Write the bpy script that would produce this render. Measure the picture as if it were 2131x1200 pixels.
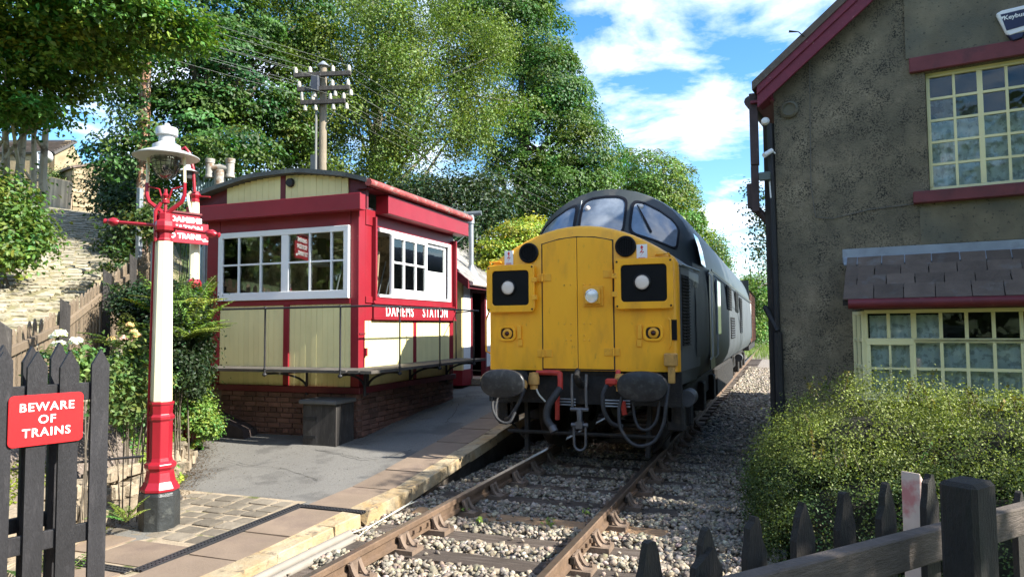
import bpy, math, random
import numpy as np
from mathutils import Vector, Matrix
random.seed(7)
rng = np.random.default_rng(7)
for o in list(bpy.data.objects):
    bpy.data.objects.remove(o)
SC = bpy.context.scene
COL = SC.collection

# ------------------------------------------------------------------ camera
F_PX, IW, IH = 1468.54, 2131.0, 1200.0
YAW, PITCH, ROLL = 0.362169, 0.0552166, -0.0076270
CAM = Vector((2.31206, -7.94474, 1.68193))
_f = Vector((-math.sin(YAW) * math.cos(PITCH), math.cos(YAW) * math.cos(PITCH), math.sin(PITCH)))
_r = Vector((math.cos(YAW), math.sin(YAW), 0))
_u = _r.cross(_f)
CR = (math.cos(ROLL) * _r + math.sin(ROLL) * _u)
CU = (-math.sin(ROLL) * _r + math.cos(ROLL) * _u)
CF = _f
cd = bpy.data.cameras.new('camera')
cam = bpy.data.objects.new('camera', cd)
COL.objects.link(cam)
cd.sensor_width = 36.0
cd.lens = 36.0 * F_PX / IW
cd.clip_start = 0.05
cd.clip_end = 5000
cam.matrix_world = Matrix(((CR.x, CU.x, -CF.x, CAM.x), (CR.y, CU.y, -CF.y, CAM.y), (CR.z, CU.z, -CF.z, CAM.z), (0, 0, 0, 1)))
SC.camera = cam


def at(px, py, dep):
    """world point seen at photograph pixel (px,py) at a given real distance along the view axis"""
    return CAM + CF * dep + CR * ((px - IW / 2) / F_PX * dep) - CU * ((py - IH / 2) / F_PX * dep)


# ------------------------------------------------------------------ light, sky
SUN_DIR = Vector((1.0, -0.02, 0.75)).normalized()      # towards the sun
sun_el = math.asin(SUN_DIR.z)
sun_az = math.atan2(SUN_DIR.x, SUN_DIR.y)
W = bpy.data.worlds.new('World')
SC.world = W
W.use_nodes = True
wn, wl = W.node_tree.nodes, W.node_tree.links
wn.clear()
wo = wn.new('ShaderNodeOutputWorld')
bg = wn.new('ShaderNodeBackground')
sky = wn.new('ShaderNodeTexSky')
sky.sky_type = 'NISHITA'
sky.sun_disc = False
sky.sun_elevation = sun_el
sky.sun_rotation = sun_az
sky.air_density = 1.0
sky.dust_density = 0.4
sky.ozone_density = 2.0
bg.inputs['Strength'].default_value = 0.115
tc = wn.new('ShaderNodeTexCoord')
sep = wn.new('ShaderNodeSeparateXYZ')
wl.new(tc.outputs['Generated'], sep.inputs[0])
mx = wn.new('ShaderNodeMath'); mx.operation = 'MAXIMUM'; mx.inputs[1].default_value = 0.04
wl.new(sep.outputs['Z'], mx.inputs[0])
addz = wn.new('ShaderNodeMath'); addz.operation = 'ADD'; addz.inputs[1].default_value = 0.12
wl.new(mx.outputs[0], addz.inputs[0])
dx = wn.new('ShaderNodeMath'); dx.operation = 'DIVIDE'
dy = wn.new('ShaderNodeMath'); dy.operation = 'DIVIDE'
wl.new(sep.outputs['X'], dx.inputs[0]); wl.new(addz.outputs[0], dx.inputs[1])
wl.new(sep.outputs['Y'], dy.inputs[0]); wl.new(addz.outputs[0], dy.inputs[1])
cmb = wn.new('ShaderNodeCombineXYZ')
wl.new(dx.outputs[0], cmb.inputs[0]); wl.new(dy.outputs[0], cmb.inputs[1])
mp = wn.new('ShaderNodeMapping')
mp.inputs['Location'].default_value = (3.1, 1.7, 0)
mp.inputs['Scale'].default_value = (1.0, 1.0, 1.0)
wl.new(cmb.outputs[0], mp.inputs[0])
cn = wn.new('ShaderNodeTexNoise')
cn.inputs['Scale'].default_value = 2.3
cn.inputs['Detail'].default_value = 8
cn.inputs['Roughness'].default_value = 0.58
cn.inputs['Distortion'].default_value = 0.25
wl.new(mp.outputs[0], cn.inputs['Vector'])
cr = wn.new('ShaderNodeValToRGB')
cr.color_ramp.elements[0].position = 0.46
cr.color_ramp.elements[0].color = (0, 0, 0, 1)
cr.color_ramp.elements[1].position = 0.67
cr.color_ramp.elements[1].color = (1, 1, 1, 1)
wl.new(cn.outputs['Fac'], cr.inputs[0])
cmix = wn.new('ShaderNodeMix'); cmix.data_type = 'RGBA'
cmul = wn.new('ShaderNodeMath'); cmul.operation = 'MULTIPLY'; cmul.inputs[1].default_value = 0.88
wl.new(cr.outputs[0], cmul.inputs[0])
wl.new(cmul.outputs[0], cmix.inputs[0])
hs = wn.new('ShaderNodeHueSaturation')
hs.inputs['Saturation'].default_value = 1.32
hs.inputs['Value'].default_value = 1.0
wl.new(sky.outputs[0], hs.inputs['Color'])
wl.new(hs.outputs[0], cmix.inputs[6])
cmix.inputs[7].default_value = (6.6, 6.9, 7.4, 1)
wl.new(cmix.outputs[2], bg.inputs['Color'])
wl.new(bg.outputs[0], wo.inputs['Surface'])

sd = bpy.data.lights.new('sun', 'SUN')
sd.energy = 4.9
sd.angle = math.radians(0.55)
sd.color = (1.0, 0.955, 0.87)
so = bpy.data.objects.new('sun', sd)
COL.objects.link(so)
so.rotation_euler = SUN_DIR.to_track_quat('Z', 'Y').to_euler()
so.location = (20, 0, 30)

SC.view_settings.view_transform = 'Standard'
SC.view_settings.look = 'None'
SC.view_settings.exposure = 1.48
SC.view_settings.gamma = 1.0
SC.view_settings.use_curve_mapping = False
SC.render.engine = 'CYCLES'
SC.cycles.max_bounces = 8
SC.cycles.transparent_max_bounces = 16
SC.cycles.diffuse_bounces = 4

# ------------------------------------------------------------------ materials
MATS = {}


def pm(name, col, rough=0.65, var=0.12, vs=3.0, bump=0.0, bs=40.0, metal=0.0, spec=0.4, rnd=0.0,
       col2=None, c2s=4.0, c2lo=0.5, c2hi=0.62, col3=None, c3s=25.0, c3lo=0.6, c3hi=0.7, stretch=None, coat=0.0, detail=6, c3mask=None):
    """procedural surface: base colour, soft noise variation, optional wear colours, fine relief"""
    if name in MATS:
        return MATS[name]
    m = bpy.data.materials.new(name)
    m.use_nodes = True
    n, l = m.node_tree.nodes, m.node_tree.links
    b = n['Principled BSDF']
    b.inputs['Roughness'].default_value = rough
    b.inputs['Metallic'].default_value = metal
    b.inputs['Specular IOR Level'].default_value = spec
    b.inputs['Coat Weight'].default_value = coat
    b.inputs['Coat Roughness'].default_value = 0.08
    geo = n.new('ShaderNodeNewGeometry')
    vec = geo.outputs['Position']
    if stretch:
        mpn = n.new('ShaderNodeMapping')
        mpn.inputs['Scale'].default_value = stretch
        l.new(vec, mpn.inputs[0])
        vec = mpn.outputs[0]

    def noise(s, d=detail, r=0.6):
        t = n.new('ShaderNodeTexNoise')
        t.inputs['Scale'].default_value = s
        t.inputs['Detail'].default_value = d
        t.inputs['Roughness'].default_value = r
        l.new(vec, t.inputs['Vector'])
        return t.outputs['Fac']

    def ramp(src, lo, hi):
        r = n.new('ShaderNodeMapRange')
        r.inputs['From Min'].default_value = lo
        r.inputs['From Max'].default_value = hi
        l.new(src, r.inputs['Value'])
        return r.outputs['Result']

    def mix(fac, a, c):
        x = n.new('ShaderNodeMix'); x.data_type = 'RGBA'
        l.new(fac, x.inputs[0])
        for i, v in ((6, a), (7, c)):
            if isinstance(v, tuple):
                x.inputs[i].default_value = (*v, 1)
            else:
                l.new(v, x.inputs[i])
        return x.outputs[2]
    lo = tuple(max(0, c * (1 - var)) for c in col)
    hi = tuple(min(1, c * (1 + var)) for c in col)
    c = mix(ramp(noise(vs), 0.3, 0.7), lo, hi)
    if col2:
        c = mix(ramp(noise(c2s), c2lo, c2hi), c, col2)
    if col3:
        f3 = ramp(noise(c3s), c3lo, c3hi)
        if c3mask:
            mu = n.new('ShaderNodeMath'); mu.operation = 'MULTIPLY'
            l.new(f3, mu.inputs[0]); l.new(ramp(noise(c3mask, 4), .36, .62), mu.inputs[1])
            f3 = mu.outputs[0]
        c = mix(f3, c, col3)
    if rnd:
        oi = n.new('ShaderNodeObjectInfo')
        rr = n.new('ShaderNodeMapRange')
        rr.inputs['To Min'].default_value = 1 - rnd
        rr.inputs['To Max'].default_value = 1 + rnd
        l.new(oi.outputs['Random'], rr.inputs['Value'])
        hv = n.new('ShaderNodeHueSaturation')
        l.new(c, hv.inputs['Color'])
        l.new(rr.outputs[0], hv.inputs['Value'])
        c = hv.outputs[0]
    l.new(c, b.inputs['Base Color'])
    if bump:
        bn = n.new('ShaderNodeBump')
        bn.inputs['Strength'].default_value = bump
        bn.inputs['Distance'].default_value = 0.02
        l.new(noise(bs, 5, 0.65), bn.inputs['Height'])
        l.new(bn.outputs[0], b.inputs['Normal'])
    MATS[name] = m
    return m


def leafmat(name, trans=0.35, rough=0.5, tint=(1.0, 1.0, 1.0)):
    m = bpy.data.materials.new(name)
    m.use_nodes = True
    n, l = m.node_tree.nodes, m.node_tree.links
    b = n['Principled BSDF']
    b.inputs['Roughness'].default_value = rough
    b.inputs['Specular IOR Level'].default_value = 0.35
    a = n.new('ShaderNodeAttribute'); a.attribute_name = 'Col'
    l.new(a.outputs['Color'], b.inputs['Base Color'])
    t = n.new('ShaderNodeBsdfTranslucent')
    g = n.new('ShaderNodeMix'); g.data_type = 'RGBA'; g.blend_type = 'MULTIPLY'
    g.inputs[0].default_value = 1
    g.inputs[7].default_value = (1.25, 1.35, 0.5, 1)
    l.new(a.outputs['Color'], g.inputs[6])
    l.new(g.outputs[2], t.inputs['Color'])
    ms = n.new('ShaderNodeMixShader')
    ms.inputs[0].default_value = trans
    l.new(b.outputs[0], ms.inputs[1]); l.new(t.outputs[0], ms.inputs[2])
    l.new(ms.outputs[0], n['Material Output'].inputs['Surface'])
    MATS[name] = m
    return m


def glassmat(name, refl=0.12, tint=(0.9, 0.95, 0.95), rough=0.02):
    """window pane: clear with a mirror-like skin"""
    m = bpy.data.materials.new(name)
    m.use_nodes = True
    n, l = m.node_tree.nodes, m.node_tree.links
    n.remove(n['Principled BSDF'])
    t = n.new('ShaderNodeBsdfTransparent'); t.inputs[0].default_value = (*tint, 1)
    g = n.new('ShaderNodeBsdfGlossy'); g.inputs['Roughness'].default_value = rough
    geo = n.new('ShaderNodeNewGeometry')
    ns = n.new('ShaderNodeTexNoise'); ns.inputs['Scale'].default_value = 3.0
    l.new(geo.outputs['Position'], ns.inputs['Vector'])
    bp = n.new('ShaderNodeBump'); bp.inputs['Strength'].default_value = 0.03; bp.inputs['Distance'].default_value = 0.03
    l.new(ns.outputs['Fac'], bp.inputs['Height'])
    l.new(bp.outputs[0], g.inputs['Normal'])
    fr = n.new('ShaderNodeFresnel'); fr.inputs['IOR'].default_value = 1.5
    ad = n.new('ShaderNodeMath'); ad.operation = 'ADD'; ad.inputs[1].default_value = refl
    l.new(fr.outputs[0], ad.inputs[0])
    ms = n.new('ShaderNodeMixShader')
    l.new(ad.outputs[0], ms.inputs[0])
    l.new(t.outputs[0], ms.inputs[1]); l.new(g.outputs[0], ms.inputs[2])
    l.new(ms.outputs[0], n['Material Output'].inputs['Surface'])
    MATS[name] = m
    return m


# ------------------------------------------------------------------ mesh builder
class MB:
    def __init__(s):
        s.v, s.f = [], []

    def add(s, vs, fs):
        b = len(s.v)
        s.v += [tuple(p) for p in vs]
        s.f += [tuple(i + b for i in q) for q in fs]
        return s

    def bx(s, x0, x1, y0, y1, z0, z1):
        return s.add([(x0, y0, z0), (x1, y0, z0), (x1, y1, z0), (x0, y1, z0), (x0, y0, z1), (x1, y0, z1), (x1, y1, z1), (x0, y1, z1)],
                     [(0, 3, 2, 1), (4, 5, 6, 7), (0, 1, 5, 4), (1, 2, 6, 5), (2, 3, 7, 6), (3, 0, 4, 7)])

    def obx(s, M, sx, sy, sz):
        """box centred on matrix M with full sizes"""
        q = []
        for z in (-.5, .5):
            for x, y in ((-.5, -.5), (.5, -.5), (.5, .5), (-.5, .5)):
                q.append(M @ Vector((x * sx, y * sy, z * sz)))
        return s.add(q, [(0, 3, 2, 1), (4, 5, 6, 7), (0, 1, 5, 4), (1, 2, 6, 5), (2, 3, 7, 6), (3, 0, 4, 7)])

    def beam(s, p0, p1, w, h, up=(0, 0, 1)):
        """bar from p0 to p1, w across, h along up"""
        p0, p1 = Vector(p0), Vector(p1)
        a = (p1 - p0).normalized()
        x = a.cross(Vector(up)).normalized()
        u = x.cross(a)
        q = []
        for p in (p0, p1):
            for i, j in ((-1, -1), (1, -1), (1, 1), (-1, 1)):
                q.append(p + x * (w / 2 * i) + u * (h / 2 * j))
        return s.add(q, [(0, 1, 2, 3), (7, 6, 5, 4), (0, 4, 5, 1), (1, 5, 6, 2), (2, 6, 7, 3), (3, 7, 4, 0)])

    def tube(s, pts, r, n=8, cap=True):
        pts = [Vector(p) for p in pts]
        rr = r if isinstance(r, (list, tuple)) else [r] * len(pts)
        rings = []
        prev = None
        for i, p in enumerate(pts):
            a = (pts[min(i + 1, len(pts) - 1)] - pts[max(i - 1, 0)]).normalized()
            if prev is None:
                t = Vector((0, 0, 1)) if abs(a.z) < 0.9 else Vector((1, 0, 0))
                x = a.cross(t).normalized()
            else:
                x = (prev - a * prev.dot(a)).normalized()
            prev = x
            y = a.cross(x)
            rings.append([p + x * (math.cos(2 * math.pi * k / n) * rr[i]) + y * (math.sin(2 * math.pi * k / n) * rr[i]) for k in range(n)])
        return s.loft(rings, True, cap)

    def loft(s, rings, closed=True, cap=True):
        n = len(rings[0])
        vs = [p for r in rings for p in r]
        fs = []
        for i in range(len(rings) - 1):
            for k in range(n if closed else n - 1):
                k2 = (k + 1) % n
                fs.append((i * n + k, i * n + k2, (i + 1) * n + k2, (i + 1) * n + k))
        if cap and closed:
            fs.append(tuple(range(n))[::-1])
            fs.append(tuple((len(rings) - 1) * n + k for k in range(n)))
        return s.add(vs, fs)

    def lathe(s, prof, c=(0, 0, 0), n=24, M=None, a0=0.0):
        """profile [(r, h)] turned about the vertical (or the z axis of M)"""
        M = M or Matrix.Translation(Vector(c))
        rings = []
        for r, h in prof:
            r = max(r, 1e-4)
            rings.append([M @ Vector((r * math.cos(a0 + 2 * math.pi * k / n), r * math.sin(a0 + 2 * math.pi * k / n), h)) for k in range(n)])
        return s.loft(rings, True, True)

    def prism(s, poly, o, u, v, depth):
        """polygon in the plane (o;u,v) pushed by the vector depth"""
        o, u, v, d = Vector(o), Vector(u), Vector(v), Vector(depth)
        n = len(poly)
        a = [o + u * p[0] + v * p[1] for p in poly]
        vs = a + [p + d for p in a]
        fs = [tuple(range(n)), tuple(range(2 * n - 1, n - 1, -1))]
        for k in range(n):
            k2 = (k + 1) % n
            fs.append((k2, k, n + k, n + k2))
        return s.add(vs, fs)

    def build(s, name, mat=None, parent=None, smooth=False, bevel=0.0, seg=1):
        me = bpy.data.meshes.new(name)
        me.from_pydata(s.v, [], s.f)
        me.validate()
        # consistent outward normals
        import bmesh
        b = bmesh.new(); b.from_mesh(me)
        bmesh.ops.recalc_face_normals(b, faces=b.faces)
        b.to_mesh(me); b.free()
        return mkobj(name, me, mat, parent, smooth, bevel, seg)


def islands(m):
    par = list(range(len(m.v)))

    def find(a):
        while par[a] != a:
            par[a] = par[par[a]]; a = par[a]
        return a
    for f in m.f:
        for q in f[1:]:
            par[find(q)] = find(f[0])
    g = {}
    for f in m.f:
        g.setdefault(find(f[0]), []).append(f)
    return list(g.values())


def each(m, name, mat=None, parent=None, **kw):
    """one object for every separate piece of m"""
    out = []
    for fs in islands(m):
        ids = sorted({i for f in fs for i in f}); mp_ = {i: k for k, i in enumerate(ids)}
        q = MB(); q.v = [m.v[i] for i in ids]; q.f = [tuple(mp_[i] for i in f) for f in fs]
        out.append(q.build(name, mat, parent, **kw))
    return out


def mkobj(name, me, mat=None, parent=None, smooth=False, bevel=0.0, seg=1):
    o = bpy.data.objects.new(name, me)
    COL.objects.link(o)
    if mat:
        me.materials.append(mat)
    if smooth:
        me.shade_smooth()
        if smooth == 'auto':
            try:
                me.set_sharp_from_angle(angle=math.radians(38))
            except Exception:
                pass
    if bevel:
        b = o.modifiers.new('edge', 'BEVEL')
        b.width = bevel; b.segments = seg; b.limit_method = 'ANGLE'; b.angle_limit = math.radians(40)
    if parent:
        attach(o, parent)
    return o


def root_of(o):
    while o.parent:
        o = o.parent
    return o


def attach(o, p):
    """parent o to p while o keeps the world-space coordinates it was modelled in"""
    o.parent = p
    r = root_of(p)
    if p.parent is None:
        o.matrix_parent_inverse = Matrix.Translation(-p.location)


def thing(name, label, cat, loc=(0, 0, 0), group=None):
    o = bpy.data.objects.new(name, None)
    COL.objects.link(o)
    o.empty_display_size = 0.1
    o.location = loc
    return tag(o, label, cat, group)


def tag(o, label, cat, group=None):
    o['label'] = label
    o['category'] = cat
    if group:
        o['group'] = group
    return o


def kind(o, k):
    o['kind'] = k
    return o


def piece(name, me, M, parent, mat=None):
    """one more object that shares mesh data"""
    o = bpy.data.objects.new(name, me)
    COL.objects.link(o)
    if parent:
        attach(o, parent)
    o.matrix_basis = M
    return o


def frame(o, x, y, z=None):
    """matrix with origin o and axes x, y (z = x cross y)"""
    x, y = Vector(x).normalized(), Vector(y).normalized()
    z = Vector(z).normalized() if z is not None else x.cross(y)
    o = Vector(o)
    return Matrix(((x.x, y.x, z.x, o.x), (x.y, y.y, z.y, o.y), (x.z, y.z, z.z, o.z), (0, 0, 0, 1)))


def unitbox(name, mat, bevel=0.0, warp=0.0, seed=0):
    """1x1x1 box mesh with softened, slightly uneven edges; scaled per piece"""
    import bmesh
    b = bmesh.new()
    bmesh.ops.create_cube(b, size=1.0)
    if bevel:
        bmesh.ops.bevel(b, geom=list(b.edges), offset=bevel, segments=1, affect='EDGES')
    r = random.Random(seed)
    if warp:
        for v in b.verts:
            v.co += Vector((r.uniform(-warp, warp), r.uniform(-warp, warp), r.uniform(-warp, warp)))
    me = bpy.data.meshes.new(name)
    b.to_mesh(me); b.free()
    me.materials.append(mat)
    return me


def S3(x, y, z):
    return Matrix.Diagonal((x, y, z, 1))


def letters(txt, size, M, mat, parent, name='lettering', extrude=0.002, bold=0.0, xs=1.0, align='CENTER', spacing=1.0):
    cu = bpy.data.curves.new(name, 'FONT')
    cu.body = txt
    cu.size = size
    cu.extrude = extrude
    cu.offset = bold
    cu.align_x = align
    cu.align_y = 'CENTER'
    cu.space_character = spacing
    cu.resolution_u = 3
    t = bpy.data.objects.new(name, cu)
    COL.objects.link(t)
    dg = bpy.context.evaluated_depsgraph_get()
    me = bpy.data.meshes.new_from_object(t.evaluated_get(dg))
    bpy.data.objects.remove(t)
    me.transform(M @ S3(xs, 1, 1))
    me.materials.clear()
    return mkobj(name, me, mat, parent)
# ------------------------------------------------------------------ shared materials
M_red = pm('crimson_paint', (0.235, 0.013, 0.022), 0.42, 0.14, 2.5, 0.08, 40, spec=0.4, col2=(0.20, 0.018, 0.024), c2s=5, c2lo=0.5, c2hi=0.75, col3=(0.30, 0.07, 0.06), c3s=14, c3lo=0.70, c3hi=0.74)
M_maroon = pm('maroon_paint', (0.13, 0.016, 0.022), 0.5, 0.2, 3.0, 0.1, 40, col2=(0.22, 0.06, 0.06), c2s=9, c2lo=0.62, c2hi=0.72)
M_cream = pm('cream_board_paint', (0.80, 0.71, 0.34), 0.5, 0.06, 1.5, 0.05, 60, rnd=0.04, col2=(0.70, 0.61, 0.28), c2s=2.2, c2lo=0.58, c2hi=0.8)
M_white = pm('white_gloss_paint', (0.82, 0.82, 0.80), 0.35, 0.04, 2.0, 0.03, 60)
M_iron = pm('black_iron', (0.018, 0.018, 0.02), 0.55, 0.3, 8, 0.2, 60)
M_steel = pm('galvanised_steel', (0.33, 0.35, 0.36), 0.45, 0.15, 6, 0.05, 60, metal=0.6)
M_darkwood = pm('tarred_timber', (0.045, 0.040, 0.036), 0.75, 0.35, 3, 0.5, 30, stretch=(6, 6, 1.2), rnd=0.25, col2=(0.10, 0.09, 0.08), c2s=5, c2lo=0.55, c2hi=0.75)
M_brick = pm('red_brick', (0.155, 0.078, 0.056), 0.85, 0.2, 12, 0.5, 90, rnd=0.35, col2=(0.10, 0.06, 0.05), c2s=2.0, c2lo=0.5, c2hi=0.75)
M_mortar = pm('mortar', (0.20, 0.15, 0.12), 0.95, 0.2, 8, 0.4, 60)
M_stone = pm('sandstone', (0.30, 0.24, 0.165), 0.9, 0.25, 5, 0.7, 30, rnd=0.25, col2=(0.13, 0.115, 0.085), c2s=6, c2lo=0.5, c2hi=0.7, col3=(0.46, 0.40, 0.30), c3s=22)
M_soil = pm('garden_soil', (0.16, 0.125, 0.10), 0.95, 0.3, 14, 0.9, 40, col3=(0.30, 0.26, 0.22), c3s=45, c3lo=0.55, c3hi=0.62)
M_turf = pm('rough_turf', (0.05, 0.075, 0.02), 0.95, 0.4, 1.2, 0.8, 12, col2=(0.10, 0.085, 0.045), c2s=1.7, c2lo=0.5, c2hi=0.65)
M_tarmac = pm('worn_tarmac', (0.158, 0.150, 0.134), 0.9, 0.10, 0.9, 0.35, 130, col2=(0.112, 0.106, 0.096), c2s=1.1, c2lo=0.52, c2hi=0.6,
              col3=(0.062, 0.055, 0.045), c3s=48, c3lo=0.58, c3hi=0.66)
M_flag = pm('pink_flagstone', (0.20, 0.148, 0.105), 0.85, 0.14, 2.5, 0.25, 45, rnd=0.12, col2=(0.165, 0.12, 0.09), c2s=2.6, c2lo=0.5, c2hi=0.7)
M_coping = pm('worn_painted_coping', (0.36, 0.29, 0.185), 0.85, 0.2, 6, 0.6, 30, rnd=0.1, col2=(0.36, 0.235, 0.10), c2s=3.5, c2lo=0.42, c2hi=0.7,
              col3=(0.17, 0.13, 0.085), c3s=9, c3lo=0.56, c3hi=0.66)
M_sett = pm('grey_sett', (0.16, 0.135, 0.10), 0.8, 0.2, 5, 0.5, 30, rnd=0.3)
M_joint = pm('sand_joint', (0.32, 0.255, 0.175), 0.95, 0.2, 9, 0.5, 60, col2=(0.10, 0.11, 0.035), c2s=3.0, c2lo=0.56, c2hi=0.66)
M_ballast = pm('ballast_stone', (0.35, 0.295, 0.22), 0.9, 0.3, 30, 0.5, 70, col2=(0.20, 0.17, 0.14), c2s=40, c2lo=0.5, c2hi=0.62)
_bn, _bl = M_ballast.node_tree.nodes, M_ballast.node_tree.links
_pb = _bn['Principled BSDF']; _src = _pb.inputs['Base Color'].links[0].from_socket
_at = _bn.new('ShaderNodeAttribute'); _at.attribute_name = 'Col'
_mm = _bn.new('ShaderNodeMix'); _mm.data_type = 'RGBA'; _mm.blend_type = 'MULTIPLY'; _mm.inputs[0].default_value = 1
_bl.new(_src, _mm.inputs[6]); _bl.new(_at.outputs['Color'], _mm.inputs[7]); _bl.new(_mm.outputs[2], _pb.inputs['Base Color'])
M_bed = pm('ballast_bed', (0.22, 0.185, 0.15), 0.95, 0.4, 22, 1.0, 30)


# ------------------------------------------------------------------ terrain
CTRL = np.array([
    (-2.0, -6, -.22), (-2, -2, -.3), (-2, 3, -.3), (-2, 10, -.3), (-2, 20, -.3), (-2, 32, -.3), (-2, -14, -.2),
    (-4, -1, -.25), (-4, 3, -.1), (-4, 8, .1), (-4, 14, .2), (-4, 24, .2), (-6.0, 3, -.05), (-6.0, 6, .1),
    (-2.75, -4.6, -.12), (-3.35, -3.2, -.12), (-3.9, -2.2, -.02), (-4.7, -.9, .0), (-5.9, .4, .05), (-6.5, 1.3, .15), (-7.2, 4, .4), (-7.4, 10, .5), (-7.4, 20, .5),
    (-3.2, -4.6, .12), (-3.75, -3.3, .28), (-4.3, -2.2, .36), (-5.1, -1.0, .45), (-6.3, .7, .7),
    (-4.4, -3.53, .72), (-5.31, -2.28, .98), (-6.19, -1.04, 1.42), (-7.15, .19, 1.78), (-8.5, 1.8, 2.2), (-10.3, 4.0, 2.9), (-12.4, 6.0, 3.6),
    (-4.2, -5.2, .6), (-5.2, -4.6, 1.05), (-7.0, -1.84, 1.70), (-9, -.5, 2.35), (-10.6, 1.0, 2.95), (-9.98, 2.3, 3.0), (-11.5, 2.8, 3.5), (-14, 4.8, 4.35), (-17, 7, 5.1),
    (-20, 9.3, 5.7), (-24.7, 13.2, 6.6), (-36, 19.7, 8.6), (-60, 30, 13),
    (-9, -4, 2.2), (-14, -1, 3.9), (-12, -6, 2.7), (-20, 0, 5.3), (-8, -10, 1.5), (-30, -10, 6),
    (-10, 8, 2.6), (-13, 12, 4.4), (-10, 14, 2.8), (-18, 20, 6), (-10, 30, 3), (-30, 40, 9), (-5, 45, 1), (-70, 80, 18), (-10, 80, 4),
    (3, -4, -.2), (3, 4, -.2), (3, 20, -.2), (10, 0, -.1), (20, 20, 0), (60, 0, 0), (60, 90, 1), (2, 60, 0.0), (1, 32, -.25),
    (-70, -60, 10), (0, -60, 0), (60, -60, 0), (2, -8, -.1), (6, -8, -.1)], float)


def _rbf_fit():
    P = CTRL[:, :2]
    D = np.sqrt(((P[:, None] - P[None]) ** 2).sum(-1))
    n = len(P)
    A = np.zeros((n + 3, n + 3))
    A[:n, :n] = D - np.eye(n) * 0.02
    A[:n, n] = 1; A[n, :n] = 1
    A[:n, n + 1:] = P; A[n + 1:, :n] = P.T
    return np.linalg.solve(A, np.r_[CTRL[:, 2], 0, 0, 0])


_RW = _rbf_fit()


_PY = [-12, -3.3, -1.0, 0.0, 2.0, 4.0, 6.0, 9.0, 60]
_PZ = [-.13, -.10, -.05, .05, .24, .40, .52, .60, .62]


def zp(y):
    return np.interp(y, _PY, _PZ)


def edge_left(y):
    return np.interp(y, [-12, -4.6, -3.3, -2.2, -.9, .4, 1.5, 4, 9, 60], [-2.75, -2.8, -3.5, -3.95, -4.8, -6.0, -7.0, -7.4, -7.5, -7.5])


def terr(X, Y):
    X = np.asarray(X, float); Y = np.asarray(Y, float)
    Xc = np.clip(X, -90, 80); Yc = np.clip(Y, -80, 110)
    z = np.full(X.shape, _RW[len(CTRL)]) + _RW[-2] * Xc + _RW[-1] * Yc
    for k, (a, b, _) in enumerate(CTRL):
        z = z + _RW[k] * np.sqrt((Xc - a) ** 2 + (Yc - b) ** 2)
    flat = (X > -1.9) & (X < 2.4) & (Y > -11) & (Y < 60)
    z = np.where(flat, np.minimum(z, -0.30), z)
    near = (X > -11) & (X <= -1.9) & (Y > -9) & (Y < 20)
    cap = zp(Y) - .14 + np.maximum(0, edge_left(Y) - .06 - X) * 1.05
    z = np.where(near, np.minimum(z, cap), z)
    return z


def T1(x, y):
    return float(terr(np.array([x]), np.array([y]))[0])


def grid_mesh(name, xs, ys, zf, mat, parent=None, smooth=True):
    X, Y = np.meshgrid(xs, ys)
    Z = zf(X, Y)
    nx, ny = len(xs), len(ys)
    V = np.stack([X.ravel(), Y.ravel(), Z.ravel()], 1)
    i = np.arange(nx - 1)[None, :] + (np.arange(ny - 1) * nx)[:, None]
    i = i.ravel()
    Fc = np.stack([i, i + 1, i + 1 + nx, i + nx], 1)
    me = bpy.data.meshes.new(name)
    me.from_pydata(V.tolist(), [], Fc.tolist())
    return mkobj(name, me, mat, parent, smooth)


_xs = np.r_[[-600, -300, -180], np.arange(-110, -30, 5), np.arange(-30, -16, 1.0), np.arange(-16, 4, .25), np.arange(4, 20, 1.0), np.arange(20, 90, 6), [180, 300, 600]]
_ys = np.r_[[-600, -300, -180], np.arange(-110, -14, 6), np.arange(-14, 14, .25), np.arange(14, 40, 1.0), np.arange(40, 130, 6), [180, 300, 600, 1200]]
ground = kind(grid_mesh('ground', _xs, _ys, terr, M_turf), 'structure')

# the permanent way bed, a little above the ground sheet
bedm = MB()
for a, b in zip(range(-11, 60, 1), range(-10, 61, 1)):
    bedm.add([(-1.6, a, -.26), (-1.3, a, -.215), (1.35, a, -.215), (2.25, a, -.24), (2.25, b, -.24), (1.35, b, -.215), (-1.3, b, -.215), (-1.6, b, -.26)],
             [(0, 1, 6, 7), (1, 2, 5, 6), (2, 3, 4, 5)])
trackbed = kind(bedm.build('trackbed', M_bed), 'structure')

# ------------------------------------------------------------------ platform
ys = np.r_[np.arange(-9, 12, .2), np.arange(12, 41, 2)]
pv, pf = [], []
NXP = 14
for y in ys:
    xl = float(edge_left(y))
    for k in range(NXP):
        x = -1.62 + (xl + 1.62) * k / (NXP - 1)
        bumpz = 0.008 * math.sin(x * 3.1 + y * 2.3) + 0.006 * math.sin(y * 5.1 - x * 1.7)
        pv.append((x, y, float(zp(y)) - .012 + (bumpz if x < -2.4 else 0)))
for r in range(len(ys) - 1):
    for k in range(NXP - 1):
        a = r * NXP + k
        pf.append((a, a + NXP, a + NXP + 1, a + 1))
platform = kind(MB().add(pv, pf).build('platform', M_tarmac, smooth=True), 'structure')
# the retaining face below the edge stones
wm = MB()
for a, b in zip(ys[:-1], ys[1:]):
    za, zb = float(zp(a)), float(zp(b))
    wm.add([(-1.62, a, -.5), (-1.62, b, -.5), (-1.62, b, zb - .05), (-1.62, a, za - .05)], [(0, 1, 2, 3)])
wm.build('platform_wall', pm('dark_platform_wall', (0.09, 0.075, 0.06), .9, .4, 6, .8, 25), platform)

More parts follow.
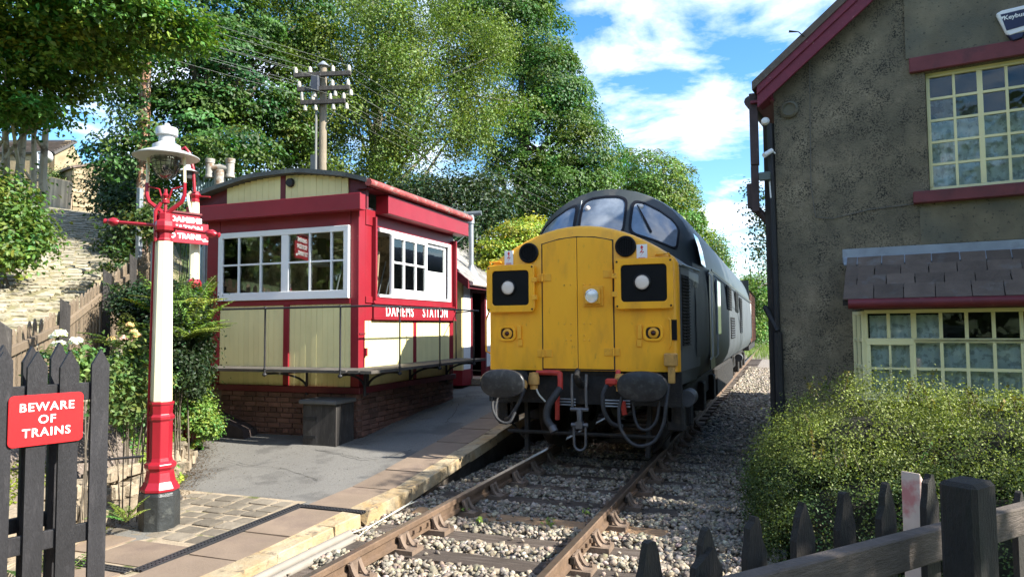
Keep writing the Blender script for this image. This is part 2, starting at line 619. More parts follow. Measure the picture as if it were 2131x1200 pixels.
UB_flag = [unitbox('flag', M_flag, 0.012, 0.006, k) for k in range(4)]
UB_cop = [unitbox('coping', M_coping, 0.04, 0.03, 10 + k) for k in range(5)]
UB_sett = [unitbox('sett', M_sett, 0.10, 0.05, 20 + k) for k in range(5)]


def slab(name, mesh, x0, x1, y0, y1, th, lift, parent, jitter=0.0):
    """a slab lying on the platform slope"""
    za, zb = float(zp(y0)), float(zp(y1))
    L = math.hypot(y1 - y0, zb - za)
    c = Vector(((x0 + x1) / 2, (y0 + y1) / 2, (za + zb) / 2 + lift - th / 2 + random.uniform(-jitter, jitter)))
    M = frame(c, (1, 0, 0), (0, y1 - y0, zb - za)) @ Matrix.Rotation(random.uniform(-jitter, jitter) * 2, 4, 'Y') @ S3(abs(x1 - x0), L, th)
    return piece(name, mesh, M, parent)


y = -8.0
while y < 22:
    L = random.uniform(.62, .95) if y < 8 else random.uniform(1.2, 1.6)
    y1 = y + L
    if y < -2.10 and y1 > -2.30: y1 = -2.10
    if abs(y + 2.10) < .01: y = -1.99; y1 = y + L
    slab('coping_stone', random.choice(UB_cop), -1.64 - random.uniform(0, .02), -1.44 + random.uniform(-.012, .012), y + .006, y1 - .006, .12 + random.uniform(0, .03), .012, platform, .004)
    y = y1
y = -8.3
while y < 14:
    L = random.uniform(.55, .85) if y < 8 else 1.4
    y1 = y + L
    if y < -2.10 and y1 > -2.35: y1 = -2.10
    if abs(y + 2.10) < .01: y = -1.99; y1 = y + L
    slab('flagstone', random.choice(UB_flag), -2.14, -1.655, y + .012, y1 - .012, .06, .006, platform, .003)
    y = y1
# larger old flags and setts beside the drain
for (x0, x1, y0, y1) in ((-2.86, -2.27, -3.86, -3.36), (-2.84, -2.27, -4.55, -4.02), (-2.9, -2.27, -5.3, -4.6), (-2.75, -2.27, -6.1, -5.35), (-3.3, -2.9, -3.75, -3.33)):
    slab('flagstone', UB_flag[1], x0, x1, y0, y1, .05, .004, platform, .004)
jm = MB()
for a, b in ((-4.0, -3.3), (-3.3, -2.6), (-2.6, -1.86)):
    jm.add([(-2.25, a, float(zp(a)) - .004), (float(edge_left(a)), a, float(zp(a)) - .004), (float(edge_left(b)), b, float(zp(b)) - .004), (-2.25, b, float(zp(b)) - .004)], [(0, 1, 2, 3)])
jm.add([(-1.64, -9, -.125), (-2.95, -9, -.125), (-2.9, -4.0, -.112), (-1.64, -4.0, -.112)], [(0, 1, 2, 3)])
jm.add([(-1.64, -4.0, -.1125), (-2.25, -4.0, -.1125), (-2.25, -2.1, -.083), (-1.64, -2.1, -.083)], [(0, 1, 2, 3)])
jm.build('sand_joints', M_joint, platform)
yy = -3.28
row = 0
while yy < -1.95:
    h = random.uniform(.17, .21)
    x = -2.27 - random.uniform(0, .08)
    xl = float(edge_left(yy)) + .25 + (.1 if row % 2 else 0) + max(0, (yy + 2.5)) * .25
    while x > xl:
        w = random.uniform(.17, .27)
        slab('paving_sett', random.choice(UB_sett), x - w + .022, x, yy + .02, yy + h - .004, .06, .007 + random.uniform(-.004, .004), platform, .006)
        x -= w
    yy += h
    row += 1
M_crack = pm('tarmac_crack', (.03, .028, .025), .95, .3, 9)


def crack(pts, w=.012):
    m = MB()
    P_ = []
    for (a, b) in zip(pts[:-1], pts[1:]):
        for t in np.linspace(0, 1, 8)[:-1]:
            P_.append((a[0] + (b[0] - a[0]) * t + random.uniform(-.02, .02), a[1] + (b[1] - a[1]) * t + random.uniform(-.02, .02)))
    for (a, b) in zip(P_[:-1], P_[1:]):
        ww = w * random.uniform(.4, 1.3)
        d = Vector((b[0] - a[0], b[1] - a[1], 0)).normalized(); s = Vector((-d.y, d.x, 0)) * ww
        q = []
        for p, sg in ((a, 1), (a, -1), (b, -1), (b, 1)):
            x, y = p[0] + s.x * sg, p[1] + s.y * sg
            q.append((x, y, float(zp(y)) + .0035))
        m.add(q, [(0, 1, 2, 3)])
    m.build('crack', M_crack, platform)


crack([(-3.6, .1), (-3.1, .0), (-2.7, -.15), (-2.4, .0), (-2.25, .45)], .006)
crack([(-4.6, -.5), (-4.1, -.7), (-3.4, -.75), (-2.6, -1.1)], .0035)
crack([(-3.0, 3.4), (-2.7, 2.6), (-2.5, 1.8)], .005)
# drain: channel with a ribbed plastic grating
M_grate = pm('drain_grating', (0.03, 0.03, 0.033), .45, .2, 9)
M_slot = pm('drain_slot', (0.004, 0.004, 0.004), .9, .1, 9)


def grating(p0, p1, w, parent):
    p0, p1 = Vector(p0), Vector(p1)
    d = (p1 - p0); L = d.length; d.normalize()
    s = Vector((0, 0, 1)).cross(d).normalized()
    m = MB().beam(p0 - Vector((0, 0, .012)), p1 - Vector((0, 0, .012)), w, .012)
    g = m.build('drain_channel', M_slot, parent)
    b = MB()
    for sg in (-1, 0, 1):
        b.beam(p0 + s * (sg * (w / 2 - .008)), p1 + s * (sg * (w / 2 - .008)), .014, .014)
    n = int(L / .035)
    for k in range(n):
        c = p0 + d * ((k + .5) * L / n)
        b.beam(c - s * (w / 2 - .01), c + s * (w / 2 - .01), .014, .010)
    attach(kind(b.build('drain_grating', M_grate), 'stuff'), parent)


grating((-2.205, -3.93, -.100), (-2.205, -1.99, -.066), .10, platform)
grating((-2.15, -2.045, -.066), (-1.46, -2.045, -.066), .09, platform)
grating((-2.26, -3.955, -.102), (-2.95, -3.955, -.100), .09, platform)

# ------------------------------------------------------------------ railway track
M_railtop = pm('worn_rail_head', (0.30, 0.24, 0.19), .32, .2, 8, .05, 60, metal=.85)
M_rail = pm('rusty_rail', (0.155, 0.10, 0.063), .75, .25, 6, .4, 40, metal=.15, col2=(0.12, 0.08, 0.055), c2s=7, c2lo=.5, c2hi=.7)
M_chair = pm('cast_chair', (0.17, 0.12, 0.085), .8, .25, 9, .4, 40)
M_slp = pm('creosoted_sleeper', (0.090, 0.068, 0.052), .85, .35, 3, .8, 22, rnd=.3, stretch=(1.0, 9, 9), col2=(0.15, 0.125, 0.105), c2s=3, c2lo=.5, c2hi=.75)
M_slp2 = pm('pale_sleeper', (0.36, 0.22, 0.115), .85, .25, 3, .7, 22, stretch=(1.0, 9, 9), col2=(0.22, 0.14, 0.085), c2s=4, c2lo=.5, c2hi=.7)
track = thing('railway_track', 'single line of rusty bullhead rails on timber sleepers in pale ballast', 'railway track', (0, 0, -.2))


def rail_prof(x):
    return [(x + a, z) for a, z in ((-.034, -.006), (-.026, 0), (.026, 0), (.034, -.006), (.034, -.045), (.011, -.055), (.010, -.108), (.033, -.118), (.033, -.145), (-.033, -.145), (-.033, -.118), (-.010, -.108), (-.011, -.055), (-.034, -.045))]


SLP = [-.19]
for sx in (-.7525, .7525):
    pr_ = rail_prof(sx)
    rings = [[(px_, yv, pz_) for px_, pz_ in pr_] for yv in (-9.0, 0, 20, 60)]
    r_ = MB().loft(rings).build('rail', M_rail, track, bevel=0)
    hd = MB()
    hd.bx(sx - .0255, sx + .0255, -9.0, 60, -.001, .0015)
    hd.build('rail_head', M_railtop, r_)
# sleepers, chairs, keys
import bmesh


def chair_mesh():
    m = MB()
    m.bx(-.19, .19, -.10, .10, -.045, .0)               # base plate (origin at rail foot)
    for s, hgt in ((-1, .085), (1, .105)):
        # curved jaw: lofted ribs
        for yb in (-.055, .055):
            rings = []
            for t in np.linspace(0, 1, 5):
                xx = s * (.15 - .10 * t ** .6)
                zz = hgt * t ** 1.6
                rings.append([(xx - .012, yb - .016, zz - .01), (xx + .012, yb - .016, zz - .01), (xx + .012, yb + .016, zz + .006), (xx - .012, yb + .016, zz + .006)])
            m.loft(rings)
        m.bx(s * .038 - .008 + (.012 if s > 0 else -.012), s * .038 + .008 + (.012 if s > 0 else -.012), -.06, .06, .0, hgt)
    me = m.build('chair', M_chair).data
    return me


_tmp = chair_mesh(); [bpy.data.objects.remove(o) for o in list(bpy.data.objects) if o.name == 'chair']
ME_chair = _tmp
ME_key = unitbox('key', pm('oak_key', (0.05, 0.04, 0.03), .8, .3, 8), .05)
mb_ = MB().lathe([(0.0, 0), (.02, 0), (.02, .02), (.012, .022), (.012, .04), (0, .04)], n=6); _o = mb_.build('chair_bolt', M_chair); ME_bolt = _o.data; bpy.data.objects.remove(_o)
ME_sl = [unitbox('sleeper', M_slp, 0.02, 0.012, 40 + k) for k in range(4)]
ME_sl2 = unitbox('sleeper', M_slp2, 0.02, 0.012, 50)
sy = [-6.1, -5.45, -4.75, -4.05, -3.35, -2.62, -2.02, -1.36, -.62, .06, .72] + [.72 + .68 * k for k in range(1, 50)]
for k, yv in enumerate(sy):
    pale = k == 7
    dz = random.uniform(-.008, .006)
    M = Matrix.Translation((random.uniform(-.03, .03), yv, -.262 + dz)) @ Matrix.Rotation(random.uniform(-.008, .008), 4, 'Z') @ S3(2.6, .25, .14)
    s_ = piece('sleeper', ME_sl2 if pale else random.choice(ME_sl), M, track)
    if pale:
        s_['label'] = 'paler brown sleeper among dark creosoted ones'
    if yv < 6:
        for sx in (-.7525, .7525):
            piece('chair', ME_chair, Matrix.Translation((sx, yv, -.147)), track)
            if yv < 1.5:
                piece('key', ME_key, Matrix.Translation((sx + (-.035 if sx < 0 else .035) * 1.15, yv + .01, -.085)) @ S3(.035, .17, .055), track)
                for a in (-1, 1):
                    piece('chair_bolt', ME_bolt, Matrix.Translation((sx + a * .165, yv + .03 * a, -.148)), track)
for sx in (-.7525, .7525):                                 # fishplates at the nearest joint
    m = MB()
    yc = -2.35
    for a in (-1, 1):
        m.bx(sx + a * .024 - .013, sx + a * .024 + .013, yc - .24, yc + .24, -.105, -.055)
        for k in range(4):
            m.bx(sx + a * .045 - .014, sx + a * .045 + .014, yc - .20 + .13 * k - .016, yc - .20 + .13 * k + .016, -.098, -.064)
    m.build('fishplate', M_rail, track)

# ballast: every stone is a small lump of geometry
ico = bmesh.new(); bmesh.ops.create_icosphere(ico, subdivisions=1, radius=1.0)
IV = np.array([v.co[:] for v in ico.verts]); IF = np.array([[v.index for v in f.verts] for f in ico.faces]); ico.free()


def stones(name, P, R, mat, flat=.75, seed=1, parent=None):
    r = np.random.default_rng(seed)
    n = len(P)
    jit = 1 + r.uniform(-.5, .45, (n, len(IV)))
    V = IV[None] * jit[..., None]
    a = r.uniform(0, 2 * np.pi, n); b = r.uniform(-.7, .7, n)
    ca, sa, cb, sb = np.cos(a), np.sin(a), np.cos(b), np.sin(b)
    V[..., 2] *= flat
    V[..., 0] *= r.uniform(.8, 1.35, n)[:, None]
    x, y, z = V[..., 0], V[..., 1], V[..., 2]
    x2 = x * cb[:, None] + z * sb[:, None]; z2 = -x * sb[:, None] + z * cb[:, None]
    x3 = x2 * ca[:, None] - y * sa[:, None]; y3 = x2 * sa[:, None] + y * ca[:, None]
    V = np.stack([x3, y3, z2], -1) * R[:, None, None] + P[:, None, :]
    Fc = (IF[None] + (np.arange(n) * len(IV))[:, None, None]).reshape(-1, 3)
    me = bpy.data.meshes.new(name)
    V = V.reshape(-1, 3)
    me.vertices.add(len(V)); me.vertices.foreach_set('co', V.ravel())
    me.loops.add(len(Fc) * 3); me.loops.foreach_set('vertex_index', Fc.ravel())
    me.polygons.add(len(Fc))
    me.polygons.foreach_set('loop_start', np.arange(0, len(Fc) * 3, 3))
    me.polygons.foreach_set('loop_total', np.full(len(Fc), 3))
    me.update(calc_edges=True)
    g = np.exp(r.normal(size=n) * .33) * .78
    cc = np.ones((n, len(IV), 4)); cc[..., :3] = (np.clip(g, .25, 1.7)[:, None] * (1 + r.normal(size=(n, 3)) * np.array([.05, .03, .07])))[:, None, :]
    me.attributes.new('Col', 'FLOAT_COLOR', 'POINT').data.foreach_set('color', cc.ravel())
    return mkobj(name, me, mat, parent)


r = np.random.default_rng(3)
n = 44000
bx_ = r.uniform(-1.45, 2.3, n); by_ = r.uniform(-7.4, 3.2, n)
near_s = np.min(np.abs(by_[:, None] - np.array(sy)[None, :]), axis=1)
on_s = (near_s < .135) & (np.abs(bx_) < 1.31)
keep = (~on_s) | (r.uniform(0, 1, n) < .02)
bz_ = np.where(np.abs(bx_) < 1.3, -.215, -.225) + r.uniform(-.012, .03, n)
bz_ += np.where(near_s > .2, .018, 0) + np.where(bx_ > 1.3, .02 * np.sin(by_ * 2 + bx_ * 3), 0)
bz_ = np.where(on_s, -.175, bz_)
P = np.stack([bx_, by_, bz_], 1)[keep]
R = np.clip(np.exp(r.normal(size=len(P)) * .3) * .0215, .010, .042)
n2 = 9500
x2 = r.uniform(.95, 2.3, n2); y2 = 3.2 + 22 * r.uniform(0, 1, n2) ** 1.5
P = np.r_[P, np.stack([x2, y2, np.where(x2 < 1.32, -.185, -.205) + r.uniform(-.01, .03, n2)], 1)]
R = np.r_[R, r.uniform(.03, .055, n2)]
ballast = kind(stones('ballast', P, R, M_ballast), 'stuff')
# ------------------------------------------------------------------ signal box
BX, BY, BXL, BYF = -3.37, 0.80, -6.15, 3.95
M_glass = glassmat('window_glass', 0.06)
M_dark = pm('dark_interior', (0.03, 0.026, 0.022), .9, .3, 3)
box = thing('signal_box', 'small crimson and cream signal box with curved felt roof and brick base', 'signal box', (-4.7, 2.4, .1))
UB_brick = [unitbox('brick', M_brick, .05, .02, 60 + k) for k in range(3)]
ME_board = unitbox('board', M_cream, .04)
# core walls behind the cladding (closed, dark)
m = MB()
m.bx(BXL + .03, BX - .03, BY + .03, BYF - .03, -.15, .76)
m.build('base_core', M_mortar, box)
# bricks
course = .0765
CZ = .745


def brick_run(p0, p1, z0f, z1, n):
    p0, p1 = Vector(p0), Vector(p1)
    L = (p1 - p0).length
    d = (p1 - p0) / L
    z = z1
    row = 0
    while z > -.12:
        s = 0.0
        head = row % 4 == 3
        bl = .1125 if head else .2255
        off = .06 if row % 2 else 0
        while s < L - .01:
            w = (bl - off) if (s == 0 and off) else bl
            e = min(s + w, L)
            c = p0 + d * ((s + e) / 2)
            if z > z0f((s + e) / 2 / L) - .06 and e - s > .03:
                M = frame(Vector((c.x, c.y, z - course / 2)) + n * random.uniform(-.002, .002), d, Vector((0, 0, 1)).cross(d)) @ S3(e - s - .010, .10, course - .010)
                piece('brick', random.choice(UB_brick), M, box)
            s = e
        z -= course
        row += 1


brick_run((BXL + .28, BY + .05, 0), (BX, BY + .05, 0), lambda t: float(zp(BY)), CZ, Vector((0, -1, 0)))
brick_run((BX - .05, BY + .10, 0), (BX - .05, BYF, 0), lambda t: float(zp(BY + t * 3.15)), CZ, Vector((1, 0, 0)))

# timber frame: sill beams, posts, rails
m = MB()
m.bx(BXL - .03, BX + .05, BY - .05, BY + .10, CZ + .005, CZ + .095)
m.bx(BX - .10, BX + .05, BY + .103, BYF + .02, CZ + .005, CZ + .095)
each(m, 'sill_beam', M_maroon, box, bevel=.006)
P0 = CZ + .098
posts = MB()
for (x0, x1, y0, y1, z1) in ((BXL - .02, BXL + .23, BY - .02, BY + .12, 3.42), (BX - .14, BX, BY - .001, BY + .17, 3.55),
                             (-4.69, -4.59, BY - .014, BY + .08, 2.05), (BX - .1, BX + .004, BYF - .14, BYF, 3.5)):
    posts.bx(x0, x1, y0, y1, P0, z1)
each(posts, 'corner_post', M_red, box, bevel=.006)
m = MB(); m.bx(BX - .08, BX - .002, 2.44, 2.54, P0, 1.82); m.build('post', M_red, box, bevel=.004)
m = MB()
m.bx(BXL + .232, BX - .142, BY - .012, BY + .08, 2.045, 2.125)          # rail under the front window
m.bx(BXL + .232, BX - .142, BY - .010, BY + .08, 3.19, 3.42)           # head of the front window
m.bx(BX - .08, BX + .016, BY + .172, BYF - .142, 2.06, 2.155)            # rail under the side window
m.bx(BX - .08, BX + .012, BY + .172, BYF - .142, 3.215, 3.45)
each(m, 'window_rail', M_red, box, bevel=.004)
m = MB(); m.bx(BX - .02, BX + .085, BYF - .04, BYF + .0, 2.0, 3.3); m.build('edge_trim', M_red, box, bevel=.004)
m = MB(); m.bx(BX + .004, BX + .075, 1.14, 1.18, 2.1, 3.35); m.build('edge_trim', M_red, box, bevel=.004)

# lower boarding, board by board
def boards(p0, p1, z0, z1, w, nrm, zf=None):
    p0, p1 = Vector(p0), Vector(p1)
    L = (p1 - p0).length
    d = (p1 - p0) / L
    n = max(1, round(L / w))
    for k in range(n):
        a, b = L * k / n, L * (k + 1) / n
        c = p0 + d * ((a + b) / 2)
        t1 = zf(c) if zf else z1
        M = frame(Vector((c.x, c.y, (z0 + t1) / 2)) + Vector(nrm) * random.uniform(-.0015, .0015), d, Vector((0, 0, 1)).cross(d)) @ S3((b - a) - .0035, .022, t1 - z0)
        piece('board', ME_board, M, box)


boards((BXL + .232, BY + .02, 0), (-4.69, BY + .02, 0), P0, 2.044, .098, (0, -1, 0))
boards((-4.59, BY + .02, 0), (BX - .142, BY + .02, 0), P0, 2.044, .098, (0, -1, 0))
boards((BX - .02, BY + .172, 0), (BX - .02, 2.44, 0), P0, 1.80, .105, (1, 0, 0))
boards((BX - .02, 2.54, 0), (BX - .02, BYF - .142, 0), P0, 1.80, .105, (1, 0, 0))
m = MB()
m.bx(BXL + .1, BX - .06, BY + .06, BY + .085, .7, 2.04)
m.bx(BX - .085, BX - .06, BY + .1, BYF - .1, .7, 2.06)
each(m, 'inner_lining', M_dark, box)

# roof: shallow arc, felt covered
RXL, RXR, RZE, RZC = -6.42, -3.12, 3.80, 4.07
RXC = (RXL + RXR) / 2 + .08


def roof_z(x):
    t = (x - RXC) / ((RXR - RXL) / 2)
    return RZC - (RZC - RZE) * min(1.4, abs(t)) ** 2


M_felt = pm('roof_felt', (0.075, 0.085, 0.085), .85, .25, 2.5, .4, 50, col2=(0.14, 0.15, 0.13), c2s=3.5, c2lo=.5, c2hi=.7)
xs_ = np.linspace(RXL, RXR, 22)
top = [(x, roof_z(x)) for x in xs_]
bot = [(x, roof_z(x) - .065) for x in xs_[::-1]]
rings = [[(x, yv, z + .006 * math.sin(x * 7 + yv)) for x, z in top + bot] for yv in np.linspace(BY - .20, BYF + .15, 6)]
MB().loft(rings).build('roof', M_felt, box, smooth='auto')
# gable boarding under the arc, with a central post and dark ends
gz = lambda c: roof_z(c.x) - .07
boards((-5.75, BY - .05, 0), (-4.72, BY - .05, 0), 3.50, 3.8, .115, (0, -1, 0), gz)
boards((-4.63, BY - .05, 0), (-3.52, BY - .05, 0), 3.50, 3.8, .115, (0, -1, 0), gz)
m = MB()
m.bx(-4.72, -4.63, BY - .068, BY + .02, 3.45, roof_z(-4.67) - .067)
m.prism([(-6.35, 3.42), (-5.75, 3.42), (-5.75, roof_z(-5.75) - .07), (-6.35, roof_z(-6.35) - .07)], (0, BY - .04, 0), (1, 0, 0), (0, 0, 1), (0, .05, 0))
m.prism([(-3.52, 3.42), (-3.22, 3.42), (-3.22, roof_z(-3.22) - .07), (-3.52, roof_z(-3.52) - .07)], (0, BY - .04, 0), (1, 0, 0), (0, 0, 1), (0, .05, 0))
each(m, 'gable_frame', M_maroon, box)
m = MB().lathe([(0, 0), (.07, .0), (.06, .045), (0, .05)], n=12, M=frame((-4.52, BY - .08, 3.88), (1, 0, 0), (0, 0, 1)))
m.build('gable_light', M_iron, box)
# fascia boxes
m = MB(); m.bx(-6.42, -3.21, BY - .22, BY - .08, 3.375, 3.615); m.build('fascia', M_red, box, bevel=.006)
m = MB(); m.bx(BX + .02, BX + .24, 1.22, BYF + .18, 3.40, 3.68); m.build('fascia', M_red, box, bevel=.006)
# gutter along the platform eave, with flaking paint
M_gut = pm('flaking_gutter_paint', (0.30, 0.06, 0.055), .7, .3, 8, .5, 40, col2=(0.27, 0.20, 0.17), c2s=9, c2lo=.54, c2hi=.66)
m = MB().tube([(RXR + .03, BY - .2, RZE - .045), (RXR + .03, BYF + .18, RZE - .07)], .055, 10)
m.build('gutter', M_gut, box, smooth='auto')
m = MB().bx(-3.36, -3.13, BY - .1, BYF + .1, 3.69, 3.70); m.build('soffit', M_maroon, box)
# left rear downpipe
m = MB().tube([(BXL - .10, BY + .02, .2), (BXL - .10, BY + .02, 3.4)], .03, 8); m.build('downpipe', M_steel, box, smooth='auto')

# windows
def window(o, d, nrm, cols, rows, fw=.07, bar=.026, dep=.05, bottom=.12, name='window', pane=True, glass=None):
    """cols: list of column edges along d; rows: z edges; first/last are the outer frame"""
    o, d, nrm = Vector(o), Vector(d), Vector(nrm)
    z = Vector((0, 0, 1))
    m = MB()

    def bar_(s0, s1, z0, z1, a, b):
        c = o + d * ((s0 + s1) / 2) + z * ((z0 + z1) / 2) + nrm * ((a + b) / 2)
        m.obx(frame(c, d, z), s1 - s0, z1 - z0, b - a)
    s0, s1, z0, z1 = cols[0], cols[-1], rows[0], rows[-1]
    bar_(s0, s1, z0, z0 + bottom, 0, dep)
    bar_(s0, s1, z1 - fw, z1, 0, dep)
    bar_(s0, s0 + fw, z0 + bottom, z1 - fw, 0, dep)
    bar_(s1 - fw, s1, z0 + bottom, z1 - fw, 0, dep)
    fr = m.build('window_frame', M_white, box, bevel=.004)
    fr.name = 'window'
    m = MB()
    for c in cols[1:-1]:
        w = bar
        if isinstance(c, tuple):
            c, w = c
        bar_(c - w / 2, c + w / 2, z0 + bottom + .001, z1 - fw - .001, .004, dep - .006)
    for r_ in rows[1:-1]:
        bar_(s0 + fw + .001, s1 - fw - .001, r_ - bar / 2, r_ + bar / 2, .007, dep - .010)
    each(m, 'glazing_bar', M_white, fr)
    if pane:
        m = MB(); c = o + d * ((s0 + s1) / 2) + z * ((z0 + z1) / 2) + nrm * (dep * .4)
        m.obx(frame(c, d, z), s1 - s0 - fw, z1 - z0 - fw, .003)
        m.build('pane', glass or M_glass, fr)
    return fr


window((BXL + .235, BY - .008, 0), (1, 0, 0), (0, -1, 0), [0, .40, .82, (1.275, .13), 1.72, 2.10, 2.4], [2.127, 2.68, 3.188], fw=.085, bottom=.12)
# platform side: fixed frame with a sliding sash, left light open
m = MB()
for (a, b, c, e) in ((1.33, 3.81, 3.155, 3.213), (1.33, 3.81, 2.157, 2.20), (3.72, 3.81, 2.2, 3.155)):
    m.bx(BX - .02, BX + .03, a, b, c, e)
each(m, 'window_surround', M_white, box, bevel=.004)
window((BX - .005, 1.66, 0), (0, 1, 0), (1, 0, 0), [0, .40, .79, 1.18], [2.202, 2.72, 3.152], fw=.055, bar=.03, bottom=.10)
window((BX - .05, 2.85, 0), (0, 1, 0), (1, 0, 0), [0, .82], [2.202, 2.66, 3.152], fw=.055, bar=.03, bottom=.06, dep=.035)
m = MB().bx(BX - .052, BX - .02, 2.92, 3.66, 2.27, 2.64); m.build('lower_panel', M_white, box)
m = MB(); m.bx(BX - .055, BX - .004, BY + .172, 1.31, 2.157, 3.213); m.build('corner_panel', M_red, box)
m = MB(); m.bx(BX - .06, BX - .003, BY + .172, BYF - .142, 1.803, 2.058); m.build('board_backing', M_red, box)
# name board
nb = MB().bx(BX + .002, BX + .034, 1.16, 3.98, 1.835, 2.05).build('name_board', M_red, box, bevel=.004)
m = MB(); m.bx(BX + .002, BX + .06, 1.14, 4.0, 2.05, 2.068); m.bx(BX + .002, BX + .05, 1.14, 4.0, 1.815, 1.835); each(m, 'board_moulding', M_red, nb)
M_letter = pm('white_lettering', (0.85, 0.84, 0.80), .5, .03)
FM = frame((BX + .036, 1.925, 1.94), (0, 1, 0), (0, 0, 1))
letters('DAMEMS', .225, FM, M_letter, nb, bold=.0025, xs=.86, spacing=1.25, extrude=.004)
letters('STATION', .225, frame((BX + .036, 3.16, 1.94), (0, 1, 0), (0, 0, 1)), M_letter, nb, bold=.0025, xs=.86, spacing=1.25, extrude=.004)
m = MB().bx(BX + .002, BX + .03, .93, 1.0, 1.28, 1.40); m.build('bell_box', M_red, box, bevel=.005)
m = MB(); m.bx(BX + .003, BX + .012, BY + .01, BY + .165, 1.60, 1.62); m.build('band', M_maroon, box)

# shelf walkway with brackets and rail
D = .60
SZ = 1.10
M_plank = pm('weathered_plank', (0.085, 0.075, 0.062), .8, .35, 3, .6, 20, stretch=(2, 2, 8), rnd=.2)
m = MB()
UBp = unitbox('plank', M_plank, .03)
for k in range(3):
    a = BY - D + .2 * k
    piece('plank', UBp, Matrix.Translation(((-6.62 + BX) / 2, a + .097, SZ)) @ S3(BX + 6.62, .185, .04), box)
for k in range(3):
    a = BX + .2 * k + .005
    y0 = BY - D
    piece('plank', UBp, Matrix.Translation((a + .097, (y0 + 4.1) / 2, SZ)) @ S3(.185, 4.1 - y0, .042), box)


def bracket(p_out, p_in):
    """iron quarter-curve bracket below the shelf"""
    po, pi = Vector(p_out), Vector(p_in)
    m = MB()
    pts = []
    for t in np.linspace(0, 1, 9):
        a = t * math.pi / 2
        pts.append(pi.lerp(po, 1 - math.cos(a)) - Vector((0, 0, .02 + .24 * (1 - math.sin(a)))))
    for p, q in zip(pts[:-1], pts[1:]):
        s = (po - pi).cross(Vector((0, 0, 1))).normalized()
        m.beam(p, q, .022, .028, s.cross(q - p))
    m.tube([pi - Vector((0, 0, .36)), pi], .02, 6)
    m.beam(po - Vector((0, 0, .03)), pi - Vector((0, 0, .03)), .03, .022)
    m.build('bracket', M_iron, box)


RZ = 1.985
for x in (-4.53, -3.27):
    bracket((x, BY - D + .03, SZ - .02), (x + (.28 if x < -4 else .02) * 1.0, BY - .02, SZ - .02))
for yv in (.93, 2.2, 3.54):
    bracket((BX + D - .03, yv, SZ - .02), (BX + .02, yv + .08, SZ - .02))
rp = MB()
rp.tube([(-6.75, BY - D, RZ - .01), (BX + D, BY - D, RZ), (BX + D, 3.75, RZ)], .014, 8)
rp.tube([(BX + D, 3.54, RZ - .01), (BX, 4.05, RZ - .02)], .010, 8)
rp.build('handrail', M_iron, box, smooth='auto')
for (x, yv) in ((-5.75, BY - D), (-4.53, BY - D), (-3.27, BY - D), (BX + D, .93), (BX + D, 2.2), (BX + D, 3.54), (BX + .02, 4.03)):
    m = MB().tube([(x, yv, SZ - .03), (x, yv, RZ)], .0125, 8)
    for z, r_ in ((RZ, .026), (SZ - .055, .034), (SZ + .03, .02)):
        m.lathe([(.001, -r_ * .9), (r_ * .8, -r_ * .5), (r_, 0), (r_ * .8, r_ * .5), (.001, r_ * .9)], (x, yv, z), 8)
    m.build('railing_post', M_iron, box, smooth='auto')

# interior: floor, back walls, ceiling
M_int = pm('interior_stone', (0.62, 0.50, 0.33), .9, .4, 5, .5, 20, col2=(0.25, 0.20, 0.14), c2s=7, c2lo=.45, c2hi=.6)
m = MB()
m.bx(BXL + .05, BX - .06, BY + .1, BYF - .05, 1.30, 1.33)
m.build('floor', pm('floor_boards', (.40, .30, .19), .6, .2, 3), box)
m = MB(); m.bx(BXL + .02, BX - .06, BYF - .06, BYF - .02, .75, 3.7); m.bx(BXL + .0, BXL + .04, BY + .1, BYF, .75, 3.7); each(m, 'back_wall', M_int, box)
m = MB(); m.bx(BXL + .05, BX - .06, BY + .1, BYF - .06, 3.45, 3.5); m.build('ceiling', M_white, box)
m = MB(); m.bx(-4.45, -4.2, BY + .35, BYF - .4, 1.33, 2.1); m.build('lever_frame', M_iron, box)
m = MB()
for k in range(9):
    yv = 1.5 + k * .25
    m.tube([(-4.3, yv, 2.05), (-4.1, yv + .01, 2.85)], .012, 6)
each(m, 'lever', M_steel, box)
bench = MB(); bench.bx(BXL + .3, BX - .3, BY + .13, BY + .42, 2.16, 2.19); bench.build('window_shelf', M_darkwood, box)
for k, (x, h, r_, lab, mt) in enumerate(((-5.66, .20, .03, 'clear glass bottle at the left end of the signal box window shelf', M_glass), (-5.52, .09, .045, 'small steel tin behind first pane of signal box window', M_steel),
                                    (-5.30, .10, .045, 'steel tin in signal box window, second pane', M_steel), (-5.16, .11, .04, 'taller steel tin beside the tin in the second pane', M_steel), (-4.75, .09, .045, 'white mug standing on signal box window shelf', M_white))):
    o = MB().lathe([(r_, 0), (r_, h * .75), (r_ * .8 if k else r_ * .4, h * .85), (r_ * .8 if k else r_ * .35, h)], (x, BY + .22, 2.191), 14).build(('bottle', 'tin', 'tin', 'tin', 'mug')[k], mt, smooth='auto')
    tag(o, lab, ('bottle', 'tin', 'tin', 'tin', 'mug')[k])
dr = MB().obx(Matrix.Translation((-3.85, 1.75, 2.35)) @ Matrix.Rotation(math.radians(4), 4, 'Y') @ Matrix.Rotation(math.radians(20), 4, 'Z'), .36, .04, 1.15)
tag(dr.build('open_door', pm('bare_pine', (0.55, 0.38, 0.24), .6, .12, 3, .2, 20, stretch=(6, 6, 1)), bevel=.004), 'bare pine door standing open inside the signal box', 'door')
o = MB().lathe([(0, 0), (.22, 0), (.06, .16), (.05, .2), (0, .2)], (-5.25, 2.4, 2.78), 16).build('pendant_lamp', M_white, smooth='auto')
tag(o, 'white pendant lampshade hanging inside the signal box', 'lamp')
pf_ = thing('picture', 'small dark framed picture on signal box back wall', 'picture', (-5.2, BYF - .09, 2.35))
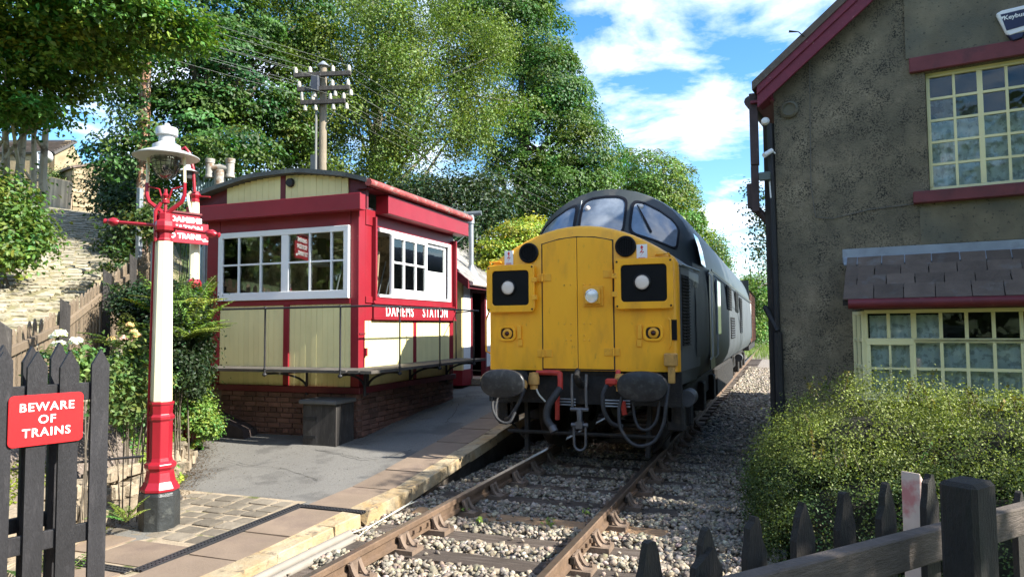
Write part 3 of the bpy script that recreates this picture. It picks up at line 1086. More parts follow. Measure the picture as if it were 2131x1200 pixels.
MB().bx(-5.36, -5.1, BYF - .085, BYF - .065, 2.25, 2.55).build('picture_frame', M_iron, pf_)
MB().bx(-5.33, -5.13, BYF - .09, BYF - .086, 2.28, 2.52).build('print', M_white, pf_)

# coal bunker in front
bk = thing('coal_bunker', 'black plank bunker with stone slab lid against the brick base', 'bunker', (-3.7, .45, .1))
bx0, bx1, by0, by1 = -3.95, -3.42, .32, .74
zb = float(zp(.35)) - .04
ME_bp = unitbox('bunker_plank', M_darkwood, .03, .01, 3)
for k in range(6):
    a = bx0 + (bx1 - bx0) * k / 6
    piece('plank', ME_bp, Matrix.Translation((a + .053, by0, (zb + .64) / 2 + random.uniform(-.004, .004))) @ S3(.100, .03, .64 - zb), bk)
for k in range(4):
    a = by0 + .02 + (by1 - by0 - .02) * k / 4
    piece('plank', ME_bp, Matrix.Translation((bx1, a + .05, (zb + .64) / 2)) @ S3(.03, .095, .64 - zb), bk)
    piece('plank', ME_bp, Matrix.Translation((bx0, a + .05, (zb + .64) / 2)) @ S3(.03, .095, .64 - zb), bk)
MB().bx(bx0 + .02, bx1 - .02, by0 + .02, by1, zb, .60).build('inner_box', M_dark, bk)
MB().bx(bx0 - .04, bx1 + .05, by0 - .07, by1 + .02, .645, .70).build('lid', pm('concrete_lid', (.11, .108, .10), .9, .2, 5, .5, 40), bk, bevel=.012)
m = MB(); m.bx(bx0 + .01, bx0 + .22, by0 - .024, by0 - .016, .42, .46); m.bx(bx0 + .01, bx0 + .22, by0 - .024, by0 - .016, .17, .21); each(m, 'strap_hinge', M_iron, bk)
# sloping brick step behind the garden
m = MB(); m.prism([(-.15, -.1), (.75, -.1), (.70, .12), (.62, .15), (-.15, .40)], (-5.85, .47, .08), (1, 0, 0), (0, 0, 1), (0, .3, 0))
tag(m.build('ramp_wall', pm('dark_brick_ramp', (.05, .035, .03), .9, .3, 9, .6, 40)), 'low dark sloping brick wall at left foot of signal box', 'wall')

# ------------------------------------------------------------------ waiting hut behind the box
hut = thing('waiting_hut', 'cream boarded waiting hut with slate roof behind the signal box', 'hut', (-4.6, 7, .6))
HX, HY0, HY1 = -3.70, 5.05, 8.4
hz = .62
M_hutw = pm('hut_cream', (0.70, 0.56, 0.26), .55, .06, 2, .05, 60, rnd=.04)
m = MB()
m.bx(HX - 2.4, HX, HY0, HY0 + .08, hz, 2.75)
m.prism([(HX - 2.4, 2.75), (HX, 2.75), (HX - 1.2, 3.6)], (0, HY0, 0), (1, 0, 0), (0, 0, 1), (0, .08, 0))
m.build('end_wall', M_hutw, hut)
m = MB()
m.bx(HX - .08, HX, HY0 + .081, HY0 + .42, hz + .22, 2.62)
m.bx(HX - .08, HX, HY0 + 1.25, HY1, hz + .22, 2.62)
m.bx(HX - .08, HX, HY0 + .42, HY0 + 1.25, 2.5, 2.62)
each(m, 'front_wall', M_white, hut)
m = MB(); m.bx(HX - 2.4, HX - 2.32, HY0 + .1, HY1, hz, 2.75); m.bx(HX - 2.3, HX - .1, HY1 - .08, HY1, hz, 2.75); m.bx(HX - 2.3, HX - .1, HY0 + .1, HY1 - .1, 2.65, 2.7); each(m, 'inner_wall', M_dark, hut)
m = MB()
m.bx(HX - 2.4, HX + .012, HY0 - .012, HY0 + .07, hz - .1, hz + .21)
m.bx(HX - .08, HX + .012, HY0 + .071, HY0 + .42, hz - .1, hz + .21)
m.bx(HX - .08, HX + .012, HY0 + 1.25, HY1, hz - .1, hz + .21)
each(m, 'plinth', M_red, hut)
ME_hb = unitbox('hut_board', M_hutw, .04)
for k in range(9):
    a = HX - .14 - k * .14
    piece('board', ME_hb, Matrix.Translation((a + .07, HY0 - .008, (hz + .21 + 2.74) / 2)) @ S3(.136, .012, 2.74 - hz - .21), hut)
m = MB(); m.bx(HX - .09, HX + .015, HY0 + .42, HY0 + .50, hz, 2.5); m.bx(HX - .09, HX + .015, HY0 + 1.17, HY0 + 1.25, hz, 2.5); m.bx(HX - .09, HX + .015, HY0 + .5, HY0 + 1.17, 2.42, 2.5)
each(m, 'door_frame', M_maroon, hut, bevel=.005)
MB().bx(HX - .75, HX - .70, HY0 + .5, HY0 + 1.17, hz, 2.42).build('inner_door', M_maroon, hut)
MB().bx(HX - 2.3, HX - .1, HY0 + .1, HY1 - .1, hz - .05, hz).build('floor', M_dark, hut)
MB().bx(HX - .3, HX + .25, HY0 + .45, HY0 + 1.2, hz - .12, hz + .02).build('door_step', M_stone, hut, bevel=.01)
# slate roof: two slopes
M_slate = pm('grey_slate', (0.22, 0.21, 0.195), .8, .25, 4, .4, 30, rnd=.2, col2=(0.34, 0.33, 0.29), c2s=3, c2lo=.55, c2hi=.7)
ME_slate = unitbox('slate', M_slate, .03)
ex, ez, rx, rz = HX + .22, 2.62, HX - 1.2, 3.70
sl = Vector((rx - ex, 0, rz - ez)); SL = sl.length; sl.normalize()
m = MB().prism([(ex, ez - .04), (rx, rz - .04), (rx - 1.5, rz - 1.18), (rx - 1.5, rz - 1.26), (rx, rz - .14), (ex, ez - .12)], (0, HY0 - .18, 0), (1, 0, 0), (0, 0, 1), (0, HY1 - HY0 + .36, 0))
m.build('roof_deck', M_felt, hut)
nr = 7
for i in range(nr):
    yv = HY0 - .2 + (.15 if i % 2 else 0)
    while yv < HY1 + .1:
        c = Vector((ex, yv + .15, ez)) + sl * (SL * (i + .5) / nr) + Vector((-sl.z, 0, sl.x)) * -.012
        nrm = Vector((-sl.z, 0, sl.x)) * (-1)
        nrm = Vector((sl.z, 0, -sl.x))
        M = frame(c + nrm * .012, (0, 1, 0), sl, nrm) @ Matrix.Rotation(math.radians(2.2), 4, 'X') @ S3(.294, SL / nr * 1.25, .012)
        piece('slate', ME_slate, M, hut)
        yv += .30
m = MB()
for k in range(9):
    m.lathe([(.07, 0), (.085, .06), (.07, .40)], n=8, M=frame((rx, HY0 - .2 + .42 * k, rz + .02), (1, 0, 0), (0, 0, 1), (0, 1, 0)))
each(m, 'ridge_tile', M_slate, hut)
m = MB().prism([(ex + .02, ez - .16), (ex + .02, ez + .02), (rx, rz + .02), (rx, rz - .18)], (0, HY0 - .22, 0), (1, 0, 0), (0, 0, 1), (0, .04, 0))
m.prism([(rx - 1.5, rz - 1.4), (rx - 1.5, rz - 1.2), (rx, rz + .02), (rx, rz - .18)], (0, HY0 - .22, 0), (1, 0, 0), (0, 0, 1), (0, .04, 0))
m.bx(ex - .02, ex + .02, HY0 - .17, HY1, ez - .15, ez - .05)
each(m, 'bargeboard', M_maroon, hut)
MB().tube([(ex + .06, HY0 - .15, ez - .05), (ex + .06, HY1, ez - .07)], .045, 8).build('gutter', pm('pale_gutter', (.6, .5, .45), .5), hut, smooth='auto')
fl = thing('stove_flue', 'grey metal stove flue with T shaped top on hut roof', 'flue', (HX - .12, 5.9, 3.0))
fx, fy = HX - .10, 5.75
m = MB().tube([(fx, fy, 2.95), (fx, fy, 4.05)], .055, 10); m.tube([(fx, fy, 3.9), (fx, fy, 4.08)], .075, 10); m.build('pipe', M_steel, fl, smooth='auto')
MB().tube([(fx - .2, fy - .05, 4.1), (fx + .22, fy + .05, 4.12)], .055, 10).build('tee_cap', pm('weathered_zinc', (.16, .18, .19), .6, .2, 6, .1, 30, metal=.4), fl, smooth='auto')
MB().lathe([(.17, 2.78), (.06, 3.0), (.06, 3.02)], (fx, fy, 0), 12).build('flashing_cone', M_steel, fl, smooth='auto')
MB().tube([(fx, fy, 3.75), (fx - .5, fy - .2, 3.3)], .008, 5).build('stay', M_steel, fl)
# ------------------------------------------------------------------ diesel locomotive
M_yel = pm('loco_yellow', (1.0, 0.445, 0.016), .42, .07, 1.6, .05, 25, spec=.45, stretch=(2.2, 2.2, .8), col2=(0.72, 0.32, 0.022), c2s=2.2, c2lo=.50, c2hi=.78, col3=(0.34, 0.15, 0.03), c3s=9, c3lo=.63, c3hi=.76, coat=.12, c3mask=3.0)
M_yel2 = pm('loco_yellow_fitting', (0.84, 0.40, 0.03), .45, .10, 6, .05, 25, col2=(0.30, 0.14, 0.03), c2s=14, c2lo=.62, c2hi=.75)
M_lroof = pm('loco_roof_grey', (0.035, 0.042, 0.042), .42, .2, 2, .05, 30, col2=(0.06, 0.06, 0.055), c2s=3)
M_lside = pm('loco_side_grey', (0.085, 0.095, 0.105), .55, .12, 1.2, .03, 30, spec=.2, col2=(0.05, 0.055, 0.055), c2s=1.5, c2lo=.5, c2hi=.75)
M_black = pm('black_panel', (0.006, 0.006, 0.008), .35, .2, 5, spec=.2)
M_grime = pm('underframe_grime', (0.022, 0.02, 0.018), .8, .4, 9, .5, 40, col2=(0.05, 0.04, 0.03), c2s=11, c2lo=.55, c2hi=.7)
M_buf = pm('greasy_buffer', (0.035, 0.037, 0.040), .38, .3, 7, .25, 40, metal=.35, col2=(0.075, 0.075, 0.075), c2s=14, c2lo=.52, c2hi=.75)
M_rub = pm('rubber_hose', (0.03, 0.03, 0.031), .55, .25, 18, .3, 60)
M_redp = pm('red_pipe', (0.50, 0.045, 0.03), .5, .2, 10, .1, 40)
M_opal = pm('opal_lens', (0.80, 0.68, 0.58), .25, .04, 5, coat=.5)
M_chrome = pm('lamp_reflector', (0.75, 0.75, 0.74), .18, .05, 5, metal=.9)
M_screen = pm('cab_glass', (0.16, 0.19, 0.23), .06, .35, 2.2, spec=.8, coat=1.0, col2=(0.24, 0.27, 0.31), c2s=3.0, c2lo=.45, c2hi=.7)
loco = thing('locomotive', 'yellow nosed diesel locomotive with grey sides and black buffers', 'locomotive', (0, 9, 0))
NY = .45


def crown(x):
    return 2.94 - .47 * (x / 1.2) ** 2


def nose_ring(y, w, k):
    """closed section of the nose; k shrinks it towards its middle for the rounded front edge"""
    half = []
    for x in np.linspace(0, w - .10, 9):
        half.append((x, crown(x)))
    zc = crown(w - .10)
    for a in (.3, .55, .8):
        half.append((w - .10 + .10 * math.sin(a * math.pi / 2 + .0), zc - .085 * a - .07 * a * a))
    half += [(w, zc - .22), (w, 2.0), (w, 1.6), (w, 1.15)]
    pts = half[::-1] + [(-x, z) for x, z in half[1:]]
    out = []
    for x, z in pts:
        kz = k if z > 2.0 else 0
        out.append((x * (1 - k), y, 2.0 + (z - 2.0) * (1 - kz)))
    return out


nf = MB()
rr_ = [nose_ring(NY, 1.20, .055), nose_ring(NY + .008, 1.20, .032), nose_ring(NY + .03, 1.20, .013), nose_ring(NY + .075, 1.20, .002), nose_ring(NY + .15, 1.205, 0)]
nf.loft(rr_, True, False)
n0 = len(rr_[0])
nf.f.append(tuple(range(n0))[::-1])
nf.build('nose', M_yel, loco, smooth='auto')
MB().loft([nose_ring(NY + .151, 1.205, 0), nose_ring(1.0, 1.24, 0), nose_ring(1.85, 1.30, 0)], True, False).build('nose_body', M_lside, loco, smooth='auto')
m = MB().loft([[(x, y, z + .004) for x, y, z in nose_ring(yy, w, 0)[3:-3]] for yy, w in ((NY + .151, 1.205), (1.0, 1.24), (1.85, 1.30))], False, False)
m.build('nose_top', M_lroof, loco, smooth='auto')
# nose doors
for (x0, x1, nm) in ((-.455, -.012, 'nose_door'), (-.005, .435, 'nose_door')):
    half = [(x0, 1.17), (x1, 1.17)] + [(x, crown(x) - .155) for x in np.linspace(x1, x0, 5)]
    m = MB().prism(half, (0, NY - .012, 0), (1, 0, 0), (0, 0, 1), (0, .02, 0))
    d_ = m.build(nm, M_yel, loco, bevel=.006)
    rv = MB()
    for (a, b) in ((.28, 2.2), (.36, 2.2), (.28, 1.72), (.36, 1.72), (.30, 1.52), (.36, 1.52), (.36, 1.58)):
        xx = (x0 + a) if x0 < -.3 else (x1 - a)
        rv.lathe([(0, 0), (.012, 0), (.009, .006), (0, .008)], n=8, M=frame((xx, NY - .012, b), (1, 0, 0), (0, 0, 1)))
    each(rv, 'rivet', M_yel2, d_, smooth=True)
m = MB(); m.prism([(-.47, 1.155), (.45, 1.155)] + [(x, crown(x) - .14) for x in np.linspace(.45, -.47, 5)], (0, NY - .0035, 0), (1, 0, 0), (0, 0, 1), (0, .004, 0))
m.build('door_gap', M_grime, loco)
# hinges
for (x, z) in ((-.455, 2.30), (-.455, 1.36), (.435, 2.32), (.435, 1.38)):
    m = MB()
    s = 1 if x < 0 else -1
    m.bx(x + s * .015 - (.0 if s > 0 else .10), x + s * .015 + (.10 if s > 0 else 0), NY - .022, NY - .005, z - .045, z + .045)
    m.bx(x - s * .075 - .02 * (s < 0) * 0, x - s * .015, NY - .018, NY - .002, z - .045, z + .045) if s > 0 else m.bx(x + .015, x + .075, NY - .018, NY - .002, z - .045, z + .045)
    m.tube([(x, NY - .022, z - .05), (x, NY - .022, z + .05)], .016, 8)
    h_ = m.build('hinge', M_yel2, loco, bevel=.003)
    b = MB()
    for dz in (-.025, 0, .025):
        b.lathe([(0, 0), (.009, 0), (.007, .006), (0, .007)], n=6, M=frame((x + s * .045, NY - .022, z + dz), (1, 0, 0), (0, 0, 1)))
    each(b, 'bolt', M_yel2, h_)


def rrect(x0, x1, z0, z1, r, n=5):
    pts = []
    for cx, cz, a0 in ((x1 - r, z0 + r, -90), (x1 - r, z1 - r, 0), (x0 + r, z1 - r, 90), (x0 + r, z0 + r, 180)):
        for k in range(n + 1):
            a = math.radians(a0 + 90 * k / n)
            pts.append((cx + r * math.cos(a), cz + r * math.sin(a)))
    return pts


def plate_ring(outer, inner, y0, y1):
    """flat frame between two outlines of equal point count, from y0 (front) to y1"""
    n = len(outer)
    m = MB()
    vs = [(x, y0, z) for x, z in outer] + [(x, y0, z) for x, z in inner] + [(x, y1, z) for x, z in outer] + [(x, y1, z) for x, z in inner]
    fs = []
    for k in range(n):
        j = (k + 1) % n
        fs += [(k, j, n + j, n + k), (2 * n + k, 2 * n + j, j, k), (n + k, n + j, 3 * n + j, 3 * n + k)]
    m.add(vs, fs)
    return m


# headcode boxes
for (x0, x1, z0, z1, lx, lz, side) in ((-1.19, -.545, 1.875, 2.475, -.90, 2.185, -1), (.472, 1.165, 1.89, 2.49, .80, 2.205, 1)):
    hb = plate_ring(rrect(x0, x1, z0, z1, .05), rrect(x0 + .075, x1 - .075, z0 + .085, z1 - .075, .045), NY - .075, NY - .045).build('headcode_frame', M_yel, loco, bevel=.006)
    hb2 = MB().prism(rrect(x0 + .012, x1 - .012, z0 + .012, z1 - .012, .04), (0, NY - .044, 0), (1, 0, 0), (0, 0, 1), (0, .08, 0)).build('headcode_box', M_yel, loco)
    MB().prism(rrect(x0 + .06, x1 - .06, z0 + .07, z1 - .06, .04), (0, NY - .056, 0), (1, 0, 0), (0, 0, 1), (0, .008, 0)).build('black_panel', M_black, hb)
    Ml = frame((lx, NY - .058, lz), (1, 0, 0), (0, 0, 1))
    MB().lathe([(.105, 0), (.105, .014), (.092, .022), (.086, .012)], n=28, M=Ml).build('lens_rim', M_black, hb, smooth='auto')
    MB().lathe([(.087, 0), (.086, .012), (.06, .018), (0, .022)], n=28, M=Ml).build('marker_lens', M_opal, hb, smooth=True)
    cl = MB()
    xi = x1 if side < 0 else x0
    for zz in (z0 + .18, z1 - .2):
        cl.bx(xi - .035, xi + .035, NY - .085, NY - .04, zz - .03, zz + .03)
    each(cl, 'clip', M_yel2, hb, bevel=.005)
    sc = MB()
    for (a, b) in ((x0 + .03, z1 - .035), (x1 - .03, z1 - .035), (x0 + .03, z0 + .035), (x1 - .03, z0 + .035)):
        sc.lathe([(0, 0), (.013, 0), (.01, .006), (0, .008)], n=8, M=frame((a, NY - .075, b), (1, 0, 0), (0, 0, 1)))
    each(sc, 'screw', M_grime, hb)
    # grab rail above
    hx = (x0 + x1) / 2 + side * .22
    MB().tube([(hx - .08, NY + .02, z1 + .02), (hx - .075, NY - .03, z1 + .045), (hx + .075, NY - .03, z1 + .045), (hx + .08, NY + .02, z1 + .02)], .011, 8).build('grab_rail', M_yel2, loco, smooth='auto')
# horn grilles
for (x, z) in ((-.635, 2.62), (.60, 2.645)):
    Mg = frame((x, NY - .004, z), (1, 0, 0), (0, 0, 1))
    g = MB().lathe([(.128, -.02), (.128, .018), (.118, .026), (.098, .026), (.098, -.02)], n=32, M=Mg).build('horn_grille', M_black, loco, smooth='auto')
    MB().lathe([(.098, .008), (0, .009)], n=24, M=Mg).build('grille_back', M_slot, g)
    b = MB()
    for k in range(-4, 5):
        h = math.sqrt(max(.0, .098 ** 2 - (k * .021) ** 2))
        b.bx(x + k * .021 - .003, x + k * .021 + .003, NY - .022, NY - .016, z - h, z + h)
    each(b, 'bar', M_black, g)
# overhead line warning flashes
M_sticker = pm('white_sticker', (.80, .80, .80), .5, .03)
M_flash = pm('red_print', (.62, .03, .03), .5, .05)
for (x, z, w) in ((-.905, 2.565, .115), (.795, 2.565, .125)):
    st = MB().bx(x - w / 2, x + w / 2, NY - .013, NY - .003 + .02, z - .095, z + .095).build('warning_flash', M_sticker, loco)
    p = MB()
    yq = NY - .0145

    def pl(pts):
        p.prism([(x + a * w, z + b * .19) for a, b in pts], (0, yq, 0), (1, 0, 0), (0, 0, 1), (0, .001, 0))
    pl([(-.17, .29), (.17, .29), (0, .45)]); pl([(-.08, .20), (.08, .20), (.08, .289), (-.08, .289)])
    pl([(.02, .18), (.12, .18), (-.08, -.02), (-.22, -.04)]); pl([(-.22, -.04), (.22, .02), (.20, .06), (-.08, .01)]); pl([(.22, .04), (.15, .045), (-.18, -.27)])
    p.build('flash_print', M_flash, st)
    t = MB()
    for zz in (-.345, -.42):
        for k in range(9):
            t.bx(x + (-.32 + .072 * k) * w, x + (-.27 + .072 * k) * w, yq, yq + .001, z + (zz - .02) * .19, z + (zz + .025) * .19)
    t.build('small_print', M_flash, st)
# centre headlight
hl = MB().bx(.07, .32, NY - .035, NY - .012, 1.93, 2.18).build('headlight', M_yel2, loco, bevel=.006)
MB().bx(.10, .29, NY - .085, NY - .036, 1.96, 2.15).build('headlight_case', M_yel2, hl, bevel=.008)
Mh = frame((.195, NY - .086, 2.055), (1, 0, 0), (0, 0, 1))
MB().lathe([(.084, .0), (.084, .012), (.076, .014), (.075, .004)], n=24, M=Mh).build('lamp_rim', M_chrome, hl, smooth='auto')
MB().lathe([(.076, .004), (.05, .012), (.02, .016), (0, .017)], n=24, M=Mh).build('lens', pm('headlight_glass', (.85, .83, .76), .12, .08, 30, metal=.25, coat=.6), hl, smooth='auto')
# tail lamps
for x in (-.93, .915):
    z = 1.605
    tl = plate_ring(rrect(x - .125, x + .115, z - .095, z + .10, .07), rrect(x - .09, x + .08, z - .065, z + .07, .05), NY - .022, NY + .01).build('tail_lamp', M_yel, loco, bevel=.005)
    MB().prism(rrect(x - .092, x + .082, z - .067, z + .072, .05), (0, NY - .0045, 0), (1, 0, 0), (0, 0, 1), (0, .003, 0)).build('recess', M_grime, tl)
    Mt = frame((x, NY - .006, z), (1, 0, 0), (0, 0, 1))
    MB().lathe([(.062, 0), (.062, .02), (.05, .028), (.034, .03), (.03, .02)], n=20, M=Mt).build('lamp_ring', M_yel2, tl, smooth='auto')
    MB().lathe([(.031, .015), (.025, .032), (0, .04)], n=14, M=Mt).build('lens', pm('dark_red_lens', (.05, .008, .006), .15, .1), tl, smooth=True)
    s = 1 if x < 0 else -1
    m = MB(); m.bx(x + s * .16 - .025, x + s * .16 + .025, NY - .03, NY, z - .07, z + .10); m.bx(x + s * .17 - .03, x + s * .17 + .03, NY - .02, NY, z - .16, z - .072)
    m.build('lamp_bracket', M_yel2, loco, bevel=.006)
# lower fittings on the nose
MB().tube([(-1.19, NY + .1, 1.98), (-1.25, NY + .05, 1.78), (-1.25, NY + .05, 1.38), (-1.19, NY + .1, 1.34)], .012, 8).build('grab_rail', M_yel2, loco, smooth='auto')
m = MB(); m.bx(1.04, 1.19, NY - .09, NY + .02, 1.22, 1.37); m.bx(1.08, 1.16, NY - .07, NY - .01, 1.02, 1.22); m.build('jumper_socket', pm('weathered_yellow', (.50, .27, .07), .6, .25, 9, .2, 40, col2=(.2, .1, .04), c2s=12, c2lo=.55, c2hi=.7), loco, bevel=.015, seg=2)
MB().bx(1.115, 1.185, NY - .012, NY + .02, 1.52, 1.76).build('step_recess', M_slot, loco)
MB().tube([(1.09, NY - .02, 1.78), (1.12, NY - .05, 1.75), (1.12, NY - .05, 1.46), (1.10, NY - .02, 1.42)], .011, 8).build('grab_rail', M_yel2, loco, smooth='auto')
rv = MB()
for x in np.linspace(-1.1, 1.1, 14):
    rv.lathe([(0, 0), (.009, 0), (.007, .005), (0, .006)], n=6, M=frame((x, NY, 1.185), (1, 0, 0), (0, 0, 1)))
each(rv, 'rivet', M_yel2, loco)

# cab and roof
ROOF = [(0, 3.70), (.2, 3.69), (.4, 3.645), (.6, 3.57), (.8, 3.465), (.96, 3.345), (1.09, 3.19), (1.19, 2.99), (1.265, 2.75), (1.31, 2.50)]
RF = [(-x, z) for x, z in ROOF[:0:-1]] + ROOF
NT = len(RF)


def cab_pt(t, s):
    """windscreen surface; t -1..1 across, s 0..1 from nose top to roof edge"""
    k = (t + 1) / 2 * (NT - 1)
    i = min(int(k), NT - 2); f = k - i
    bx_ = (RF[i][0] * (1 - f) + RF[i + 1][0] * f) * .965
    bz_ = (RF[i][1] * (1 - f) + RF[i + 1][1] * f) - .015
    ax_ = RF[i][0] * (1 - f) + RF[i + 1][0] * f
    ax_ *= .95
    az_ = crown(max(-1.2, min(1.2, ax_))) + .0
    a = Vector((ax_, 1.62 + .22 * (ax_ / 1.2) ** 2, az_))
    b = Vector((bx_, 2.10 + .20 * (bx_ / 1.25) ** 2, max(bz_, az_ + .02)))
    p = a.lerp(b, s)
    p.y -= .05 * math.sin(s * math.pi)
    return p


ns_, nt_ = 7, 2 * NT - 1
rows_ = [[cab_pt(-1 + 2 * k / (nt_ - 1), s) for k in range(nt_)] for s in np.linspace(0, 1, ns_)]
last = rows_[-1]
full = []
for k in range(nt_):
    kk = k / 2
    i = min(int(kk), NT - 2); f = kk - i
    full.append((RF[i][0] * (1 - f) + RF[i + 1][0] * f, RF[i][1] * (1 - f) + RF[i + 1][1] * f))
rows2 = []
rows2.append([Vector((x * .99, 2.2 + .2 * (x / 1.25) ** 2, z - .003)) for x, z in full])
for yv in (2.9, 6, 12, 18.6):
    rows2.append([Vector((x * 1.01, yv, z)) for x, z in full])
MB().loft(rows_, False, False).build('cab_front', M_lroof, loco, smooth='auto')
MB().loft([last] + rows2, False, False).build('roof', M_lroof, loco, smooth='auto')
SIDE = [(1.31, 2.52), (1.335, 2.3), (1.35, 2.0), (1.35, 1.5), (1.345, 1.3), (1.30, 1.12), (1.21, .97)]
for s in (-1, 1):
    rings = []
    for yv, sc_ in ((1.55, .955), (1.9, .975), (2.3, .992), (2.9, 1.01), (18.6, 1.01)):
        rings.append([(s * x * sc_, yv, z) for x, z in SIDE])
    MB().loft(rings, False, False).build('body_side', M_lside, loco, smooth='auto')
MB().bx(-1.3, 1.3, 18.55, 18.6, 1.0, 3.3).build('rear_end', M_lroof, loco)
# apron below the nose side
for s in (-1, 1):
    MB().add([(s * 1.2, .55, 1.16), (s * 1.30, 1.9, 1.16), (s * 1.24, 1.9, .97), (s * 1.16, .62, .97)], [(0, 1, 2, 3)]).build('side_apron', M_lside, loco)


def patch(t0, t1, s0f, s1f, off, rnd=.22, n=10, name='pane', mat=None, parent=None, inner=None):
    """rounded patch lying on the cab front; inner: fraction for a ring"""
    def outline(k):
        pts = []
        N = 40
        for i in range(N):
            a = 2 * math.pi * i / N
            e = .34
            cx, cz = math.copysign(abs(math.cos(a)) ** e, math.cos(a)), math.copysign(abs(math.sin(a)) ** e, math.sin(a))
            u, v = (cx * k + 1) / 2, (cz * k + 1) / 2
            t = t0 + (t1 - t0) * u
            s = s0f(u) + (s1f(u) - s0f(u)) * v
            p = cab_pt(t, s)
            nrm = (cab_pt(t + .01, s) - cab_pt(t - .01, s)).cross(cab_pt(t, min(1, s + .01)) - cab_pt(t, s - .01)).normalized()
            if nrm.y > 0: nrm = -nrm
            pts.append(p + nrm * off)
        return pts
    if inner is None:
        rs = [outline(k) for k in (1, .75, .5, .25, .02)]
        m = MB().loft(rs, True, False)
        m.f.append(tuple(len(m.v) - 40 + i for i in range(40)))
        return m.build(name, mat, parent, smooth='auto')
    o1, o2 = outline(1), outline(inner)
    m = MB().tube([o1[0]], .01) if False else MB()
    m.loft([o1, o2], True, False)
    ring = m.build(name, mat, parent)
    so_ = ring.modifiers.new('th', 'SOLIDIFY'); so_.thickness = .018; so_.offset = 0
    return ring


for (t0, t1, a0, a1, b0, b1) in ((-.185, .185, .05, .05, .80, .80), (.235, .645, .10, .20, .80, .74), (-.645, -.235, .20, .10, .74, .80)):
    f0 = lambda u, a0=a0, a1=a1: a0 + (a1 - a0) * u
    f1 = lambda u, b0=b0, b1=b1: b0 + (b1 - b0) * u
    fr = patch(t0 - .012, t1 + .012, lambda u, f=f0: f(u) - .035, lambda u, f=f1: f(u) + .035, .006, name='windscreen', mat=M_black, parent=loco, inner=.90)
    patch(t0 - .006, t1 + .006, lambda u, f=f0: f(u) - .02, lambda u, f=f1: f(u) + .02, .004, name='windscreen_pane', mat=M_screen, parent=fr)
# wipers
w0, w1 = cab_pt(.40, .30), cab_pt(.275, .72)
m = MB().tube([w0 + Vector((0, -.03, -.02)), w0.lerp(w1, .5) + Vector((0, -.05, 0)), w1 + Vector((0, -.04, 0))], [.018, .013, .008], 6)
m.build('wiper', M_black, loco, smooth='auto')
m = MB().tube([cab_pt(-.205, .05) + Vector((0, -.02, -.02)), cab_pt(-.205, .85) + Vector((0, -.02, 0))], .007, 6)
m.build('screen_pillar', M_steel, loco)
for tt in (-.135, .30):
    c = cab_pt(tt, .62 if tt < 0 else .72)
    MB().lathe([(0, .012), (.035, .01), (.04, 0), (0, 0)], n=14, M=frame(c + Vector((0, -.012, 0)), (1, 0, 0), (0, .3, 1))).build('cab_lamp', M_opal, loco, smooth=True)


def sidex(y):
    return float(np.interp(y, [.6, 1.0, 1.85, 2.3, 2.9, 30], [1.205, 1.24, 1.30, 1.339, 1.3635, 1.3635]))


def side_plate(name, y0, y1, z0, z1, mat, off, parent, th=.012):
    a, b = Vector((sidex(y0) + off, y0, 0)), Vector((sidex(y1) + off, y1, 0))
    d = (b - a); L = d.length
    c = (a + b) / 2 + Vector((0, 0, (z0 + z1) / 2))
    return MB().obx(frame(c, d, (0, 0, 1)), L, z1 - z0, th).build(name, mat, parent)


g = side_plate('side_grille', .63, 1.10, 1.40, 2.38, M_lside, .004, loco)
for (a, b) in ((.655, .855), (.885, 1.075)):
    side_plate('grille_back', a, b, 1.45, 2.30, M_slot, .010, g)
    lv = MB()
    for k in range(22):
        z = 1.46 + .0385 * k
        p, q = Vector((sidex(a) + .022, a, z)), Vector((sidex(b) + .022, b, z))
        lv.beam(p, q, .026, .008, (.6, 0, 1))
    each(lv, 'louvre', M_grime, g)
MB().tube([(sidex(.6) + .02, .62, 2.42), (sidex(1.8) + .02, 1.8, 2.42)], .014, 6).build('waist_strip', M_steel, loco)
# cab side window and door
m = MB()
rows_w = []
for yv in np.linspace(2.02, 2.62, 4):
    rows_w.append([(x * 1.012 + .006, yv, z) for x, z in ((1.305, 2.53), (1.262, 2.77), (1.205, 2.96))])
m.loft(rows_w, False, False); m.build('cab_side_window', M_screen, loco, smooth='auto')
dd = side_plate('cab_door', 2.66, 3.28, 1.06, 2.50, M_lroof, .004, loco)
for yv in (2.60, 3.34):
    MB().tube([(sidex(yv) + .01, yv, 2.45), (sidex(yv) + .05, yv, 2.4), (sidex(yv) + .05, yv, 1.25), (sidex(yv) + .01, yv, 1.2)], .013, 6).build('door_handrail', M_white, loco, smooth='auto')
side_plate('window_slot', 3.7, 4.6, 1.55, 2.42, M_screen, .004, loco)
# markings on the cab side: number and arrows
letters('37 075', .13, frame((sidex(1.5) + .012, 1.52, 2.22), (sidex(1.9) - sidex(1.1), .8, 0), (0, 0, 1)), M_black, loco, name='number', extrude=.001, xs=.9)
# body louvres further back
for (a, b, z0, z1) in ((6.2, 7.6, 2.0, 2.48), (7.2, 8.6, 1.42, 1.86), (9.0, 10.2, 2.0, 2.48), (10.8, 12.0, 1.5, 2.4)):
    g = side_plate('body_grille', a, b, z0, z1, M_slot, .004, loco)
    lv = MB()
    n = int((z1 - z0) / .05)
    for k in range(n):
        z = z0 + .03 + .05 * k
        lv.beam((sidex(a) + .015, a + .02, z), (sidex(b) + .015, b - .02, z), .02, .012, (.5, 0, 1))
    each(lv, 'louvre', M_lside, g)
side_plate('cantrail_stripe', 3.0, 18.5, 2.50, 2.535, M_lroof, .008, loco)

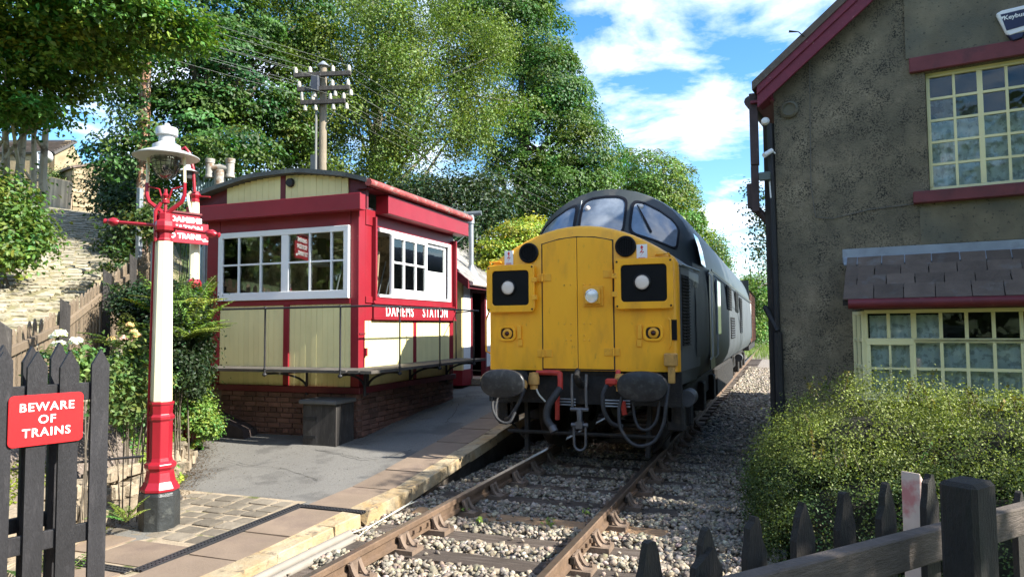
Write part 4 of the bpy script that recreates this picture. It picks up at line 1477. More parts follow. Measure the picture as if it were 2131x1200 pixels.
# buffer beam, buffers, coupling
MB().bx(-1.22, 1.22, .52, .58, .74, 1.14).build('buffer_beam', M_grime, loco)
MB().bx(-1.15, 1.15, .50, .9, 1.10, 1.16).build('valance', M_grime, loco)
for x in (-.845, .845):
    b_ = MB().lathe([(.19, .52), (.19, .47), (.12, .45), (.12, .18), (.085, .17), (.085, .04)], n=20, M=frame((x, 0, 1.01), (1, 0, 0), (0, 0, 1), (0, 1, 0))).build('buffer', M_grime, loco, smooth='auto')
    ov = []
    for y0, k in ((.055, .93), (.045, 1.0), (.02, 1.0), (.006, .96), (-.006, .75), (-.012, .4), (-.013, .02)):
        ring = []
        for i in range(36):
            a = 2 * math.pi * i / 36
            e = .82
            ring.append((x + .285 * k * math.copysign(abs(math.cos(a)) ** e, math.cos(a)), y0, 1.01 + .172 * k * math.copysign(abs(math.sin(a)) ** e, math.sin(a))))
        ov.append(ring)
    MB().loft(ov).build('buffer_head', M_buf, b_, smooth='auto')
ck = MB()
ck.tube([(.06, .5, .98), (.06, .25, 1.0), (.06, .16, 1.06), (.06, .12, 1.12), (.06, .17, 1.17), (.06, .24, 1.15)], [.05, .05, .045, .035, .03, .02], 10)
ck.build('draw_hook', M_grime, loco, smooth='auto')
M_link = pm('steel_link', (.12, .12, .125), .45, .2, 12, .2, 40, metal=.5)
cp = MB()
for a in (.005, .175):
    cp.tube([(a, .13, 1.13), (a - .005, .12, .95), (a, .12, .74)], .017, 8)
cp.tube([(-.02, .12, .72), (.20, .12, .72)], .024, 8)
cp.lathe([(.03, .52), (.035, .70), (.028, .72)], (.09, .12, 0), 8)
cp.tube([(.09, .12, .72), (.09, .12, .56)], .022, 8)
cp.bx(.05, .13, .08, .16, .50, .58)
cp.tube([(-.01, .12, .54), (.19, .12, .54)], .026, 8)
pts = [(.02, .12, .54), (.02, .12, .32)] + [(.09 - .07 * math.cos(a), .12, .32 - .075 * math.sin(a)) for a in np.linspace(0, math.pi, 9)[1:-1]] + [(.16, .12, .32), (.16, .12, .54)]
cp.tube(pts, .016, 8)
cp.build('screw_coupling', M_link, loco, smooth='auto')
# air and vacuum pipes
def hose(name, pts, r, mat, n=8, sub=4):
    # smooth the path
    P = [Vector(p) for p in pts]
    out = []
    for i in range(len(P) - 1):
        a, b, c, d_ = P[max(i - 1, 0)], P[i], P[i + 1], P[min(i + 2, len(P) - 1)]
        for k in range(sub):
            t = k / sub
            out.append(.5 * ((2 * b) + (c - a) * t + (2 * a - 5 * b + 4 * c - d_) * t * t + (3 * b - a - 3 * c + d_) * t ** 3))
    out.append(P[-1])
    return MB().tube(out, r, n).build(name, mat, loco, smooth='auto')


hose('vacuum_pipe', [(-.55, .48, 1.12), (-.26, .40, 1.12), (-.215, .36, 1.08), (-.21, .34, .92)], .034, M_redp)
hs_ = hose('vacuum_hose', [(-.21, .33, .93), (-.25, .26, .86), (-.33, .22, .72), (-.335, .2, .58), (-.26, .18, .48)], .047, M_rub, 10, 8)
MB().tube([(-.27, .185, .50), (-.235, .17, .44)], .052, 10).build('dummy_coupling', M_link, loco, smooth='auto')
hose('red_bar', [(-.27, .42, .92), (-.275, .42, .55)], .03, M_redp)
hose('red_cock', [(.49, .42, 1.16), (.49, .36, 1.05), (.44, .33, 1.02), (.40, .32, 1.0)], .03, M_redp)
MB().bx(.36, .50, .28, .38, 1.0, 1.07).build('air_cock', M_redp, loco, bevel=.015)
hose('air_hose', [(.38, .32, 1.0), (.34, .25, .88), (.36, .22, .70), (.44, .25, .56), (.56, .3, .52)], .027, M_rub)
hose('red_bar', [(.54, .42, .80), (.56, .42, .64)], .032, M_redp)
# yellow dummy sockets
for x in (-.56, .52):
    MB().lathe([(.0, 1.13), (.055, 1.12), (.07, 1.06), (.07, .98), (.05, .97), (.05, .92), (0, .92)], (x, .38, 0), 14).build('control_socket', pm('weathered_yellow', (.5, .27, .07)), loco, smooth='auto')
hose('yellow_cock', [(-.70, .42, 1.0), (-.66, .34, .98), (-.66, .30, .93)], .03, pm('weathered_yellow', (.5, .27, .07)))
hose('air_hose', [(-.66, .30, .93), (-.70, .24, .78), (-.80, .2, .60), (-.88, .22, .55)], .026, M_rub)
hose('pale_cable', [(-.52, .36, .92), (-.46, .28, .86), (-.38, .28, .78)], .011, pm('pale_cable', (.5, .5, .42), .5))
# jumper cable loops
hose('jumper_cable', [(.60, .10, .88), (.57, .06, .72), (.60, .03, .52), (.72, .0, .38), (.85, .0, .355), (.98, .03, .42), (1.07, .06, .60), (1.10, .1, .84), (1.10, .3, 1.02)], .020, M_rub, 8, 6)
hose('jumper_cable', [(.72, .12, .86), (.74, .1, .66), (.80, .08, .54), (.90, .08, .53), (.99, .1, .64), (1.02, .12, .84)], .017, M_rub, 8, 6)
hose('jumper_cable', [(-1.02, .2, .90), (-1.0, .1, .70), (-.90, .06, .56), (-.78, .08, .54), (-.72, .14, .66)], .018, M_rub, 8, 6)
hose('jumper_cable', [(-.95, .2, .90), (-.97, .12, .72), (-.95, .1, .60)], .014, M_rub, 8, 4)
pc = MB()
for k, z in enumerate((.80, .765, .73)):
    pc.tube([(-.30, .46, z), (-.05, .46, z)], .010, 6)
    pc.tube([(.28, .46, z), (.62, .46, z)], .010, 6)
each(pc, 'brake_pipe', M_steel, loco)
# bogies and wheels
M_tyre = pm('wheel_steel', (.06, .05, .045), .6, .3, 9, .3, 40, metal=.4)
for y0 in (1.55, 13.2):
    for s in (-1, 1):
        m = MB()
        m.bx(s * 1.02 - .06, s * 1.02 + .06, y0 - .8, y0 + 4.6, .52, .86)
        for a in (.35, 2.15, 3.95):
            m.bx(s * 1.05 - .12, s * 1.05 + .12, y0 + a - .17, y0 + a + .17, .36, .80)
        m.build('bogie_frame', M_grime, loco, bevel=.02)
        bb = MB().lathe([(.0, -.02), (.10, -.02), (.105, 0), (.105, .32), (0, .32)], n=20, M=frame((s * 1.22, y0 - .62, .80), (1, 0, 0), (0, 0, 1), (0, 1, 0)))
        bb.build('brake_cylinder', pm('dusty_cylinder', (.075, .075, .078), .6, .2, 9, .2, 40), loco, smooth='auto')
    for a in (.35, 2.15, 3.95):
        for s in (-1, 1):
            MB().lathe([(0, -.06), (.50, -.06), (.53, -.05), (.555, -.02), (.555, .075), (.58, .085), (.58, .10), (.45, .10), (.40, .03), (.16, .03), (.14, .10), (0, .10)], n=36,
                       M=frame((s * .78, y0 + a, .556), (0, 1, 0), (0, 0, 1), (-s, 0, 0))).build('wheel', M_tyre, loco, smooth='auto')
for s in (-1, 1):
    m = MB(); m.beam((s * .80, .80, .78), (s * .77, .72, .10), .05, .09, (0, 1, 0)); m.build('guard_iron', M_grime, loco)
    m = MB(); m.bx(s * 1.10 - .1, s * 1.10 + .1, .75, 1.05, .42, .72); m.build('sandbox', M_grime, loco, bevel=.02)
    hose('sand_pipe', [(s * 1.08, .9, .45), (s * .92, .95, .25), (s * .79, 1.05, .12)], .018, M_grime)
MB().bx(-1.0, 1.0, .7, 18, .80, 1.05).build('underframe', M_grime, loco)
MB().bx(-1.1, 1.1, 6.9, 12, .25, .85).build('fuel_tank', M_grime, loco, bevel=.05)
MB().tube([(-1.0, .62, .36), (.9, .62, .36)], .025, 6).build('brake_beam', M_grime, loco)

# goods van coupled behind
M_van = pm('brown_van', (.16, .06, .035), .6, .2, 3, .1, 40, rnd=.15)
van = thing('goods_van', 'brown planked goods van coupled behind the locomotive', 'goods van', (0, 23, 0))
ME_vp = unitbox('van_plank', M_van, .03)
for k in range(13):
    piece('plank', ME_vp, Matrix.Translation((1.22, 23.2, 1.12 + .15 * k)) @ S3(.04, 6.2, .142), van)
    piece('plank', ME_vp, Matrix.Translation((0, 20.05, 1.12 + .15 * k)) @ S3(2.4, .04, .142), van)
MB().bx(-1.2, 1.19, 20.08, 26.3, 1.0, 3.0).build('body', M_van, van)
m = MB()
for yv in (20.1, 21.7, 23.2, 24.7, 26.2):
    m.bx(1.242, 1.275, yv - .04, yv + .04, 1.0, 3.0)
each(m, 'side_strap', M_grime, van)
MB().loft([[(x, yv, 3.0 + .38 * (1 - (x / 1.3) ** 2)) for x in np.linspace(-1.3, 1.3, 9)] for yv in (19.9, 26.4)], False, False).build('roof', M_felt, van, smooth=True)
MB().bx(-1.15, 1.2, 19.9, 26.4, .75, 1.0).build('underframe', M_grime, van)
for yv in (21.3, 25.0):
    for s in (-1, 1):
        MB().lathe([(0, 0), (.44, 0), (.46, .1), (0, .1)], n=24, M=frame((s * .78, yv, .46), (0, 1, 0), (0, 0, 1), (-s, 0, 0))).build('wheel', M_tyre, van, smooth='auto')
MB().bx(1.25, 1.29, 19.9, 20.6, 1.6, 2.5).build('notice_panel', M_white, van)
# ------------------------------------------------------------------ station house on the right
HA = math.radians(-9.5)
HD = Vector((math.cos(HA), math.sin(HA), 0))
HN = Vector((HD.y, -HD.x, 0))                   # out of the gable wall, towards the platform crossing
HO = Vector((2.31, 1.0, 0))
ZU = Vector((0, 0, 1))
house = thing('station_house', 'grey rendered station house with crimson bargeboards and cream windows', 'house', (5, 3, 0))
M_render = pm('roughcast_render', (0.265, 0.222, 0.150), .95, .35, 3.6, 1.0, 60, col2=(0.155, 0.136, 0.095), c2s=1.6, c2lo=.36, c2hi=.62, col3=(0.035, 0.034, 0.028), c3s=62, c3lo=.49, c3hi=.56, c3mask=5.5)
M_smooth = pm('smooth_render', (0.20, 0.172, 0.115), .95, .3, 2.2, .5, 60, col2=(0.115, 0.115, 0.09), c2s=1.6, c2lo=.42, c2hi=.68, col3=(0.05, 0.048, 0.04), c3s=30, c3lo=.60, c3hi=.68)
M_wcream = pm('window_cream', (0.82, 0.76, 0.42), .45, .06, 3, .04, 60)
M_lint = pm('lintel_maroon', (0.17, 0.045, 0.05), .7, .2, 4, .3, 50, col2=(0.11, 0.04, 0.045), c2s=6, c2lo=.5, c2hi=.7)
M_barge = pm('bargeboard_maroon', (0.17, 0.022, 0.042), .55, .15, 3, .1, 30, stretch=(5, 5, 5), col2=(0.30, 0.17, 0.15), c2s=6, c2lo=.66, c2hi=.69)
M_hglass = glassmat('house_window_glass', 0.0)
M_roofs = pm('stone_slate', (0.125, 0.093, 0.072), .8, .2, 5, .5, 30, rnd=.25, col2=(0.16, 0.15, 0.14), c2s=4, c2lo=.56, c2hi=.72)
M_lead = pm('lead_flashing', (.30, .34, .39), .5, .15, 4, .1, 40, metal=.3, col2=(.17, .19, .21), c2s=3, c2lo=.5, c2hi=.7)
M_lace = pm('lace_curtain', (0.86, 0.87, 0.86), .9, .08, 9, .1, 60, col2=(0.55, 0.57, 0.57), c2s=16, c2lo=.52, c2hi=.58)
M_pipe = pm('brown_rainwater_pipe', (.052, .030, .028), .5, .3, 5, .1, 40, col2=(.16, .09, .07), c2s=7, c2lo=.6, c2hi=.72)


def hp(s, z, out=0.0):
    return HO + HD * s + HN * out + ZU * z


def hbox(m, s0, s1, z0, z1, o0, o1):
    c = hp((s0 + s1) / 2, (z0 + z1) / 2, (o0 + o1) / 2)
    return m.obx(frame(c, HD, ZU, HN * -1), s1 - s0, z1 - z0, abs(o1 - o0))


E0, RS, RIDGE = 4.54, 3.30, 7.18
SLP_ = (RIDGE - E0) / RS


def rake(s):
    return E0 + SLP_ * (s if s <= RS else 2 * RS - s)


WALLS = MB()


def wallpoly(m, pts, th=.35):
    m.prism(pts, HO, HD, ZU, -HN * th)


W0, W1, WZ0, WZ1 = 1.575, 3.66, 3.12, 4.43
HW = 7.6
wallpoly(WALLS, [(0, -.5), (W0, -.5), (W0, rake(W0)), (0, rake(0))])
wallpoly(WALLS, [(W0, -.5), (W1, -.5), (W1, WZ0), (W0, WZ0)])
wallpoly(WALLS, [(W0, WZ1), (W1, WZ1), (W1, rake(W1)), (RS, RIDGE), (W0, rake(W0))])
wallpoly(WALLS, [(W1, -.5), (2 * RS, -.5), (2 * RS, rake(2 * RS)), (W1, rake(W1))])
each(WALLS, 'gable_wall', M_render, house)
m = MB()
DEP = 5.6
m.prism([(0, -.5), (0, E0 - .05), (-.35, E0 - .05), (-.35, -.5)], HO - HN * .351, -HN, ZU, HD * .35) if False else None
q0, q1 = hp(0, 0, -.352), hp(0, 0, -DEP)
m.add([q0 + ZU * -.5, q1 + ZU * -.5, q1 + ZU * E0, q0 + ZU * E0, q0 + HD * .3 + ZU * -.5, q1 + HD * .3 + ZU * -.5, q1 + HD * .3 + ZU * E0, q0 + HD * .3 + ZU * E0],
      [(0, 1, 2, 3), (7, 6, 5, 4), (0, 4, 5, 1), (3, 2, 6, 7), (1, 5, 6, 2), (0, 3, 7, 4)])
m.prism([(0, -.5), (2 * RS, -.5), (2 * RS, E0), (RS, RIDGE), (0, E0)], HO - HN * DEP, HD, ZU, -HN * .3)
m.prism([(2 * RS, -.5), (2 * RS - .3, -.5), (2 * RS - .3, E0), (2 * RS, E0)], HO - HN * .352, HD, ZU, -HN * (DEP - .36))
each(m, 'side_wall', M_render, house)
# low unseen lean-to, added behind the house to shade ballast and locomotive side
m = MB()
b0, b1 = hp(.02, 0, -DEP - .31), hp(.02, 0, -DEP - 6.0)
m.add([b0 + ZU * -.4, b1 + ZU * -.4, b1 + HD * 3 + ZU * -.4, b0 + HD * 3 + ZU * -.4, b0 + ZU * 2.3, b1 + ZU * 2.3, b1 + HD * 3 + ZU * 3.2, b0 + HD * 3 + ZU * 3.2], [(0, 3, 2, 1), (4, 5, 6, 7), (0, 1, 5, 4), (1, 2, 6, 5), (2, 3, 7, 6), (3, 0, 4, 7)])
m.build('shade_lean_to', M_render, house)
# smooth patch of newer render round the windows
m = MB(); hbox(m, 1.475, 4.6, 2.545, 3.0, -.02, .012); m.build('smooth_patch', M_smooth, house)
m = MB(); wallpoly(m, [(1.40, 4.605), (4.4, 4.605), (4.4, rake(4.4) - .22), (RS, RIDGE - .22), (1.40, rake(1.4) - .22)], .01)
for i in range(len(m.v)):
    m.v[i] = tuple(Vector(m.v[i]) + HN * .018)
m.build('smooth_patch', M_smooth, house)
# roof slopes
m = MB()
for sgn in (1, -1):
    a = (-.2, E0 - SLP_ * .2) if sgn > 0 else (2 * RS + .2, E0 - SLP_ * .2)
    b = (RS, RIDGE)
    m.prism([(a[0], a[1] + .10), (b[0], b[1] + .10), (b[0], b[1] + .22), (a[0], a[1] + .20)], HO + HN * .24, HD, ZU, -HN * (DEP + .8))
each(m, 'roof', M_roofs, house)
# bargeboards: a wide plank and a moulding
for sgn in (1, -1):
    m = MB()
    f = (lambda s: s) if sgn > 0 else (lambda s: 2 * RS - s)
    m.prism([(f(-.15), E0 - SLP_ * .15 - .15), (f(RS), RIDGE - .17), (f(RS), RIDGE + .12), (f(-.15), E0 - SLP_ * .15 + .12)], HO + HN * .20, HD, ZU, -HN * .035)
    m.prism([(f(-.15), E0 - SLP_ * .15 + .0), (f(RS), RIDGE - .01), (f(RS), RIDGE + .125), (f(-.15), E0 - SLP_ * .15 + .125)], HO + HN * .222, HD, ZU, -HN * .021)
    each(m, 'bargeboard', M_barge, house, bevel=.006)
m = MB(); m.prism([(-.14, E0 - SLP_ * .14 - .13), (-.05, E0 - SLP_ * .05 - .15), (0, E0 - .15), (0, E0 - .02), (-.14, E0 - .1)], HO + HN * .16, HD, ZU, -HN * .2); m.build('soffit', M_barge, house)
# unseen ridge chimney, added to shade the signal box wall; roof ridge pipe
m = MB(); c = hp(RS, 0, -2.7)
m.obx(frame(c + ZU * 7.15, HD, ZU, HN * -1), .5, 1.3, 1.9)
m.obx(frame(c + ZU * 7.84, HD, ZU, HN * -1), .58, .08, 2.0)
shade_chimney = m.build('chimney', M_render, house)
pots = MB()
for k in (-.45, 0, .45):
    pots.lathe([(.13, 7.88), (.11, 7.9), (.10, 8.0), (.12, 8.02), (.09, 8.03)], (c + HN * k)[:2] + (0,) if False else ((c + HN * k).x, (c + HN * k).y, 0), 12)
each(pots, 'shade_chimney_pot', pm('clay_pot', (.3, .13, .08), .8), shade_chimney)
MB().tube([hp(.84, 5.08 + .25, -.4), hp(.84, 5.62, -.4)], .09, 10).build('vent_pipe', M_steel, house, smooth='auto')

# gutter on the track side, seen end on; downpipes
m = MB().tube([hp(-.27, E0 - .13, .05), hp(-.27, E0 - .16, -DEP)], .065, 10); m.build('gutter', M_pipe, house, smooth='auto')
dp = MB()
dp.bx(2.03, 2.13, .98, 1.07, 3.62, 4.50)
dp.bx(2.03, 2.12, .985, 1.065, 3.05, 3.615)
dp.build('hopper_pipe', M_pipe, house, bevel=.008)
dp = MB()
dp.tube([hp(-.29, 3.15, -.1), hp(-.12, 2.95, -.12), hp(-.085, 2.85, -.12), hp(-.08, 2.0, -.12), hp(-.07, -.2, -.12)], .048, 10)
dp.tube([hp(-.305, 3.42, -.1), hp(-.30, 3.12, -.1)], .055, 10)
for z in (2.75, 1.7, .8):
    dp.tube([hp(-.08, z, -.12), hp(-.08, z + .07, -.12)], .06, 10)
dp.build('downpipe', M_pipe, house, smooth='auto')
dp = MB(); dp.tube([hp(-.05, 4.1, .03), hp(-.03, 2.2, .02), hp(-.02, -.3, .02)], .035, 8); dp.tube([hp(-.02, 1.62, .05), hp(-.16, 1.9, .0), hp(-.16, 1.85, -.3)], .03, 8)
dp.tube([hp(-.02, 1.6, .05), hp(-.015, -.3, .05)], .055, 8)
dp.build('downpipe', M_iron, house, smooth='auto')
m = MB(); hbox(m, -.14, .012, -.4, 4.12, -.30, -.05); m.build('corner_board', M_darkwood, house)
m = MB(); m.beam(hp(-.12, E0 - .16, .10), hp(-.12, E0 - .16, -DEP), .26, .03); m.build('eave_soffit', M_barge, house)
# lamps and camera under the eave, round vent on the wall
fl_ = thing('floodlight', 'small dark floodlight on house corner below the eave', 'floodlight', hp(-.12, 3.45, .1))
m = MB(); m.obx(frame(hp(-.10, 3.45, .13), HD, ZU, HN * -1), .13, .10, .06); m.build('lamp_body', pm('floodlight_grey', (.10, .12, .11), .5), fl_, bevel=.008)
MB().tube([hp(-.06, 3.40, .05), hp(-.05, 3.2, .05)], .012, 6).build('bracket', M_white, fl_)
cm = thing('security_camera', 'white bullet camera on house corner above the floodlight', 'camera', hp(-.06, 3.72, .1))
MB().tube([hp(-.10, 3.70, .14), hp(-.03, 3.77, .04)], .03, 10).build('camera_body', M_white, cm, smooth='auto')
MB().tube([hp(-.03, 3.77, .04), hp(.0, 3.74, .0)], .012, 6).build('camera_arm', M_white, cm)
bl = thing('bulkhead_light', 'white round bulkhead lamp high under the gutter corner', 'lamp', hp(-.08, 4.12, .06))
MB().lathe([(0, .05), (.035, .04), (.05, .0), (.0, 0)], n=14, M=frame(hp(-.09, 4.13, .06), HD, ZU, HN)).build('lamp_glass', M_white, bl, smooth='auto')
MB().lathe([(.10, -.0), (.10, .03), (.075, .05), (.06, .03), (0, .03)], n=20, M=frame(hp(.18, 4.24, 0), HD, ZU, HN)).build('wall_vent', M_smooth, house, smooth='auto')
MB().tube([hp(.42, 4.8, .02), hp(.405, 4.2, .012), hp(.39, 3.3, .012), hp(.43, 2.93, .012), hp(.6, 2.90, .012), hp(1.0, 2.97, .012), hp(1.58, 3.0, .012)], .0045, 5).build('cable', pm('wall_cable', (.13, .125, .11), .6), house)
MB().tube([hp(.42, rake(.42) + .10, .22), hp(.34, rake(.34) + .24, .28), hp(.24, rake(.24) + .34, .30)], [.006, .006, .014], 6).build('cable_hook', M_iron, house)

# upper window
m = MB(); hbox(m, 1.43, 3.85, 4.435, 4.60, -.05, .05); m.build('lintel', M_lint, house, bevel=.008)
m = MB(); hbox(m, 1.42, 3.9, 2.985, 3.115, -.05, .10); m.build('window_sill', M_lint, house, bevel=.010)


def hwindow(s_edges, z_edges, out, wide=(), name='window', fw=.05, bar=.026, skip=None):
    m = MB()
    s0, s1, z0, z1 = s_edges[0], s_edges[-1], z_edges[0], z_edges[-1]
    hbox(m, s0 - fw / 2, s1 + fw / 2, z0 - fw, z0, out, out + .05)
    hbox(m, s0 - fw / 2, s1 + fw / 2, z1, z1 + fw, out, out + .05)
    hbox(m, s0 - fw / 2, s0 + .012, z0 + .001, z1 - .001, out, out + .05)
    hbox(m, s1 - .012, s1 + fw / 2, z0 + .001, z1 - .001, out, out + .05)
    w_ = m.build(name, M_wcream, house, bevel=.004)
    b = MB()
    for i, s in enumerate(s_edges[1:-1]):
        w = .05 if i in wide else bar
        hbox(b, s - w / 2, s + w / 2, z0 + .002, z1 - .002, out + .006, out + .045)
    for z in z_edges[1:-1]:
        hbox(b, s0 + .013, s1 - .013, z - bar / 2, z + bar / 2, out + .008, out + .041)
    each(b, 'glazing_bar', M_wcream, w_)
    for i in range(len(s_edges) - 1):
        for j in range(len(z_edges) - 1):
            g = MB()
            c = hp((s_edges[i] + s_edges[i + 1]) / 2, (z_edges[j] + z_edges[j + 1]) / 2, out + .022)
            M = frame(c, HD, ZU, HN * -1) @ Matrix.Rotation(random.uniform(-.02, .02), 4, 'X') @ Matrix.Rotation(random.uniform(-.03, .03), 4, 'Y')
            g.obx(M, s_edges[i + 1] - s_edges[i] - .02, z_edges[j + 1] - z_edges[j] - .02, .003)
            g.build('pane', M_hglass, w_)
    return w_


uw = hwindow([1.605, 1.84, 2.075, 2.31, 2.545, 2.78, 3.015, 3.25, 3.485], [3.17, 3.42, 3.665, 3.905, 4.145, 4.385], -.13, wide=(1, 4))


def curtain(s0, s1, z0, z1, out, waves, amp, mat, parent, name='curtain'):
    n = int((s1 - s0) / .02)
    rows = []
    for z in (z0, (z0 + z1) / 2, z1):
        rows.append([hp(s0 + (s1 - s0) * k / n, z, out + amp * math.sin(waves * 2 * math.pi * k / n + 1.5 * math.sin(k * .13))) for k in range(n + 1)])
    return MB().loft(rows, False, False).build(name, mat, parent, smooth=True)


curtain(1.58, 3.6, 3.13, 3.92, -.24, 13, .022, M_lace, uw)
curtain(1.58, 2.06, 3.92, 4.2, -.26, 3, .02, pm('patterned_curtain', (.16, .14, .12), .9, .3, 10, col2=(.32, .30, .27), c2s=9, c2lo=.5, c2hi=.55), uw, 'valance')
m = MB()
a, b, c_, d_ = hp(1.4, 2.9, -.36), hp(3.9, 2.9, -.36), hp(3.9, 2.9, -2.2), hp(1.4, 2.9, -2.2)
m.add([a, b, c_, d_, a + ZU * 1.8, b + ZU * 1.8, c_ + ZU * 1.8, d_ + ZU * 1.8], [(0, 1, 2, 3), (7, 6, 5, 4), (3, 2, 6, 7), (0, 3, 7, 4), (1, 5, 6, 2)])
m.build('room', M_dark, house)

# alarm box
al = thing('alarm_box', 'blue and white wedge shaped alarm box above the upper window', 'alarm box', hp(2.38, 4.72, .06))
M_albl = pm('alarm_blue', (.012, .018, .06), .35, .1)
aw = [(-.155, .10), (-.10, .125), (.10, .135), (.155, .11), (.11, -.10), (.09, -.135), (-.05, -.16), (-.075, -.125)]
MB().prism(aw, hp(2.385, 4.80, .075), HD, ZU, -HN * .06).build('case', M_white, al, bevel=.012)
MB().prism([(-.115, .075), (.12, .09), (.085, -.085), (-.07, -.105)], hp(2.385, 4.805, .0785), HD, ZU, -HN * .004).build('panel', M_albl, al)
MB().prism([(-.075, -.128), (.09, -.138), (.06, -.20), (-.02, -.215)], hp(2.385, 4.80, .07), HD, ZU, -HN * .06).build('siren', M_albl, al, bevel=.01)
letters('Keybury', .062, frame(hp(2.40, 4.838, .080), HD + ZU * .05, ZU, HN), M_letter, al, bold=.0015, extrude=.0008)
MB().prism([(-.115, .045), (-.082, .048), (-.10, .018)], hp(2.385, 4.808, .0797), HD, ZU, -HN * .001).build('logo', M_letter, al)

# bay window with lean-to slate roof
BO = .38
bw = MB()
bz0, bzm, bz1 = .955, 1.515, 1.80
S_ = [.945, 1.151, 1.381, 1.622, 1.842, 2.067, 2.292, 2.52, 2.75, 2.98, 3.21, 3.44, 3.67]
upper = hwindow(S_, [bzm + .025, bz1], BO, wide=(1,), name='bay_window', fw=.04, bar=.032)
lower = hwindow(S_[2:], [bz0, 1.228, bzm - .02], BO, name='bay_window', fw=.04, bar=.03)
cas = hwindow([.965, 1.158, 1.35], [bz0 + .02, 1.225, bzm - .045], BO + .004, name='casement', fw=.055, bar=.022)
# canted cheek on the left and its frame
ck0, ck1 = hp(.80, 0, .0), hp(.925, 0, BO + .03)
m = MB()
for f in (.06, .5, .94):
    p = ck0.lerp(ck1, f); m.beam(p + ZU * .86, p + ZU * 1.83, .05, .05, HN)
for z in (.9, 1.23, 1.52, 1.81):
    m.beam(ck0 + ZU * z, ck1 + ZU * z, .045, .04)
m.build('bay_cheek', M_wcream, house, bevel=.004)
m = MB(); m.beam(ck0 + ZU * 1.37, ck1 + ZU * 1.37, .004, .9); m.build('cheek_pane', M_hglass, house)
m = MB(); m.prism([(0, 0), (.03, BO + .02), (2.95, BO + .02), (3.0, 0)], HO + HD * .86 - ZU * .5, HD, HN, ZU * 1.40); m.build('bay_wall', M_render, house)
m = MB(); hbox(m, .89, 3.8, .885, .912, BO - .05, BO + .07); m.build('bay_sill', M_wcream, house, bevel=.005)
m = MB(); hbox(m, .9, 3.8, .915, 1.9, .005, .012); m.build('bay_back', M_dark, house)
for (s0, s1, z0, z1, w, out) in ((.97, 1.62, .92, 1.78, 5, BO - .05), (1.62, 3.7, .92, 1.50, 14, BO - .06)):
    curtain(s0, s1, z0, z1, out, w, .016, M_lace, lower)
# lean-to roof: slates laid in courses
FZ, FO = 2.40, .03
EZ, EO = 1.955, .62
run = Vector((0, 0, 0)) + HN * (EO - FO) - ZU * (FZ - EZ)
RL = run.length; run.normalize()
nrm = run.cross(HD).normalized()
if nrm.z < 0: nrm = -nrm
m = MB(); m.prism([(FO, FZ - .02), (EO, EZ - .02), (EO, EZ - .07), (FO, FZ - .12)], HO + HD * .74, HN, ZU, HD * 3.2); m.build('roof_deck', M_dark, house)
ME_ss = [unitbox('slate', M_roofs, .02, .012, 80 + k) for k in range(4)]
nr = 4
for i in range(nr):
    s = .745 - (0 if i % 2 else .14) * 1.0
    first = True
    while s < 3.85:
        w = random.uniform(.27, .34) * (1 - .05 * (nr - i))
        s0_, s1_ = max(s, .745), s + w
        if s1_ - s0_ > .05:
            c = hp((s0_ + s1_) / 2, FZ, FO) + run * (RL * (i + .52) / nr) + nrm * .022
            M = frame(c, HD, run, nrm) @ Matrix.Rotation(math.radians(-3.2), 4, 'X') @ Matrix.Rotation(random.uniform(-.012, .012), 4, 'Z') @ S3(s1_ - s0_ - .008, RL / nr * 1.28, .016)
            piece('slate', random.choice(ME_ss), M, house)
        s += w
m = MB(); hbox(m, .70, 3.9, FZ - .02, FZ + .14, -.01, .014); m.build('flashing', M_lead, house)
m = MB(); c = hp(2.3, FZ - .005, .07); m.obx(frame(c, HD, run, nrm), 3.16, .16, .016); m.build('flashing', M_lead, house)
m = MB(); m.tube([hp(.80, EZ - .055, EO + .06), hp(3.95, EZ - .06, EO + .06)], .052, 12); m.build('bay_gutter', M_maroon, house, smooth='auto')
m = MB(); hbox(m, .84, 3.9, 1.845, 1.93, BO + .06, EO + .005); m.build('bay_soffit', M_maroon, house)
m = MB(); m.prism([(FO, FZ), (EO, EZ), (EO, EZ - .1), (BO, 1.86), (FO, 1.86)], HO + HD * .80, HN, ZU, HD * .04); m.build('bay_end', M_smooth, house)
# ------------------------------------------------------------------ picket fences, gate, lamps, poles
def picket_mesh(name, mat, w, h, t, tip, warp=0.0, seed=0, round_=False):
    r = random.Random(seed)
    m = MB()
    if round_:
        pts = [(-w / 2, 0), (w / 2, 0), (w / 2, h - tip)] + [(w / 2 * (1 - t_) ** .8, h - tip + tip * t_) for t_ in (.35, .65, .88)] + [(0, h)] + [(-w / 2 * (1 - t_) ** .8, h - tip + tip * t_) for t_ in (.88, .65, .35)] + [(-w / 2, h - tip)]
    else:
        pts = [(-w / 2, 0), (w / 2, 0), (w / 2, h - tip), (0, h), (-w / 2, h - tip)]
    pts = [(x + r.uniform(-warp, warp), z + r.uniform(-warp, warp)) for x, z in pts]
    m.prism(pts, (0, -t / 2, 0), (1, 0, 0), (0, 0, 1), (0, t, 0))
    o = m.build(name, mat, bevel=0)
    me = o.data
    bpy.data.objects.remove(o)
    return me


